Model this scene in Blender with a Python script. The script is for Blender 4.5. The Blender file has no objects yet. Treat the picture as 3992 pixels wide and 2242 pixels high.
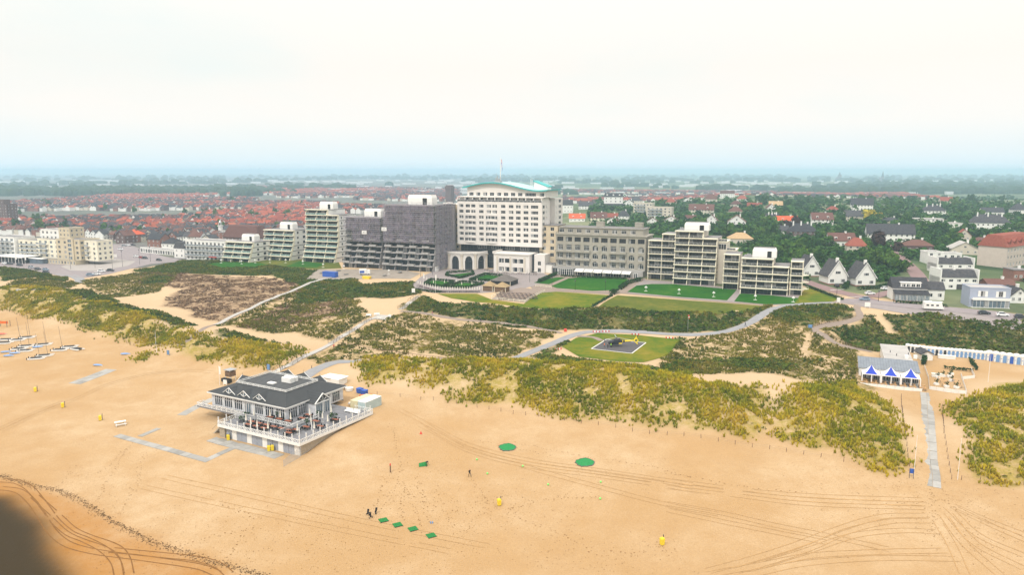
import bpy, bmesh, math, random
import numpy as np
from mathutils import Vector, Matrix
from mathutils.geometry import delaunay_2d_cdt
random.seed(7)
RNG = np.random.default_rng(11)
SC = bpy.context.scene
COL = SC.collection
R = math.radians
# ------------------------------------------------------------------ camera
CAM_H = 66.7
PITCH = 9.0
HFOV = 69.4
W0, H0 = 3992.0, 2242.0
FPX = (W0 / 2) / math.tan(R(HFOV / 2))
cam_d = bpy.data.cameras.new('camera')
cam = bpy.data.objects.new('camera', cam_d)
COL.objects.link(cam)
cam.location = (0, 0, CAM_H)
cam.rotation_euler = (R(90 - PITCH), 0, 0)
cam_d.sensor_fit = 'HORIZONTAL'
cam_d.angle = R(HFOV)
cam_d.clip_start = 0.5
cam_d.clip_end = 40000
SC.camera = cam
# ------------------------------------------------------------------ sky and sun
SUN_EL, SUN_AZ = 52.0, 205.0          # azimuth: clockwise from +Y, light comes from there
world = bpy.data.worlds.new('World')
SC.world = world
world.use_nodes = True
wn, wl = world.node_tree.nodes, world.node_tree.links
wn.clear()
w_out = wn.new('ShaderNodeOutputWorld')
w_bg = wn.new('ShaderNodeBackground')
w_sky = wn.new('ShaderNodeTexSky')
w_sky.sky_type = 'NISHITA'
w_sky.sun_disc = False
w_sky.sun_elevation = R(SUN_EL)
w_sky.sun_rotation = R(SUN_AZ)
w_sky.dust_density = 4.0
w_sc = wn.new('ShaderNodeVectorMath'); w_sc.operation = 'SCALE'; w_sc.inputs['Scale'].default_value = 0.10
wl.new(w_sky.outputs[0], w_sc.inputs[0])
w_tc = wn.new('ShaderNodeTexCoord')
w_sep = wn.new('ShaderNodeSeparateXYZ')
wl.new(w_tc.outputs['Generated'], w_sep.inputs[0])
# cloud sheet: pale blue low down, warm white higher up
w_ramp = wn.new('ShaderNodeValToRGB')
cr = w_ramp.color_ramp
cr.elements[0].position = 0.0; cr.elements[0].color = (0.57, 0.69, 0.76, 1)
cr.elements[1].position = 1.0; cr.elements[1].color = (1.6, 1.53, 1.44, 1)  # zenith, outside the view, raised to light ground and haze more strongly
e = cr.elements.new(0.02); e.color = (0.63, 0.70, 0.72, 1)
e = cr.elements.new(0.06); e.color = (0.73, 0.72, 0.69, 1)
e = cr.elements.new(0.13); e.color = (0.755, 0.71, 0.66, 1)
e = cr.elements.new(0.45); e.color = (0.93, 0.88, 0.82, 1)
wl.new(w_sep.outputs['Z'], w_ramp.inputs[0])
# broad thin patches where the cloud is cooler
w_no = wn.new('ShaderNodeTexNoise'); w_no.inputs['Scale'].default_value = 1.6; w_no.inputs['Detail'].default_value = 5
w_map = wn.new('ShaderNodeMapping'); w_map.inputs['Scale'].default_value = (1, 1, 3.5); w_map.inputs['Location'].default_value = (0.35, 0.1, 0.0)
wl.new(w_tc.outputs['Generated'], w_map.inputs[0]); wl.new(w_map.outputs[0], w_no.inputs['Vector'])
w_r2 = wn.new('ShaderNodeMapRange'); w_r2.inputs[1].default_value = 0.52; w_r2.inputs[2].default_value = 0.72
w_r2.inputs[3].default_value = 0.0; w_r2.inputs[4].default_value = 0.4
wl.new(w_no.outputs[0], w_r2.inputs[0])
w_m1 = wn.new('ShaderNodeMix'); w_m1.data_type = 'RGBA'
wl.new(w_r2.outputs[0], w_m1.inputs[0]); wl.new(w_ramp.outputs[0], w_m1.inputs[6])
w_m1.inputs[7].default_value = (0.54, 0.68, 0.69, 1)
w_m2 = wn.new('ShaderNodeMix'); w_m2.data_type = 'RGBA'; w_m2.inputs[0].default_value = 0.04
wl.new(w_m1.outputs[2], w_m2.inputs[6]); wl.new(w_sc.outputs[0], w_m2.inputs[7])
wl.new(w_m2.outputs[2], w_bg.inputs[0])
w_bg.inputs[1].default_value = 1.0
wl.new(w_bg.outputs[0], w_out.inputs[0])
sun_d = bpy.data.lights.new('sun', 'SUN')
sun_d.energy = 1.5
sun_d.angle = R(10)
sun_d.color = (1.0, 0.95, 0.87)
sun = bpy.data.objects.new('sun', sun_d)
COL.objects.link(sun)
sun.location = (0, 0, 300)
_sd = Vector((math.sin(R(SUN_AZ)) * math.cos(R(SUN_EL)), math.cos(R(SUN_AZ)) * math.cos(R(SUN_EL)), math.sin(R(SUN_EL))))
sun.rotation_euler = _sd.to_track_quat('Z', 'Y').to_euler()
SC.view_settings.view_transform = 'Standard'
SC.view_settings.look = 'None'
SC.view_settings.exposure = 0.5
SC.view_settings.gamma = 1.0
SC.view_settings.use_curve_mapping = False
SC.render.engine = 'CYCLES'
SC.cycles.max_bounces = 6
SC.cycles.diffuse_bounces = 2
SC.cycles.glossy_bounces = 2
SC.cycles.transparent_max_bounces = 12
SC.cycles.volume_bounces = 2
SC.cycles.use_denoising = True
SC.cycles.caustics_reflective = False
SC.cycles.caustics_refractive = False
# ------------------------------------------------------------------ numeric helpers
def _hash(ix, iy, seed):
 n = (ix.astype(np.int64) * 374761393 + iy.astype(np.int64) * 668265263 + seed * 974634777) & 0x7fffffff
 n = ((n ^ (n >> 13)) * 1274126177) & 0x7fffffff
 return ((n ^ (n >> 16)) & 0xffff) / 65535.0
def vnoise(x, y, scale, seed=0, octaves=3):
 x = np.asarray(x, float); y = np.asarray(y, float)
 out = np.zeros(np.broadcast(x, y).shape); amp, tot = 1.0, 0.0
 for o in range(octaves):
  X, Y = x / scale * 2 ** o + 31.7 * o, y / scale * 2 ** o + 17.3 * o
  ix, iy = np.floor(X), np.floor(Y)
  fx, fy = X - ix, Y - iy
  fx = fx * fx * (3 - 2 * fx); fy = fy * fy * (3 - 2 * fy)
  a = _hash(ix, iy, seed + o); b = _hash(ix + 1, iy, seed + o)
  c = _hash(ix, iy + 1, seed + o); d = _hash(ix + 1, iy + 1, seed + o)
  out += amp * ((a * (1 - fx) + b * fx) * (1 - fy) + (c * (1 - fx) + d * fx) * fy)
  tot += amp; amp *= 0.5
 return out / tot
def in_poly(px, py, poly):
 px = np.asarray(px); py = np.asarray(py)
 ins = np.zeros(px.shape, bool)
 n = len(poly)
 for i in range(n):
  x1, y1 = poly[i][0], poly[i][1]; x2, y2 = poly[(i + 1) % n][0], poly[(i + 1) % n][1]
  if y1 == y2: continue
  c = ((y1 > py) != (y2 > py)) & (px < (x2 - x1) * (py - y1) / (y2 - y1) + x1)
  ins ^= c
 return ins
_cp, _sp = math.cos(R(PITCH)), math.sin(R(PITCH))
def ray(u, v):
 a, b = (u - W0 / 2) / FPX, (H0 / 2 - v) / FPX
 return Vector((a, _cp + b * _sp, -_sp + b * _cp))
def Gz(u, v, z):
 "the point of height z seen at photograph position u, v"
 d = ray(u, v)
 t = (z - CAM_H) / d.z
 return Vector((d.x * t, d.y * t, z))
# ------------------------------------------------------------------ terrain heights: surveyed spots (photo position, height above sea)
SPOTS = [
 (0,2242,0),(600,2242,.1),(1300,2242,.3),(2000,2242,.8),(3000,2242,1),(3992,2242,1.2),
 (0,1900,.8),(700,1900,1),(1500,1900,1.6),(2500,1900,2.2),(3500,1950,2.2),(3992,1980,2.2),
 (0,1600,2),(600,1600,2),(300,1400,2.6),(700,1440,3),(0,1300,3.3),(500,1340,3.3),(0,1450,2.5),(600,1500,2.5),
 (760,1590,2.4),(880,1700,2.3),(1000,1790,2.3),(1130,1850,2.1),(1250,1780,2.9),(1330,1700,4.3),(1440,1600,5.0),(1460,1540,5.1),(1250,1480,5.1),(1000,1480,4.2),(880,1490,3.4),(820,1550,2.6),
 (905,1708,2.2),(1030,1738,2.2),(1160,1770,2.3),(960,1725,2.2),(1100,1756,2.2),(1600,1620,4.2),(1600,1750,2.8),(1900,1720,3),(2300,1760,3.0),(2700,1820,2.9),
 (0,1205,4.2),(200,1232,4.2),(400,1280,4.2),(600,1330,4.2),(800,1385,4.2),(950,1432,4.4),(1080,1445,4.6),
 (0,1138,11),(110,1136,11),(217,1138,11),(330,1182,11),(466,1217,10.5),(582,1248,10),(700,1283,9),(800,1330,8),(950,1385,7),(1000,1350,7.8),(1120,1400,6.2),
 (300,1128,9.5),(400,1165,9),(550,1215,8.2),(700,1255,7.6),
 (500,1150,8.5),(600,1180,8),(750,1230,7.5),(850,1262,7),(1100,1310,6.6),(1200,1360,6),
 (450,1100,9.5),(700,1085,11),(1000,1110,11),(1000,1180,9.5),(900,1120,10.6),(1200,1180,10),(1100,1250,8.2),(1280,1100,12),(1450,1090,12.3),
 (900,1030,11),(1100,1035,11.2),(1250,1045,11.6),(600,1050,10),(1000,1060,11.3),(800,1060,11),
 (300,1065,8.8),(450,1080,8.8),(0,1060,8.8),(100,1095,9),(300,1105,9),(0,1115,9.5),(0,1030,8.5),(400,1000,8),(600,960,8),(200,950,8),(0,900,7),
 (600,880,7),(1000,900,7.5),(1000,850,6),(0,800,4),(1000,800,4),(500,760,3),(1500,780,4),(1500,850,8),(800,1000,9),
 (1220,1460,5.2),(1300,1422,5.8),(1390,1405,6.4),
 (2310,1370,7),(2470,1320,7),(2430,1385,7),(2520,1330,7),(2200,1345,7),(2600,1345,7.2),(2400,1410,7.2),(2300,1330,7),
 (1960,1412,7),(2080,1370,7.1),(2200,1322,7.3),(2300,1292,7.5),(2500,1300,7.7),(2700,1306,8),(2850,1290,9),(2950,1250,10.6),(3000,1212,12.2),(3080,1186,13),(3250,1176,13.5),
 (1400,1350,7),(1500,1300,8),(1700,1330,7),(1900,1350,7),(2000,1290,7.5),(1700,1240,9),(1550,1230,9.5),(1290,1342,6.4),(1430,1260,8.8),(1560,1210,10),(1640,1150,12),(1600,1100,12.3),
 (1700,1190,11.8),(1900,1195,11.8),(2200,1200,12),(2400,1212,12),(2700,1217,12),(2870,1216,12.2),
 (1800,1247,8.7),(2000,1270,7.8),(2300,1277,7.7),(2600,1290,8),(2800,1280,8.8),
 (1650,1110,12.5),(1900,1110,12.5),(2100,1100,12.5),(2300,1110,12.5),(2400,1150,12.3),(2600,1120,12.5),(2800,1140,12.5),(3000,1160,12.8),(2000,1030,12.5),(1700,1040,12.5),(2400,1040,12.5),
 (3230,1140,13.5),(3400,1150,14),(3700,1190,14),(3992,1237,14),(3150,1090,15),(3050,1080,14.5),(3700,1130,14.5),(3500,1020,17),(3450,980,18),(3350,1080,14.8),
 (3300,900,20),(3700,900,20),(3000,850,22),(2700,850,20),(2500,850,18),(2400,800,20),(2900,760,24),(3500,790,22),(3900,800,22),(3900,900,19),(3990,1000,17),(2300,850,15),
 (3250,1200,13.4),(3400,1216,13),(3650,1226,13.3),(3992,1252,13.6),(3300,1335,7),(3550,1342,6),(3700,1357,5.5),(3992,1388,5.5),
 (3400,1450,5),(3600,1500,4.6),(3400,1520,4.8),(3750,1400,5),(3992,1470,5),(3700,1480,4.8),
 (2900,1330,8),(3100,1300,10),(3250,1300,10.5),(3150,1400,8.5),(3300,1420,7.5),(3200,1250,12.5),(2900,1480,9.3),(3000,1460,9.3),
 (1400,1407,7.5),(1550,1417,9),(1700,1422,10),(1900,1432,10),(2100,1432,10.5),(2300,1462,11),(2500,1492,11),(2700,1520,11),(2850,1545,10.5),(3000,1530,9),(3150,1550,9.5),(3250,1560,9),(3350,1600,8),(3450,1720,6),(3500,1810,4.2),
 (2300,1422,9),(2600,1442,9),(1900,1408,8),
 (1450,1520,5.2),(1650,1532,5),(1800,1560,4.8),(2000,1620,4.5),(2250,1652,4.3),(2500,1682,4.2),(2900,1702,4.2),(3150,1742,4),(3350,1800,3.6),
 (2990,1600,5.8),(2960,1680,4.6),(3600,1600,3.9),(3630,1800,3.1),(3992,1500,8),(3850,1560,7.5),(3992,1650,7.5),(3800,1700,6),(3745,1620,4.3),(3750,1810,4),(3992,1885,3),(3700,1850,3),
]
_pts = [tuple(Gz(u, v, z)) for u, v, z in SPOTS]
_pts += [(-150,40,-.3),(0,40,0),(150,40,.2),(-500,-400,-2),(500,-400,-2),(-500,100,0),(500,110,1.5),(-600,300,3.5),(600,300,6),(-600,380,9),(600,380,15),
         (-700,600,7),(700,600,18),(-1500,1000,5),(1500,1000,12),(900,900,20),(1200,1500,6),(0,1600,3),(-900,1600,2),(600,1600,4),(300,1350,8),
         (-3000,3000,1),(0,3000,1),(3000,3000,1),(-9000,0,0),(9000,0,0),(-9000,9500,0),(9000,9500,0),(0,9500,0),(-4000,6000,0),(4000,6000,0),(0,6000,0),(-24000,26000,0),(24000,26000,0),(0,26000,0),(-24000,9000,0),(24000,9000,0)]
_P = np.array(_pts)
def _solve():
 n = len(_P)
 D = np.sqrt(((_P[:, None, :2] - _P[None, :, :2]) ** 2).sum(2))
 A = np.zeros((n + 1, n + 1)); A[:n, :n] = -D + np.eye(n) * -1.2
 A[:n, n] = 1; A[n, :n] = 1
 return np.linalg.solve(A, np.append(_P[:, 2], 0))
_wts = _solve()
def h_raw(x, y):
 x = np.asarray(x, float).ravel(); y = np.asarray(y, float).ravel()
 out = np.empty(x.size)
 for s in range(0, x.size, 40000):
  dx = x[s:s + 40000, None] - _P[None, :, 0]; dy = y[s:s + 40000, None] - _P[None, :, 1]
  out[s:s + 40000] = -np.sqrt(dx * dx + dy * dy) @ _wts[:-1] + _wts[-1]
 return out
def _axis(lo, hi, step, far_lo, far_hi, g=1.06):
 a = list(np.arange(lo, hi + 1e-6, step))
 s = step
 while a[-1] < far_hi:
  s *= g; a.append(a[-1] + s)
 s = step
 b = [lo]
 while b[-1] > far_lo:
  s *= g; b.append(b[-1] - s)
 return np.array(b[:0:-1] + a)
GX = _axis(-300, 300, 1.25, -24000, 24000)
GY = _axis(104, 470, 1.25, -350, 25000)
NX, NY = len(GX), len(GY)
MX, MY = np.meshgrid(GX, GY)
HZ = h_raw(MX, MY).reshape(NY, NX)
def hz(x, y):
 "terrain height, read from the same grid the ground mesh uses"
 xs = np.clip(np.asarray(x, float), GX[0], GX[-1] - 1e-6); ys = np.clip(np.asarray(y, float), GY[0], GY[-1] - 1e-6)
 i = np.clip(np.searchsorted(GX, xs, 'right') - 1, 0, NX - 2); j = np.clip(np.searchsorted(GY, ys, 'right') - 1, 0, NY - 2)
 fx = (xs - GX[i]) / (GX[i + 1] - GX[i]); fy = (ys - GY[j]) / (GY[j + 1] - GY[j])
 return (HZ[j, i] * (1 - fx) + HZ[j, i + 1] * fx) * (1 - fy) + (HZ[j + 1, i] * (1 - fx) + HZ[j + 1, i + 1] * fx) * fy
_T = np.concatenate([np.arange(60, 500, 0.5), np.arange(500, 1500, 2), np.arange(1500, 9000, 10)])
def G(u, v, dz=0.0):
 "the spot of ground seen at photograph position u, v"
 d = ray(u, v); l = math.hypot(d.x, d.y)
 t = _T / l
 z = CAM_H + d.z * t
 f = z - hz(d.x * t, d.y * t)
 k = np.argmax(f < 0)
 if f[k] >= 0: k = len(t) - 1
 if k == 0: tt = t[0]
 else:
  a = f[k - 1] / (f[k - 1] - f[k] + 1e-12); tt = t[k - 1] + (t[k] - t[k - 1]) * a
 x, y = d.x * tt, d.y * tt
 return Vector((x, y, float(hz(x, y)) + dz))
def GP(pts): return [G(u, v) for u, v in pts]
# ------------------------------------------------------------------ cover zones, outlined on the ground
Z_MARRAM = [
 [(0,1122),(220,1128),(340,1176),(470,1211),(600,1246),(720,1284),(830,1325),(930,1335),(1060,1345),(1170,1360),(1150,1385),(1090,1420),(1045,1440),(963,1434),(907,1431),(820,1410),(717,1386),(700,1352),(660,1352),(600,1342),(525,1332),(430,1309),(330,1282),(270,1258),(195,1236),(90,1220),(0,1200)],
 [(1378,1420),(1400,1402),(1500,1402),(1700,1405),(1960,1412),(2150,1412),(2300,1420),(2500,1440),(2640,1455),(2800,1500),(2960,1500),(2978,1516),(3000,1543),(3005,1570),(2978,1597),(3000,1630),(2989,1668),(2924,1703),(2735,1666),(2600,1653),(2200,1611),(2073,1590),(1976,1568),(1860,1568),(1755,1560),(1755,1543),(1800,1497),(1724,1518),(1584,1491),(1569,1486),(1510,1498),(1440,1491),(1417,1458)],
 [(3032,1532),(3048,1624),(3005,1684),(3032,1716),(3130,1740),(3194,1751),(3275,1745),(3340,1783),(3437,1837),(3519,1857),(3540,1803),(3508,1705),(3492,1646),(3465,1608),(3427,1559),(3356,1511),(3300,1490),(3140,1500)],
 [(3691,1581),(3713,1619),(3767,1684),(3800,1738),(3756,1813),(3800,1873),(3992,1886),(4300,1900),(4300,1480),(3992,1490),(3900,1495),(3843,1549),(3751,1565)],
 [(525,1405),(560,1378),(612,1378),(580,1398),(540,1413)],
]
Z_SCRUB = [   # patchy dune scrub with sand between
 [(1310,1338),(1450,1262),(1580,1222),(1900,1268),(2150,1296),(2165,1304),(2100,1356),(1960,1398),(1800,1402),(1600,1370),(1400,1348)],
 [(2560,1440),(2600,1380),(2660,1330),(2720,1318),(2900,1290),(3000,1230),(3110,1200),(3250,1280),(3330,1320),(3370,1420),(3400,1480),(3420,1540),(3330,1510),(3100,1480),(3000,1455),(2900,1452),(2700,1460)],
 [(1190,1400),(1310,1345),(1400,1360),(1600,1380),(1560,1400),(1400,1400),(1320,1410),(1230,1440)],
 [(840,1268),(1180,1105),(1290,1118),(1400,1180),(1440,1240),(1310,1330),(1130,1300),(960,1290)],
 [(300,1095),(420,1076),(560,1062),(700,1064),(660,1100),(620,1135),(560,1150),(440,1160),(330,1125)],
 [(20,1120),(60,1085),(200,1085),(290,1105),(250,1130),(120,1132)],
]
Z_GREEN = [   # dense low green
 [(1000,1062),(1330,1050),(1400,1110),(1600,1100),(1640,1145),(1500,1165),(1380,1160),(1200,1190),(1130,1180),(1180,1120)],
 [(1640,1150),(1700,1178),(1960,1196),(2330,1200),(2560,1214),(2880,1222),(2990,1190),(3020,1196),(2960,1240),(2860,1280),(2700,1298),(2500,1292),(2300,1284),(2150,1288),(1900,1258),(1580,1214),(1560,1190)],
 [(2060,1395),(2150,1385),(2330,1415),(2560,1440),(2640,1405),(2900,1440),(3060,1445),(3200,1400),(3000,1400),(2760,1400),(2640,1450),(2450,1440),(2150,1412)],
 [(3010,1215),(3090,1190),(3240,1185),(3320,1195),(3320,1235),(3160,1275),(3060,1270)],
 [(3240,1290),(3340,1250),(3390,1218),(3650,1226),(3992,1252),(4300,1275),(4300,1420),(3992,1386),(3560,1340),(3520,1350),(3420,1365),(3320,1350)],
 [(230,1130),(340,1132),(460,1180),(580,1210),(660,1232),(780,1270),(700,1275),(560,1240),(440,1212),(330,1180)],
 [(850,1272),(970,1300),(1060,1320),(1150,1330),(1130,1345),(960,1335),(860,1310)],
 [(510,1056),(600,1042),(700,1018),(860,1015),(1000,1030),(1180,1050),(1200,1068),(1000,1075),(820,1072),(660,1065),(540,1062)],
 [(0,1040),(120,1060),(260,1085),(250,1100),(120,1082),(60,1085),(0,1100)],
 [(2100,1378),(2195,1330),(2215,1336),(2140,1392)],[(2600,1330),(2690,1314),(2640,1356)],
 [(540,1100),(600,1080),(680,1082),(640,1105),(560,1112)],
]
Z_BROWN = [   # brown heathy dune slope
 [(560,1062),(700,1066),(850,1075),(1010,1080),(1160,1100),(1290,1118),(1010,1190),(850,1262),(770,1240),(680,1205),(640,1180),(700,1130),(600,1110),(500,1105)],
 [(1200,1150),(1330,1120),(1400,1150),(1300,1230),(1050,1290),(900,1280),(1050,1210)],
]
Z_SAND = [    # bare patches laid over the rest
 [(2560,1460),(2700,1470),(2900,1452),(3010,1460),(3100,1490),(3060,1510),(2960,1498),(2860,1505),(2760,1500),(2640,1472)],
 [(3120,1300),(3150,1296),(3160,1400),(3130,1395)],
 [(3380,1215),(3440,1222),(3500,1310),(3470,1310),(3420,1260)],
 [(1560,1488),(1640,1450),(1660,1455),(1600,1500)],[(1800,1500),(1830,1470),(1860,1475),(1790,1560),(1755,1548)],
 [(860,1280),(900,1268),(1120,1330),(1100,1345)],
]
def _paint(polys, soft, seed):
 m = np.zeros((NY, NX))
 jx = MX + (vnoise(MX, MY, 9, seed, 3) - .5) * soft * 2; jy = MY + (vnoise(MX, MY, 9, seed + 50, 3) - .5) * soft * 2
 for p in polys:
  w = [(q.x, q.y) for q in GP(p)]
  m = np.maximum(m, in_poly(jx, jy, w).astype(float))
 return m
def _blur(m, n=1):
 for _ in range(n):
  q = np.pad(m, 1, 'edge')
  m = (q[1:-1, 1:-1] * 4 + q[:-2, 1:-1] * 2 + q[2:, 1:-1] * 2 + q[1:-1, :-2] * 2 + q[1:-1, 2:] * 2 + q[:-2, :-2] + q[2:, 2:] + q[:-2, 2:] + q[2:, :-2]) / 16
 return m
c_mar = _paint(Z_MARRAM, 2.5, 1); c_scr = _paint(Z_SCRUB, 4, 2); c_grn = _paint(Z_GREEN, 3, 3); c_brn = _paint(Z_BROWN, 5, 4); c_snd = _paint(Z_SAND, 2, 5)
c_grn *= 1 - c_mar * (vnoise(MX, MY, 6, 8) < .5); c_scr *= 1 - c_grn; c_brn *= 1 - c_grn
for a in (c_mar, c_scr, c_grn, c_brn): a *= 1 - c_snd
# the wet hollow by the sea
_wet = [G(u, v) for u, v in [(-80,1925),(20,1935),(110,1965),(150,2010),(170,2070),(190,2130),(240,2190),(300,2260)]]
_wet = [(p.x, p.y) for p in _wet] + [(-95, 60), (-400, 60), (-400, _wet[0][1])]
c_wet = _blur(in_poly(MX + 5 * (vnoise(MX, MY, 8, 61) - .5), MY, _wet).astype(float), 2)
_damp = [G(u, v) for u, v in [(-80,1870),(40,1875),(180,1915),(300,1960),(420,2020),(520,2080),(700,2150),(850,2200),(960,2290)]]
_damp = [(p.x, p.y) for p in _damp] + [(-60, 60), (-400, 60), (-400, _damp[0][1])]
c_damp = _blur(in_poly(MX, MY, _damp).astype(float), 3)
# inland: streets and gardens
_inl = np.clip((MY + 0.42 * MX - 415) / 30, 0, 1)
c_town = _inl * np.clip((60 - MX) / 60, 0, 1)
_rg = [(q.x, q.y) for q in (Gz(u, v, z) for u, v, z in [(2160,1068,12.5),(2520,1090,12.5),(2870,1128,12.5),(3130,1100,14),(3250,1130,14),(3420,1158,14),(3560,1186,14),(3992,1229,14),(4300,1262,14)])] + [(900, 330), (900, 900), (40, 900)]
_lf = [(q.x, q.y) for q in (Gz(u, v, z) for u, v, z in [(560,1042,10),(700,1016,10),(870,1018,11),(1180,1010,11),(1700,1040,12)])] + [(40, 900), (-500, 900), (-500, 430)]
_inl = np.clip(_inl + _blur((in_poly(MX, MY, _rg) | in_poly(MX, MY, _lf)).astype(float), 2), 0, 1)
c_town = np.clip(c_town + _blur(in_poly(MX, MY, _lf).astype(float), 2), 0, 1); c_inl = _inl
# dune relief
_dune = _blur(np.maximum.reduce([c_mar, c_scr * .5, c_snd * .3, c_grn * .35, c_brn * .35]), 3) * (1 - _inl)
HZ = HZ + _dune * ((vnoise(MX, MY, 11, 21, 4) - .5) * 2.6 + (vnoise(MX, MY, 3.2, 22, 2) - .5) * .7)
_bch = (1 - np.clip(_dune * 3, 0, 1)) * (MY < 260)
HZ = HZ + _bch * ((vnoise(MX, MY, 26, 31, 3) - .5) * .3 + (vnoise(MX, MY * 1.0, 4, 32, 2) - .5) * .05)
# level pads
def _level(poly, z, feather=3):
 global HZ
 w = [(q.x, q.y) for q in poly]
 m = _blur(in_poly(MX, MY, w).astype(float), feather)
 HZ = HZ * (1 - m) + z * m
PAD = [G(u, v) for u, v in [(2190,1352),(2245,1318),(2330,1298),(2480,1305),(2655,1322),(2600,1388),(2510,1412),(2400,1410),(2260,1392)]]
_level(PAD, 7.1)
# ------------------------------------------------------------------ materials
MATS = {}
def _nt(name):
 m = bpy.data.materials.new(name); m.use_nodes = True
 n, l = m.node_tree.nodes, m.node_tree.links
 b = n['Principled BSDF']
 return m, n, l, b
def M(name, col=None, rough=.75, var=.12, scale=.6, metal=0.0, bump=0.0, spec=.3, alpha=1.0, inst=0.0):
 "procedural paint: base colour broken up by two scales of noise"
 if name in MATS: return MATS[name]
 m, n, l, b = _nt(name)
 b.inputs['Roughness'].default_value = rough; b.inputs['Metallic'].default_value = metal
 b.inputs['Specular IOR Level'].default_value = spec
 geo = n.new('ShaderNodeNewGeometry')
 no = n.new('ShaderNodeTexNoise'); no.inputs['Scale'].default_value = scale; no.inputs['Detail'].default_value = 6; no.inputs['Roughness'].default_value = .65
 l.new(geo.outputs['Position'], no.inputs['Vector'])
 mr = n.new('ShaderNodeMapRange'); mr.inputs[1].default_value = .25; mr.inputs[2].default_value = .75
 mr.inputs[3].default_value = 1 - var; mr.inputs[4].default_value = 1 + var
 l.new(no.outputs[0], mr.inputs[0])
 sc = n.new('ShaderNodeVectorMath'); sc.operation = 'SCALE'; sc.inputs[0].default_value = col[:3]
 fac = mr.outputs[0]
 if inst:
  oi = n.new('ShaderNodeObjectInfo')
  r2 = n.new('ShaderNodeMapRange'); r2.inputs[3].default_value = 1 - inst; r2.inputs[4].default_value = 1 + inst
  l.new(oi.outputs['Random'], r2.inputs[0])
  mu = n.new('ShaderNodeMath'); mu.operation = 'MULTIPLY'
  l.new(mr.outputs[0], mu.inputs[0]); l.new(r2.outputs[0], mu.inputs[1]); fac = mu.outputs[0]
 l.new(fac, sc.inputs['Scale'])
 l.new(sc.outputs[0], b.inputs['Base Color'])
 if bump:
  bp = n.new('ShaderNodeBump'); bp.inputs['Strength'].default_value = bump; bp.inputs['Distance'].default_value = .05
  n2 = n.new('ShaderNodeTexNoise'); n2.inputs['Scale'].default_value = scale * 8; l.new(geo.outputs['Position'], n2.inputs['Vector'])
  l.new(n2.outputs[0], bp.inputs['Height']); l.new(bp.outputs[0], b.inputs['Normal'])
 if alpha < 1: b.inputs['Alpha'].default_value = alpha
 MATS[name] = m
 return m
def M2(name, cols, scale=.3, rough=.85, detail=6, spec=.1, trans=0.0, scale2=None, inst=0.0):
 "colour ramp over position noise, for foliage, ground and roofs"
 if name in MATS: return MATS[name]
 m, n, l, b = _nt(name)
 b.inputs['Roughness'].default_value = rough; b.inputs['Specular IOR Level'].default_value = spec
 geo = n.new('ShaderNodeNewGeometry')
 no = n.new('ShaderNodeTexNoise'); no.inputs['Scale'].default_value = scale; no.inputs['Detail'].default_value = detail; no.inputs['Roughness'].default_value = .7
 l.new(geo.outputs['Position'], no.inputs['Vector'])
 fac = no.outputs[0]
 if scale2:
  n3 = n.new('ShaderNodeTexNoise'); n3.inputs['Scale'].default_value = scale2; n3.inputs['Detail'].default_value = 2
  l.new(geo.outputs['Position'], n3.inputs['Vector'])
  ad = n.new('ShaderNodeMath'); ad.operation = 'ADD'; l.new(fac, ad.inputs[0]); l.new(n3.outputs[0], ad.inputs[1])
  hf = n.new('ShaderNodeMath'); hf.operation = 'MULTIPLY'; hf.inputs[1].default_value = .5; l.new(ad.outputs[0], hf.inputs[0]); fac = hf.outputs[0]
 if inst:
  oi = n.new('ShaderNodeObjectInfo'); r2 = n.new('ShaderNodeMapRange'); r2.inputs[3].default_value = -inst; r2.inputs[4].default_value = inst
  l.new(oi.outputs['Random'], r2.inputs[0]); a2 = n.new('ShaderNodeMath'); a2.operation = 'ADD'; l.new(fac, a2.inputs[0]); l.new(r2.outputs[0], a2.inputs[1]); fac = a2.outputs[0]
 rp = n.new('ShaderNodeValToRGB'); cr = rp.color_ramp
 k = len(cols)
 while len(cr.elements) < k: cr.elements.new(.5)
 for i, c in enumerate(cols):
  cr.elements[i].position = .3 + .4 * i / (k - 1); cr.elements[i].color = (*c, 1)
 l.new(fac, rp.inputs[0]); l.new(rp.outputs[0], b.inputs['Base Color'])
 if trans:
  b.inputs['Subsurface Weight'].default_value = 0
 MATS[name] = m
 return m
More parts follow.
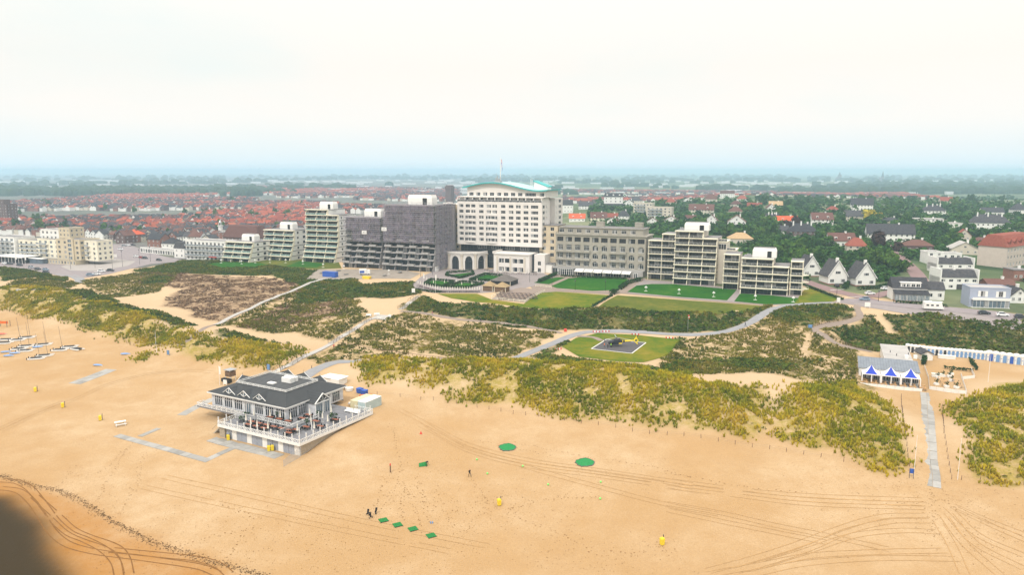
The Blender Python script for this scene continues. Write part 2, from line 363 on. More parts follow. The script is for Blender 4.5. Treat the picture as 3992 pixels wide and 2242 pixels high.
def M_stripe(name, c1, c2, freq, axis='X', rough=.6, width=.5, bump=0.0, spec=.3):
 "ribbed sheet in object space"
 if name in MATS: return MATS[name]
 m, n, l, b = _nt(name)
 b.inputs['Roughness'].default_value = rough; b.inputs['Specular IOR Level'].default_value = spec
 tc = n.new('ShaderNodeTexCoord'); sp = n.new('ShaderNodeSeparateXYZ'); l.new(tc.outputs['Object'], sp.inputs[0])
 mu = n.new('ShaderNodeMath'); mu.operation = 'MULTIPLY'; mu.inputs[1].default_value = freq; l.new(sp.outputs[axis], mu.inputs[0])
 fr = n.new('ShaderNodeMath'); fr.operation = 'FRACT'; l.new(mu.outputs[0], fr.inputs[0])
 gt = n.new('ShaderNodeMath'); gt.operation = 'GREATER_THAN'; gt.inputs[1].default_value = width; l.new(fr.outputs[0], gt.inputs[0])
 no = n.new('ShaderNodeTexNoise'); no.inputs['Scale'].default_value = .8; no.inputs['Detail'].default_value = 5; l.new(tc.outputs['Object'], no.inputs['Vector'])
 mx = n.new('ShaderNodeMix'); mx.data_type = 'RGBA'; mx.inputs[6].default_value = (*c1, 1); mx.inputs[7].default_value = (*c2, 1)
 l.new(gt.outputs[0], mx.inputs[0])
 hv = n.new('ShaderNodeMix'); hv.data_type = 'RGBA'; hv.blend_type = 'MULTIPLY'; hv.inputs[0].default_value = .5
 l.new(mx.outputs[2], hv.inputs[6]); l.new(no.outputs[0], hv.inputs[7])
 br = n.new('ShaderNodeVectorMath'); br.operation = 'SCALE'; br.inputs['Scale'].default_value = 1.3
 l.new(hv.outputs[2], br.inputs[0]); l.new(br.outputs[0], b.inputs['Base Color'])
 MATS[name] = m
 return m
M('white', (.80, .79, .76), .55, .06); M('cream', (.80, .745, .60), .6, .07); M('stone', (.62, .56, .47), .8, .1, .5)
M('tower_stone', (.76, .68, .60), .8, .06, .4); M('grey_stone', (.36, .335, .285), .85, .16, .5); M('beige', (.60, .50, .36), .8, .1)
M('ochre', (.58, .50, .36), .8, .08); M('concrete', (.36, .35, .34), .85, .15); M('dark', (.03, .03, .035), .6, .2)
M('glass', (.025, .03, .04), .12, .3, .3, spec=.5); M('glass_teal', (.07, .19, .19), .12, .25, .4, spec=.5); M('glass_pale', (.12, .16, .20), .12, .4, .6, spec=.5)
M('frame', (.78, .78, .76), .5, .05); M('frame_dark', (.06, .06, .065), .5, .1)
M('flat_roof', (.20, .19, .19), .9, .25, .25); M('flat_roof_pale', (.42, .40, .38), .9, .2, .3)
M('copper', (.06, .42, .42), .5, .12, .5); M('copper_pale', (.42, .62, .62), .5, .12, .4)
M('wood', (.16, .10, .06), .8, .3, 2); M('wood_pale', (.38, .32, .24), .85, .2, 2); M('deck', (.17, .165, .17), .85, .2, .8)
M('metal', (.45, .46, .48), .4, .1, metal=.6); M('steel_dark', (.12, .12, .13), .5, .2, metal=.4)
M('red', (.62, .06, .04), .55, .1); M('blue', (.03, .10, .42), .5, .12); M('blue_pale', (.16, .30, .55), .55, .1); M('yellow', (.80, .60, .03), .45, .08)
M('black', (.012, .012, .014), .5, .3); M('orange', (.72, .16, .03), .6, .1); M('skin', (.55, .33, .24), .6, .05); M('navy', (.02, .035, .09), .8, .2)
M('lime', (.25, .75, .18), .5, .1); M('green_mat', (.012, .17, .035), .9, .15, 3); M('green_net', (.015, .22, .06), .9, .15, 2)
M('asphalt', (.27, .27, .28), .95, .12, .5, bump=.15, spec=.15); M('road', (.27, .235, .24), .95, .15, .4, spec=.15); M('brick_road', (.25, .17, .165), .95, .15, .5, spec=.12)
M('pavement', (.28, .245, .24), .95, .12, .4, spec=.15); M('square', (.36, .33, .31), .95, .1, .3, spec=.15); M('gravel', (.27, .215, .18), .95, .12, .8, spec=.1)
M('paint', (.75, .74, .70), .7, .12, 1.5); M('slab', (.33, .32, .30), .9, .16, .7, inst=.18, spec=.15)
M('pad_asphalt', (.10, .095, .10), .95, .15, .6, spec=.1)
M('brick', (.27, .13, .10), .9, .2, .6); M('brick_dark', (.14, .09, .085), .9, .2, .6)
M('canvas', (.78, .74, .64), .8, .06); M('thatch', (.33, .24, .13), .95, .2, 2); M('tent_dark', (.13, .115, .105), .9, .15)
M('bark', (.10, .075, .055), .9, .2, 3)
M2('roof_red', [(.17, .045, .035), (.25, .07, .05), (.30, .10, .07)], 1.2, .85, inst=.12); M2('roof_orange', [(.28, .07, .045), (.36, .10, .06), (.40, .15, .09)], 1.2, .85, inst=.1)
M2('roof_bright', [(.55, .07, .03), (.64, .11, .045), (.62, .15, .07)], 1.0, .8)
M2('roof_dark', [(.035, .035, .042), (.06, .06, .068), (.10, .095, .10)], 1.0, .8, inst=.1); M2('roof_brown', [(.09, .045, .04), (.14, .07, .06), (.17, .09, .07)], 1.2, .85, inst=.1)
M2('roof_tan', [(.38, .25, .13), (.46, .32, .18), (.52, .38, .22)], 1.0, .9)
M2('marram', [(.055, .09, .004), (.20, .22, .007), (.45, .345, .012), (.58, .39, .045)], .45, .9, 5, scale2=.09)
M2('scrub_leaf', [(.04, .06, .009), (.095, .11, .012), (.20, .175, .022), (.32, .235, .06)], .5, .9, 5, scale2=.07)
M2('green_leaf', [(.014, .042, .005), (.036, .078, .007), (.09, .12, .011), (.18, .16, .028)], .45, .9, 5, scale2=.08)
M2('brown_leaf', [(.07, .04, .022), (.13, .075, .042), (.20, .125, .07), (.28, .20, .11)], .5, .95, 5, scale2=.07)
M2('tree_leaf', [(.010, .042, .009), (.026, .082, .012), (.058, .13, .017), (.10, .175, .027)], .35, .9, 5, inst=.13)
M2('hedge_leaf', [(.008, .03, .010), (.02, .058, .014), (.04, .085, .02)], 1.2, .9, 5)
M2('lawn', [(.004, .055, .002), (.01, .085, .003), (.024, .11, .005), (.075, .14, .01)], .5, .95, 6, scale2=.06)
M2('lawn_dry', [(.03, .085, .003), (.08, .13, .004), (.17, .16, .008), (.25, .19, .03)], .35, .95, 6, scale2=.06)
M2('wood_far', [(.018, .04, .022), (.028, .055, .026), (.045, .075, .03)], .02, .9, 5)
# ------------------------------------------------------------------ mesh builder
class MB:
 def __init__(self): self.v = []; self.f = []; self.m = []
 def quad(self, a, b, c, d, mi=0):
  n = len(self.v); self.v += [tuple(a), tuple(b), tuple(c), tuple(d)]; self.f.append((n, n + 1, n + 2, n + 3)); self.m.append(mi); return self
 def poly(self, pts, mi=0):
  n = len(self.v); self.v += [tuple(p) for p in pts]; self.f.append(tuple(range(n, n + len(pts)))); self.m.append(mi); return self
 def box(self, x0, y0, z0, x1, y1, z1, mi=0, top=None):
  n = len(self.v)
  t = top or (0, 0)
  self.v += [(x0, y0, z0), (x1, y0, z0), (x1, y1, z0), (x0, y1, z0), (x0 + t[0], y0 + t[1], z1), (x1 - t[0], y0 + t[1], z1), (x1 - t[0], y1 - t[1], z1), (x0 + t[0], y1 - t[1], z1)]
  for f in ((0, 3, 2, 1), (4, 5, 6, 7), (0, 1, 5, 4), (1, 2, 6, 5), (2, 3, 7, 6), (3, 0, 4, 7)):
   self.f.append(tuple(n + i for i in f)); self.m.append(mi)
  return self
 def cyl(self, p, q, r0, r1=None, n=8, mi=0, cap=True):
  p = Vector(p); q = Vector(q); r1 = r0 if r1 is None else r1
  d = (q - p).normalized(); a = d.orthogonal().normalized(); b = d.cross(a)
  k = len(self.v)
  for i in range(n):
   t = 2 * math.pi * i / n; o = a * math.cos(t) + b * math.sin(t)
   self.v += [tuple(p + o * r0), tuple(q + o * r1)]
  for i in range(n):
   j = (i + 1) % n
   self.f.append((k + 2 * i, k + 2 * j, k + 2 * j + 1, k + 2 * i + 1)); self.m.append(mi)
  if cap:
   self.f.append(tuple(k + 2 * i for i in range(n))[::-1]); self.m.append(mi)
   self.f.append(tuple(k + 2 * i + 1 for i in range(n))); self.m.append(mi)
  return self
 def beam(self, p, q, w, h=None, mi=0):
  "square bar from p to q"
  p = Vector(p); q = Vector(q); h = w if h is None else h
  d = (q - p).normalized()
  s = d.cross(Vector((0, 0, 1)))
  if s.length < .05: s = Vector((1, 0, 0))
  s.normalize(); u = s.cross(d)
  k = len(self.v)
  for c in (p, q):
   for a, b in ((-1, -1), (1, -1), (1, 1), (-1, 1)): self.v.append(tuple(c + s * a * w / 2 + u * b * h / 2))
  for f in ((0, 1, 2, 3), (7, 6, 5, 4), (0, 4, 5, 1), (1, 5, 6, 2), (2, 6, 7, 3), (3, 7, 4, 0)):
   self.f.append(tuple(k + i for i in f)); self.m.append(mi)
  return self
 def ring(self, prof, n=16, mi=0, center=(0, 0, 0), sx=1, sy=1):
  "lathe profile [(r, z)]"
  k = len(self.v)
  for r, z in prof:
   for i in range(n):
    t = 2 * math.pi * i / n; self.v.append((center[0] + r * sx * math.cos(t), center[1] + r * sy * math.sin(t), center[2] + z))
  for a in range(len(prof) - 1):
   for i in range(n):
    j = (i + 1) % n
    self.f.append((k + a * n + i, k + a * n + j, k + (a + 1) * n + j, k + (a + 1) * n + i)); self.m.append(mi)
  return self
 def loft(self, secs, mi=0, closed=True, cap=True):
  k = len(self.v); n = len(secs[0])
  for s in secs: self.v += [tuple(p) for p in s]
  for a in range(len(secs) - 1):
   for i in range(n if closed else n - 1):
    j = (i + 1) % n
    self.f.append((k + a * n + i, k + a * n + j, k + (a + 1) * n + j, k + (a + 1) * n + i)); self.m.append(mi)
  if cap and closed:
   self.f.append(tuple(k + i for i in range(n))[::-1]); self.m.append(mi)
   self.f.append(tuple(k + (len(secs) - 1) * n + i for i in range(n))); self.m.append(mi)
  return self
 def add(self, other, off=(0, 0, 0), rz=0.0, s=1.0):
  c, t = math.cos(rz), math.sin(rz); k = len(self.v)
  for x, y, z in other.v: self.v.append(((x * c - y * t) * s + off[0], (x * t + y * c) * s + off[1], z * s + off[2]))
  for f in other.f: self.f.append(tuple(i + k for i in f))
  self.m += other.m
  return self
 def mesh(self, name, mats):
  me = bpy.data.meshes.new(name)
  me.from_pydata(self.v, [], self.f)
  for mt in ([mats] if isinstance(mats, str) else mats): me.materials.append(MATS[mt])
  if len(me.materials) > 1: me.polygons.foreach_set('material_index', self.m)
  me.validate(); me.update()
  return me
def smooth(me):
 me.polygons.foreach_set('use_smooth', [True] * len(me.polygons)); return me
def put(name, me, parent=None, loc=(0, 0, 0), rz=0.0, rot=None, scale=None):
 o = bpy.data.objects.new(name, me)
 COL.objects.link(o)
 o.location = loc
 o.rotation_euler = rot if rot else (0, 0, rz)
 if scale is not None: o.scale = (scale, scale, scale) if isinstance(scale, (int, float)) else scale
 if parent is not None: o.parent = parent
 return o
def part(name, mb, mats, parent, loc=(0, 0, 0), rz=0.0): return put(name, mb.mesh(name, mats), parent, loc, rz)
def tag(o, label, cat, group=None, kind=None):
 if label: o['label'] = label
 if cat: o['category'] = cat
 if group: o['group'] = group
 if kind: o['kind'] = kind
 return o
def thing(name, label, cat, loc=(0, 0, 0), rz=0.0, group=None):
 o = bpy.data.objects.new(name, None); COL.objects.link(o)
 o.empty_display_size = .5
 o.location = loc; o.rotation_euler = (0, 0, rz)
 return tag(o, label, cat, group)
def copy_tree(root, loc, rz=None, label=None, scale=None):
 r = root.copy(); COL.objects.link(r); r.location = loc
 if rz is not None: r.rotation_euler = (0, 0, rz)
 if scale: r.scale = (scale,) * 3
 if label: r['label'] = label
 for ch in root.children:
  c = ch.copy(); COL.objects.link(c); c.parent = r
  for g in ch.children:
   d = g.copy(); COL.objects.link(d); d.parent = c
 return r
_cache = {}
def cached(key, fn):
 if key not in _cache: _cache[key] = fn()
 return _cache[key]
def np_mesh(name, V, F, mat, smooth_=False):
 "big mesh from arrays; F is (n, 3) or (n, 4)"
 me = bpy.data.meshes.new(name)
 k = F.shape[1]
 me.vertices.add(len(V)); me.vertices.foreach_set('co', np.ascontiguousarray(V, np.float32).ravel())
 me.loops.add(F.size); me.loops.foreach_set('vertex_index', np.ascontiguousarray(F, np.int32).ravel())
 me.polygons.add(len(F)); me.polygons.foreach_set('loop_start', np.arange(0, F.size, k, dtype=np.int32))
 me.polygons.foreach_set('loop_total', np.full(len(F), k, np.int32))
 if smooth_: me.polygons.foreach_set('use_smooth', np.ones(len(F), bool))
 me.materials.append(MATS[mat]); me.update(calc_edges=True)
 return me
# sheets laid over the ground
def densify(pts, step):
 out = []
 for a, b in zip(pts[:-1], pts[1:]):
  n = max(1, int((Vector(b[:2]) - Vector(a[:2])).length / step))
  for i in range(n): out.append(Vector(a).lerp(Vector(b), i / n))
 out.append(Vector(pts[-1])); return out
def spline(pts, step=1.5):
 "smooth curve through plan points"
 P = [Vector((p[0], p[1], 0)) for p in pts]
 if len(P) < 3: return densify(P, step)
 P = [P[0] * 2 - P[1]] + P + [P[-1] * 2 - P[-2]]
 out = []
 for i in range(1, len(P) - 2):
  n = max(2, int((P[i + 1] - P[i]).length / step))
  for k in range(n):
   t = k / n; a, b, c, d = P[i - 1], P[i], P[i + 1], P[i + 2]
   out.append(.5 * ((2 * b) + (c - a) * t + (2 * a - 5 * b + 4 * c - d) * t * t + (3 * b - a - 3 * c + d) * t ** 3))
 out.append(P[-2]); return out
def ribbon(name, pts, width, mat, lift=.06, cols=3, flat=False, parent=None, step=1.5):
 "path of the given width (number or list) along plan points"
 line = spline(pts, step); n = len(line)
 W = width if isinstance(width, (int, float)) else None
 mb = MB(); rows = []
 for i, p in enumerate(line):
  d = (line[min(i + 1, n - 1)] - line[max(i - 1, 0)]).normalized(); s = Vector((-d.y, d.x, 0))
  w = W if W is not None else np.interp(i / (n - 1), np.linspace(0, 1, len(width)), width)
  row = []
  for c in range(cols):
   q = p + s * w * (c / (cols - 1) - .5)
   row.append((q.x, q.y, float(hz(q.x, q.y)) + lift))
  rows.append(row)
 if flat:
  for r_ in rows:
   z = max(p[2] for p in r_); r_[:] = [(p[0], p[1], z) for p in r_]
 k0 = len(mb.v)
 for r_ in rows: mb.v += r_
 for i in range(n - 1):
  for c in range(cols - 1):
   a = i * cols + c; mb.f.append((a, a + cols, a + cols + 1, a + 1)); mb.m.append(0)
 o = put(name, mb.mesh(name, mat), parent)
 return o
def sheet(name, poly, mat, lift=.06, step=2.5, parent=None):
 "area of ground with a plan outline, following the terrain"
 P = densify(list(poly) + [poly[0]], step)[:-1]
 pl = [(p.x, p.y) for p in P]
 xs = [p[0] for p in pl]; ys = [p[1] for p in pl]
 pts = [Vector(p) for p in pl]
 gx, gy = np.meshgrid(np.arange(min(xs), max(xs), step), np.arange(min(ys), max(ys), step))
 gx, gy = gx.ravel(), gy.ravel(); ins = in_poly(gx, gy, pl)
 pts += [Vector((x, y)) for x, y in zip(gx[ins], gy[ins])]
 n = len(pl)
 v, e, f, *_ = delaunay_2d_cdt(pts, [], [list(range(n))], 1, 1e-4)
 zz = hz(np.array([p.x for p in v]), np.array([p.y for p in v])) + lift
 me = bpy.data.meshes.new(name)
 me.from_pydata([(p.x, p.y, float(z)) for p, z in zip(v, zz)], [], f); me.materials.append(MATS[mat])
 bm = bmesh.new(); bm.from_mesh(me)
 for fc in bm.faces:
  if fc.normal.z < 0: fc.normal_flip()
 bm.to_mesh(me); bm.free()
 return put(name, me, parent)
def structure(o): o['kind'] = 'structure'; return o
def stuff(o, label, cat): return tag(o, label, cat, kind='stuff')
# ------------------------------------------------------------------ ground sheet
def ground_material():
 m, n, l, b = _nt('ground'); MATS['ground'] = m
 b.inputs['Specular IOR Level'].default_value = .08
 geo = n.new('ShaderNodeNewGeometry')
 def noise(s, d=6, r=.65):
  q = n.new('ShaderNodeTexNoise'); q.inputs['Scale'].default_value = s; q.inputs['Detail'].default_value = d; q.inputs['Roughness'].default_value = r
  l.new(geo.outputs['Position'], q.inputs['Vector']); return q.outputs[0]
 def mapr(x, a, b_, c, d):
  q = n.new('ShaderNodeMapRange'); q.inputs[1].default_value = a; q.inputs[2].default_value = b_; q.inputs[3].default_value = c; q.inputs[4].default_value = d
  l.new(x, q.inputs[0]); return q.outputs[0]
 def math_(op, x, y):
  q = n.new('ShaderNodeMath'); q.operation = op; q.use_clamp = True
  for i, z in enumerate((x, y)):
   if isinstance(z, (int, float)): q.inputs[i].default_value = z
   else: l.new(z, q.inputs[i])
  return q.outputs[0]
 def mix(f, a, b_):
  q = n.new('ShaderNodeMix'); q.data_type = 'RGBA'
  for i, z in ((0, f), (6, a), (7, b_)):
   if isinstance(z, tuple): q.inputs[i].default_value = (*z, 1)
   elif isinstance(z, (int, float)): q.inputs[i].default_value = z
   else: l.new(z, q.inputs[i])
  return q.outputs[2]
 def attr(nm):
  a = n.new('ShaderNodeAttribute'); a.attribute_name = nm; s = n.new('ShaderNodeSeparateColor'); l.new(a.outputs['Color'], s.inputs[0])
  return s.outputs[0], s.outputs[1], s.outputs[2]
 mar, scr, grn = attr('cover_a'); brn, wet, damp = attr('cover_b'); town, inl, pale = attr('cover_c')
 big, mid, fine = noise(.018, 4), noise(.16, 6), noise(1.6, 6, .75)
 grit = noise(3.6, 6, .85)
 sand = mix(mapr(big, .42, .58, 0, 1), (.475, .305, .15), (.56, .405, .245))
 sand = mix(mapr(mid, .35, .68, 0, .7), sand, (.44, .275, .13))
 sand = mix(mapr(fine, .4, .8, 0, .45), sand, (.36, .225, .105))
 sand = mix(mapr(grit, .42, .72, 0, .5), sand, (.30, .185, .08))
 sand = mix(math_('MULTIPLY', pale, .75), sand, (.55, .41, .26))
 sand = mix(math_('MULTIPLY', damp, mapr(mid, .3, .7, .55, 1)), sand, (.38, .18, .045))
 sand = mix(math_('MULTIPLY', wet, .97), sand, (.03, .021, .008))
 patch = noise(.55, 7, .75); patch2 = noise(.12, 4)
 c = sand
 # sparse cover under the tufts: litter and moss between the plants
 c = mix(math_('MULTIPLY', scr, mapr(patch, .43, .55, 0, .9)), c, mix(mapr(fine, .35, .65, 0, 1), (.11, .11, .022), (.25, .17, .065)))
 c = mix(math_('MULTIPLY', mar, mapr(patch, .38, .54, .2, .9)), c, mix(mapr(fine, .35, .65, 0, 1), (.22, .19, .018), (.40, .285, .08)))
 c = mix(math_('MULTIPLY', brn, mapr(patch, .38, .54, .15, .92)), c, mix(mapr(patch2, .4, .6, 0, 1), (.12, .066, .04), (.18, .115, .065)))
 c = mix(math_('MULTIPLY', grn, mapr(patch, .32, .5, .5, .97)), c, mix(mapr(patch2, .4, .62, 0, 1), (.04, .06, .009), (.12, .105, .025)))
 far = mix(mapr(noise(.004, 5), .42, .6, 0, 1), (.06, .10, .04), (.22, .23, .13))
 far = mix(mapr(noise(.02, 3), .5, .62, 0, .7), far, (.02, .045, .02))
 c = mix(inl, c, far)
 c = mix(math_('MULTIPLY', town, mapr(noise(.03, 3), .35, .65, .4, .95)), c, (.15, .14, .14))
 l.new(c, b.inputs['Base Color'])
 rg = mix(math_('MULTIPLY', wet, .5), (.95, .95, .95), (.7, .7, .7)); l.new(rg, b.inputs['Roughness'])
 bp = n.new('ShaderNodeBump'); bp.inputs['Strength'].default_value = .5; bp.inputs['Distance'].default_value = .25
 hh = n.new('ShaderNodeMath'); hh.operation = 'ADD'; l.new(fine, hh.inputs[0]); l.new(grit, hh.inputs[1])
 l.new(hh.outputs[0], bp.inputs['Height']); l.new(bp.outputs[0], b.inputs['Normal'])
ground_material()
def build_ground():
 V = np.stack([MX, MY, HZ], -1).reshape(-1, 3)
 idx = np.arange(NX * NY).reshape(NY, NX)
 F = np.stack([idx[:-1, :-1], idx[:-1, 1:], idx[1:, 1:], idx[1:, :-1]], -1).reshape(-1, 4)
 me = np_mesh('ground', V, F, 'ground', True)
 pale = _blur(np.clip((HZ - 4.6) / 2, 0, 1) * (1 - _inl), 2)
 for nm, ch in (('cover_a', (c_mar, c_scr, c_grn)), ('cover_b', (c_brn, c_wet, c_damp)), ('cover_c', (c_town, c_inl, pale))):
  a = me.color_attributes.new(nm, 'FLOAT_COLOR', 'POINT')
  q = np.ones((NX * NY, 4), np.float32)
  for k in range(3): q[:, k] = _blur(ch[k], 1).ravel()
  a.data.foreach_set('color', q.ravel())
 structure(put('ground', me))
build_ground()
# ------------------------------------------------------------------ paths, lawns, roads laid on the ground
M('track_sand', (.42, .26, .12), .95, .25, 1.2, spec=.05); M('track_dark', (.21, .10, .03), .95, .3, 1.0, spec=.1); M('foot', (.25, .14, .055), .95, .25, 1.2, spec=.05); M('wrack', (.11, .065, .03), .95, .4, 2, spec=.05)
M2('lawn_rough', [(.045, .08, .008), (.095, .115, .012), (.18, .155, .025)], .4, .95, 6, scale2=.08); M('site_soil', (.30, .26, .22), .95, .25, .3, spec=.05)
M('planks', (.42, .40, .37), .9, .15, 1.5)
def S(name, pix, mat, lift=.06, step=2.5): return structure(sheet(name, GP(pix), mat, lift, step))
def P(name, pix, w, mat, lift=.07, **k): return structure(ribbon(name, [(p.x, p.y) for p in GP(pix)], w, mat, lift, **k))
P('asphalt_path', [(1185,1472),(1215,1452),(1253,1433),(1322,1412),(1398,1407)], [5,5,4.5,4,4], 'asphalt', .08)
_a = G(1398,1407); _b = G(1990,1402)
MAINPATH = [(_b.x - 9, _b.y - 1)] + [(p.x, p.y) for p in GP([(1990,1402),(2060,1378),(2125,1352),(2190,1325),(2240,1306),(2300,1294),(2400,1292),(2500,1296),(2600,1303),(2700,1306),(2800,1298),(2880,1278),(2940,1250),(2985,1220),(3030,1200),(3100,1188),(3180,1183),(3250,1180)])]
structure(ribbon('asphalt_path', MAINPATH, 3.6, 'asphalt', .09, cols=5))
P('sand_path', [(1400,1407),(1500,1402),(1640,1398),(1760,1399),(1880,1404),(1975,1402)], 2.6, 'gravel', .03)
P('gravel_path', [(1560,1214),(1700,1232),(1850,1252),(2000,1268),(2130,1286),(2190,1300)], 1.9, 'gravel', .1)
P('walkway', [(213,1070),(272,1074),(305,1086),(312,1096),(290,1106),(250,1114),(175,1124),(60,1131)], [3,5,5,5,5,4,3,2], 'asphalt', .1)
P('walkway', [(50,1062),(155,1077),(233,1083)], 2, 'gravel', .1)
BOARD = [(835,1268),(900,1238),(1000,1193),(1100,1150),(1200,1108),(1290,1083)]
P('boardwalk', BOARD, 2.2, 'planks', .25, flat=True)
P('sand_path', [(835,1268),(760,1305),(690,1350)], 2, 'gravel', .03)
S('paving', [(2440,1142),(2500,1090),(2640,1098),(2900,1128),(3130,1150),(3128,1186),(2990,1192),(2830,1178),(2640,1162)], 'pavement', .05)
S('paving', [(2060,1112),(2160,1064),(2520,1086),(2450,1140),(2390,1150),(2170,1137),(2105,1158)], 'gravel', .05)
S('lawn', [(790,1036),(850,1018),(1000,1012),(1180,1012),(1320,1022),(1332,1046),(1240,1050),(1100,1046),(990,1047),(860,1047)], 'lawn_rough', .05)
S('lawn', [(2150,1116),(2216,1086),(2320,1076),(2450,1088),(2412,1131),(2310,1135),(2170,1124)], 'lawn', .1)
S('lawn', [(2080,1103),(2110,1093),(2170,1082),(2205,1082),(2140,1109)], 'lawn', .1)
P('gravel_path', [(2165,1130),(2240,1137),(2310,1141),(2410,1143),(2520,1152),(2700,1168),(2850,1180),(3000,1191)], 2.4, 'gravel', .11)
S('lawn', [(1705,1146),(1860,1146),(1918,1170),(2042,1186),(2112,1142),(2170,1138),(2372,1152),(2310,1199),(2178,1209),(2100,1203),(1990,1193),(1850,1178),(1760,1164)], 'lawn_dry', .08)
S('rough_grass', [(2407,1152),(2500,1158),(2682,1172),(2993,1195),(2958,1212),(2870,1220),(2760,1226),(2488,1215),(2330,1200)], 'lawn_rough', .06)
S('lawn', [(2445,1139),(2482,1114),(2540,1108),(2620,1108),(2872,1130),(2834,1172),(2640,1158)], 'lawn', .1)
S('lawn', [(2862,1176),(2885,1145),(3000,1152),(3110,1163),(3118,1184),(2993,1188)], 'lawn', .1)
S('lawn', [(3096,1184),(3120,1150),(3150,1111),(3200,1130),(3287,1163),(3250,1176)], 'lawn_dry', .1)
S('courtyard', [(1605,1112),(1640,1080),(1690,1058),(1760,1048),(2080,1050),(2150,1078),(2130,1100),(2020,1132),(1880,1143),(1690,1143),(1620,1130)], 'pavement', .06)
S('lawn', [(1662,1108),(1685,1094),(1767,1101),(1724,1119)], 'lawn', .13); S('lawn', [(1740,1120),(1806,1103),(1880,1109),(1821,1123)], 'lawn', .13)
S('lawn', [(1743,1074),(1837,1063),(1840,1071),(1794,1085)], 'lawn', .13); S('lawn', [(1837,1093),(1895,1072),(1976,1082),(1930,1096)], 'lawn', .13)
S('lawn', [(800,1032),(870,1021),(1010,1026),(1050,1034),(990,1043),(860,1043)], 'lawn', .1); S('lawn', [(1112,1040),(1172,1018),(1270,1030),(1235,1043)], 'lawn', .1)
S('site_ground', [(1190,1092),(1240,1050),(1560,1052),(1640,1066),(1600,1088),(1500,1086),(1380,1088),(1290,1092)], 'site_soil', .08)
S('street', [(-30,1040),(60,1046),(130,1056),(190,1067),(250,1080),(330,1084),(430,1068),(520,1046),(590,1030),(680,1022),(720,1015),(640,1000),(560,975),(500,952),(430,952),(420,980),(330,1005),(200,1024),(0,1022)], 'road', .1, 4)
S('town_square', [(236,1040),(330,1013),(427,1007),(530,1020),(500,1037),(388,1058),(275,1056)], 'square', .16, 4)
P('street', [(500,955),(440,925),(330,900),(200,880)], 9, 'road', .3)
P('street', [(590,985),(760,960),(900,945)], 9, 'road', .3)
P('brick_road', [(3120,1093),(3180,1112),(3260,1136),(3340,1156),(3400,1172)], 6.5, 'brick_road', .12)
P('pavement', [(3300,1186),(3330,1182),(3420,1188),(3560,1202),(3700,1214),(3850,1230),(3992,1248),(4200,1272)], [12,16,17,17,16,16,16,16], 'pavement', .1, cols=7)
P('street', [(3290,1178),(3330,1172),(3420,1180),(3560,1194),(3700,1206),(3850,1222),(3992,1240),(4200,1264)], [8,9,10,9,8.5,8.5,8.5,8.5], 'road', .16, cols=5)
P('street', [(3400,1160),(3440,1148),(3500,1134)], 6, 'brick_road', .2)
P('hill_road', [(3600,1110),(3572,1068),(3540,1035),(3505,1005),(3470,978),(3452,955)], 7, 'brick_road', .2)
P('beach_path', [(3345,1186),(3341,1206),(3353,1230),(3334,1246),(3260,1263),(3178,1283),(3209,1307),(3279,1347),(3396,1372)], 2.6, 'gravel', .1)
# road markings
for a, b in (((3236,1133),(3290,1130)), ((3296,1162),(3362,1158))):
 structure(ribbon('stop_line', [tuple(G(*a))[:2], tuple(G(*b))[:2]], .5, 'paint', .22))
# slabs of the walkways on the sand, each a piece of its own
def slabs(label, pix, w, n_len, wid_n=1, name='slab_walkway'):
 pts = GP(pix)
 line = densify([Vector((p.x, p.y, 0)) for p in pts], n_len)
 me = cached(('slab', w, n_len), lambda: MB().box(-n_len / 2 + .03, -w / 2 + .03, -.25, n_len / 2 - .03, w / 2 - .03, .05).mesh('slab', 'slab'))
 t = thing(name, label, 'walkway', tuple(pts[0]))
 for a, b in zip(line[:-1], line[1:]):
  d = b - a; c = (a + b) / 2; s = Vector((-d.y, d.x, 0)).normalized()
  for k in range(wid_n):
   q = c + s * w * (k - (wid_n - 1) / 2)
   e1 = float(hz(a.x, a.y)); e2 = float(hz(b.x, b.y))
   o = put('slab', me, t, Vector((q.x, q.y, (e1 + e2) / 2 + .02 + random.uniform(-.02, .02))) - Vector(t.location))
   o.rotation_euler = (random.uniform(-.01, .01), -math.atan2(e2 - e1, d.length), math.atan2(d.y, d.x))
   o.scale = (d.length / n_len, 1, 1)
 return t
slabs('long pale slab walkway on the sand left of the beach pavilion', [(456,1698),(815,1798)], 2.0, 2.2)
slabs('short slab spur at the far end of the long beach walkway', [(545,1703),(620,1671)], 1.6, 2.0)
slabs('slab link joining the long walkway to the blue-grey slabs by the pavilion', [(815,1790),(924,1741)], 1.8, 2.0)
slabs('blue-grey slab strip along the storage doors under the pavilion terrace', [(826,1712),(1090,1782)], 1.6, 2.0, 2)
slabs('pale concrete slab ramp on the open sand below the sailing boats', [(290,1497),(434,1441)], 2.2, 2.6, 2)
slabs('sand-covered slab ramp leading to the left end of the pavilion', [(707,1620),(770,1585),(832,1556)], 2.6, 2.4)
slabs('grey slab path over the sand from the beach club to the beach', [(3610,1532),(3616,1581),(3618,1673),(3624,1759),(3635,1851),(3637,1900)], 1.5, 3.0, 2)
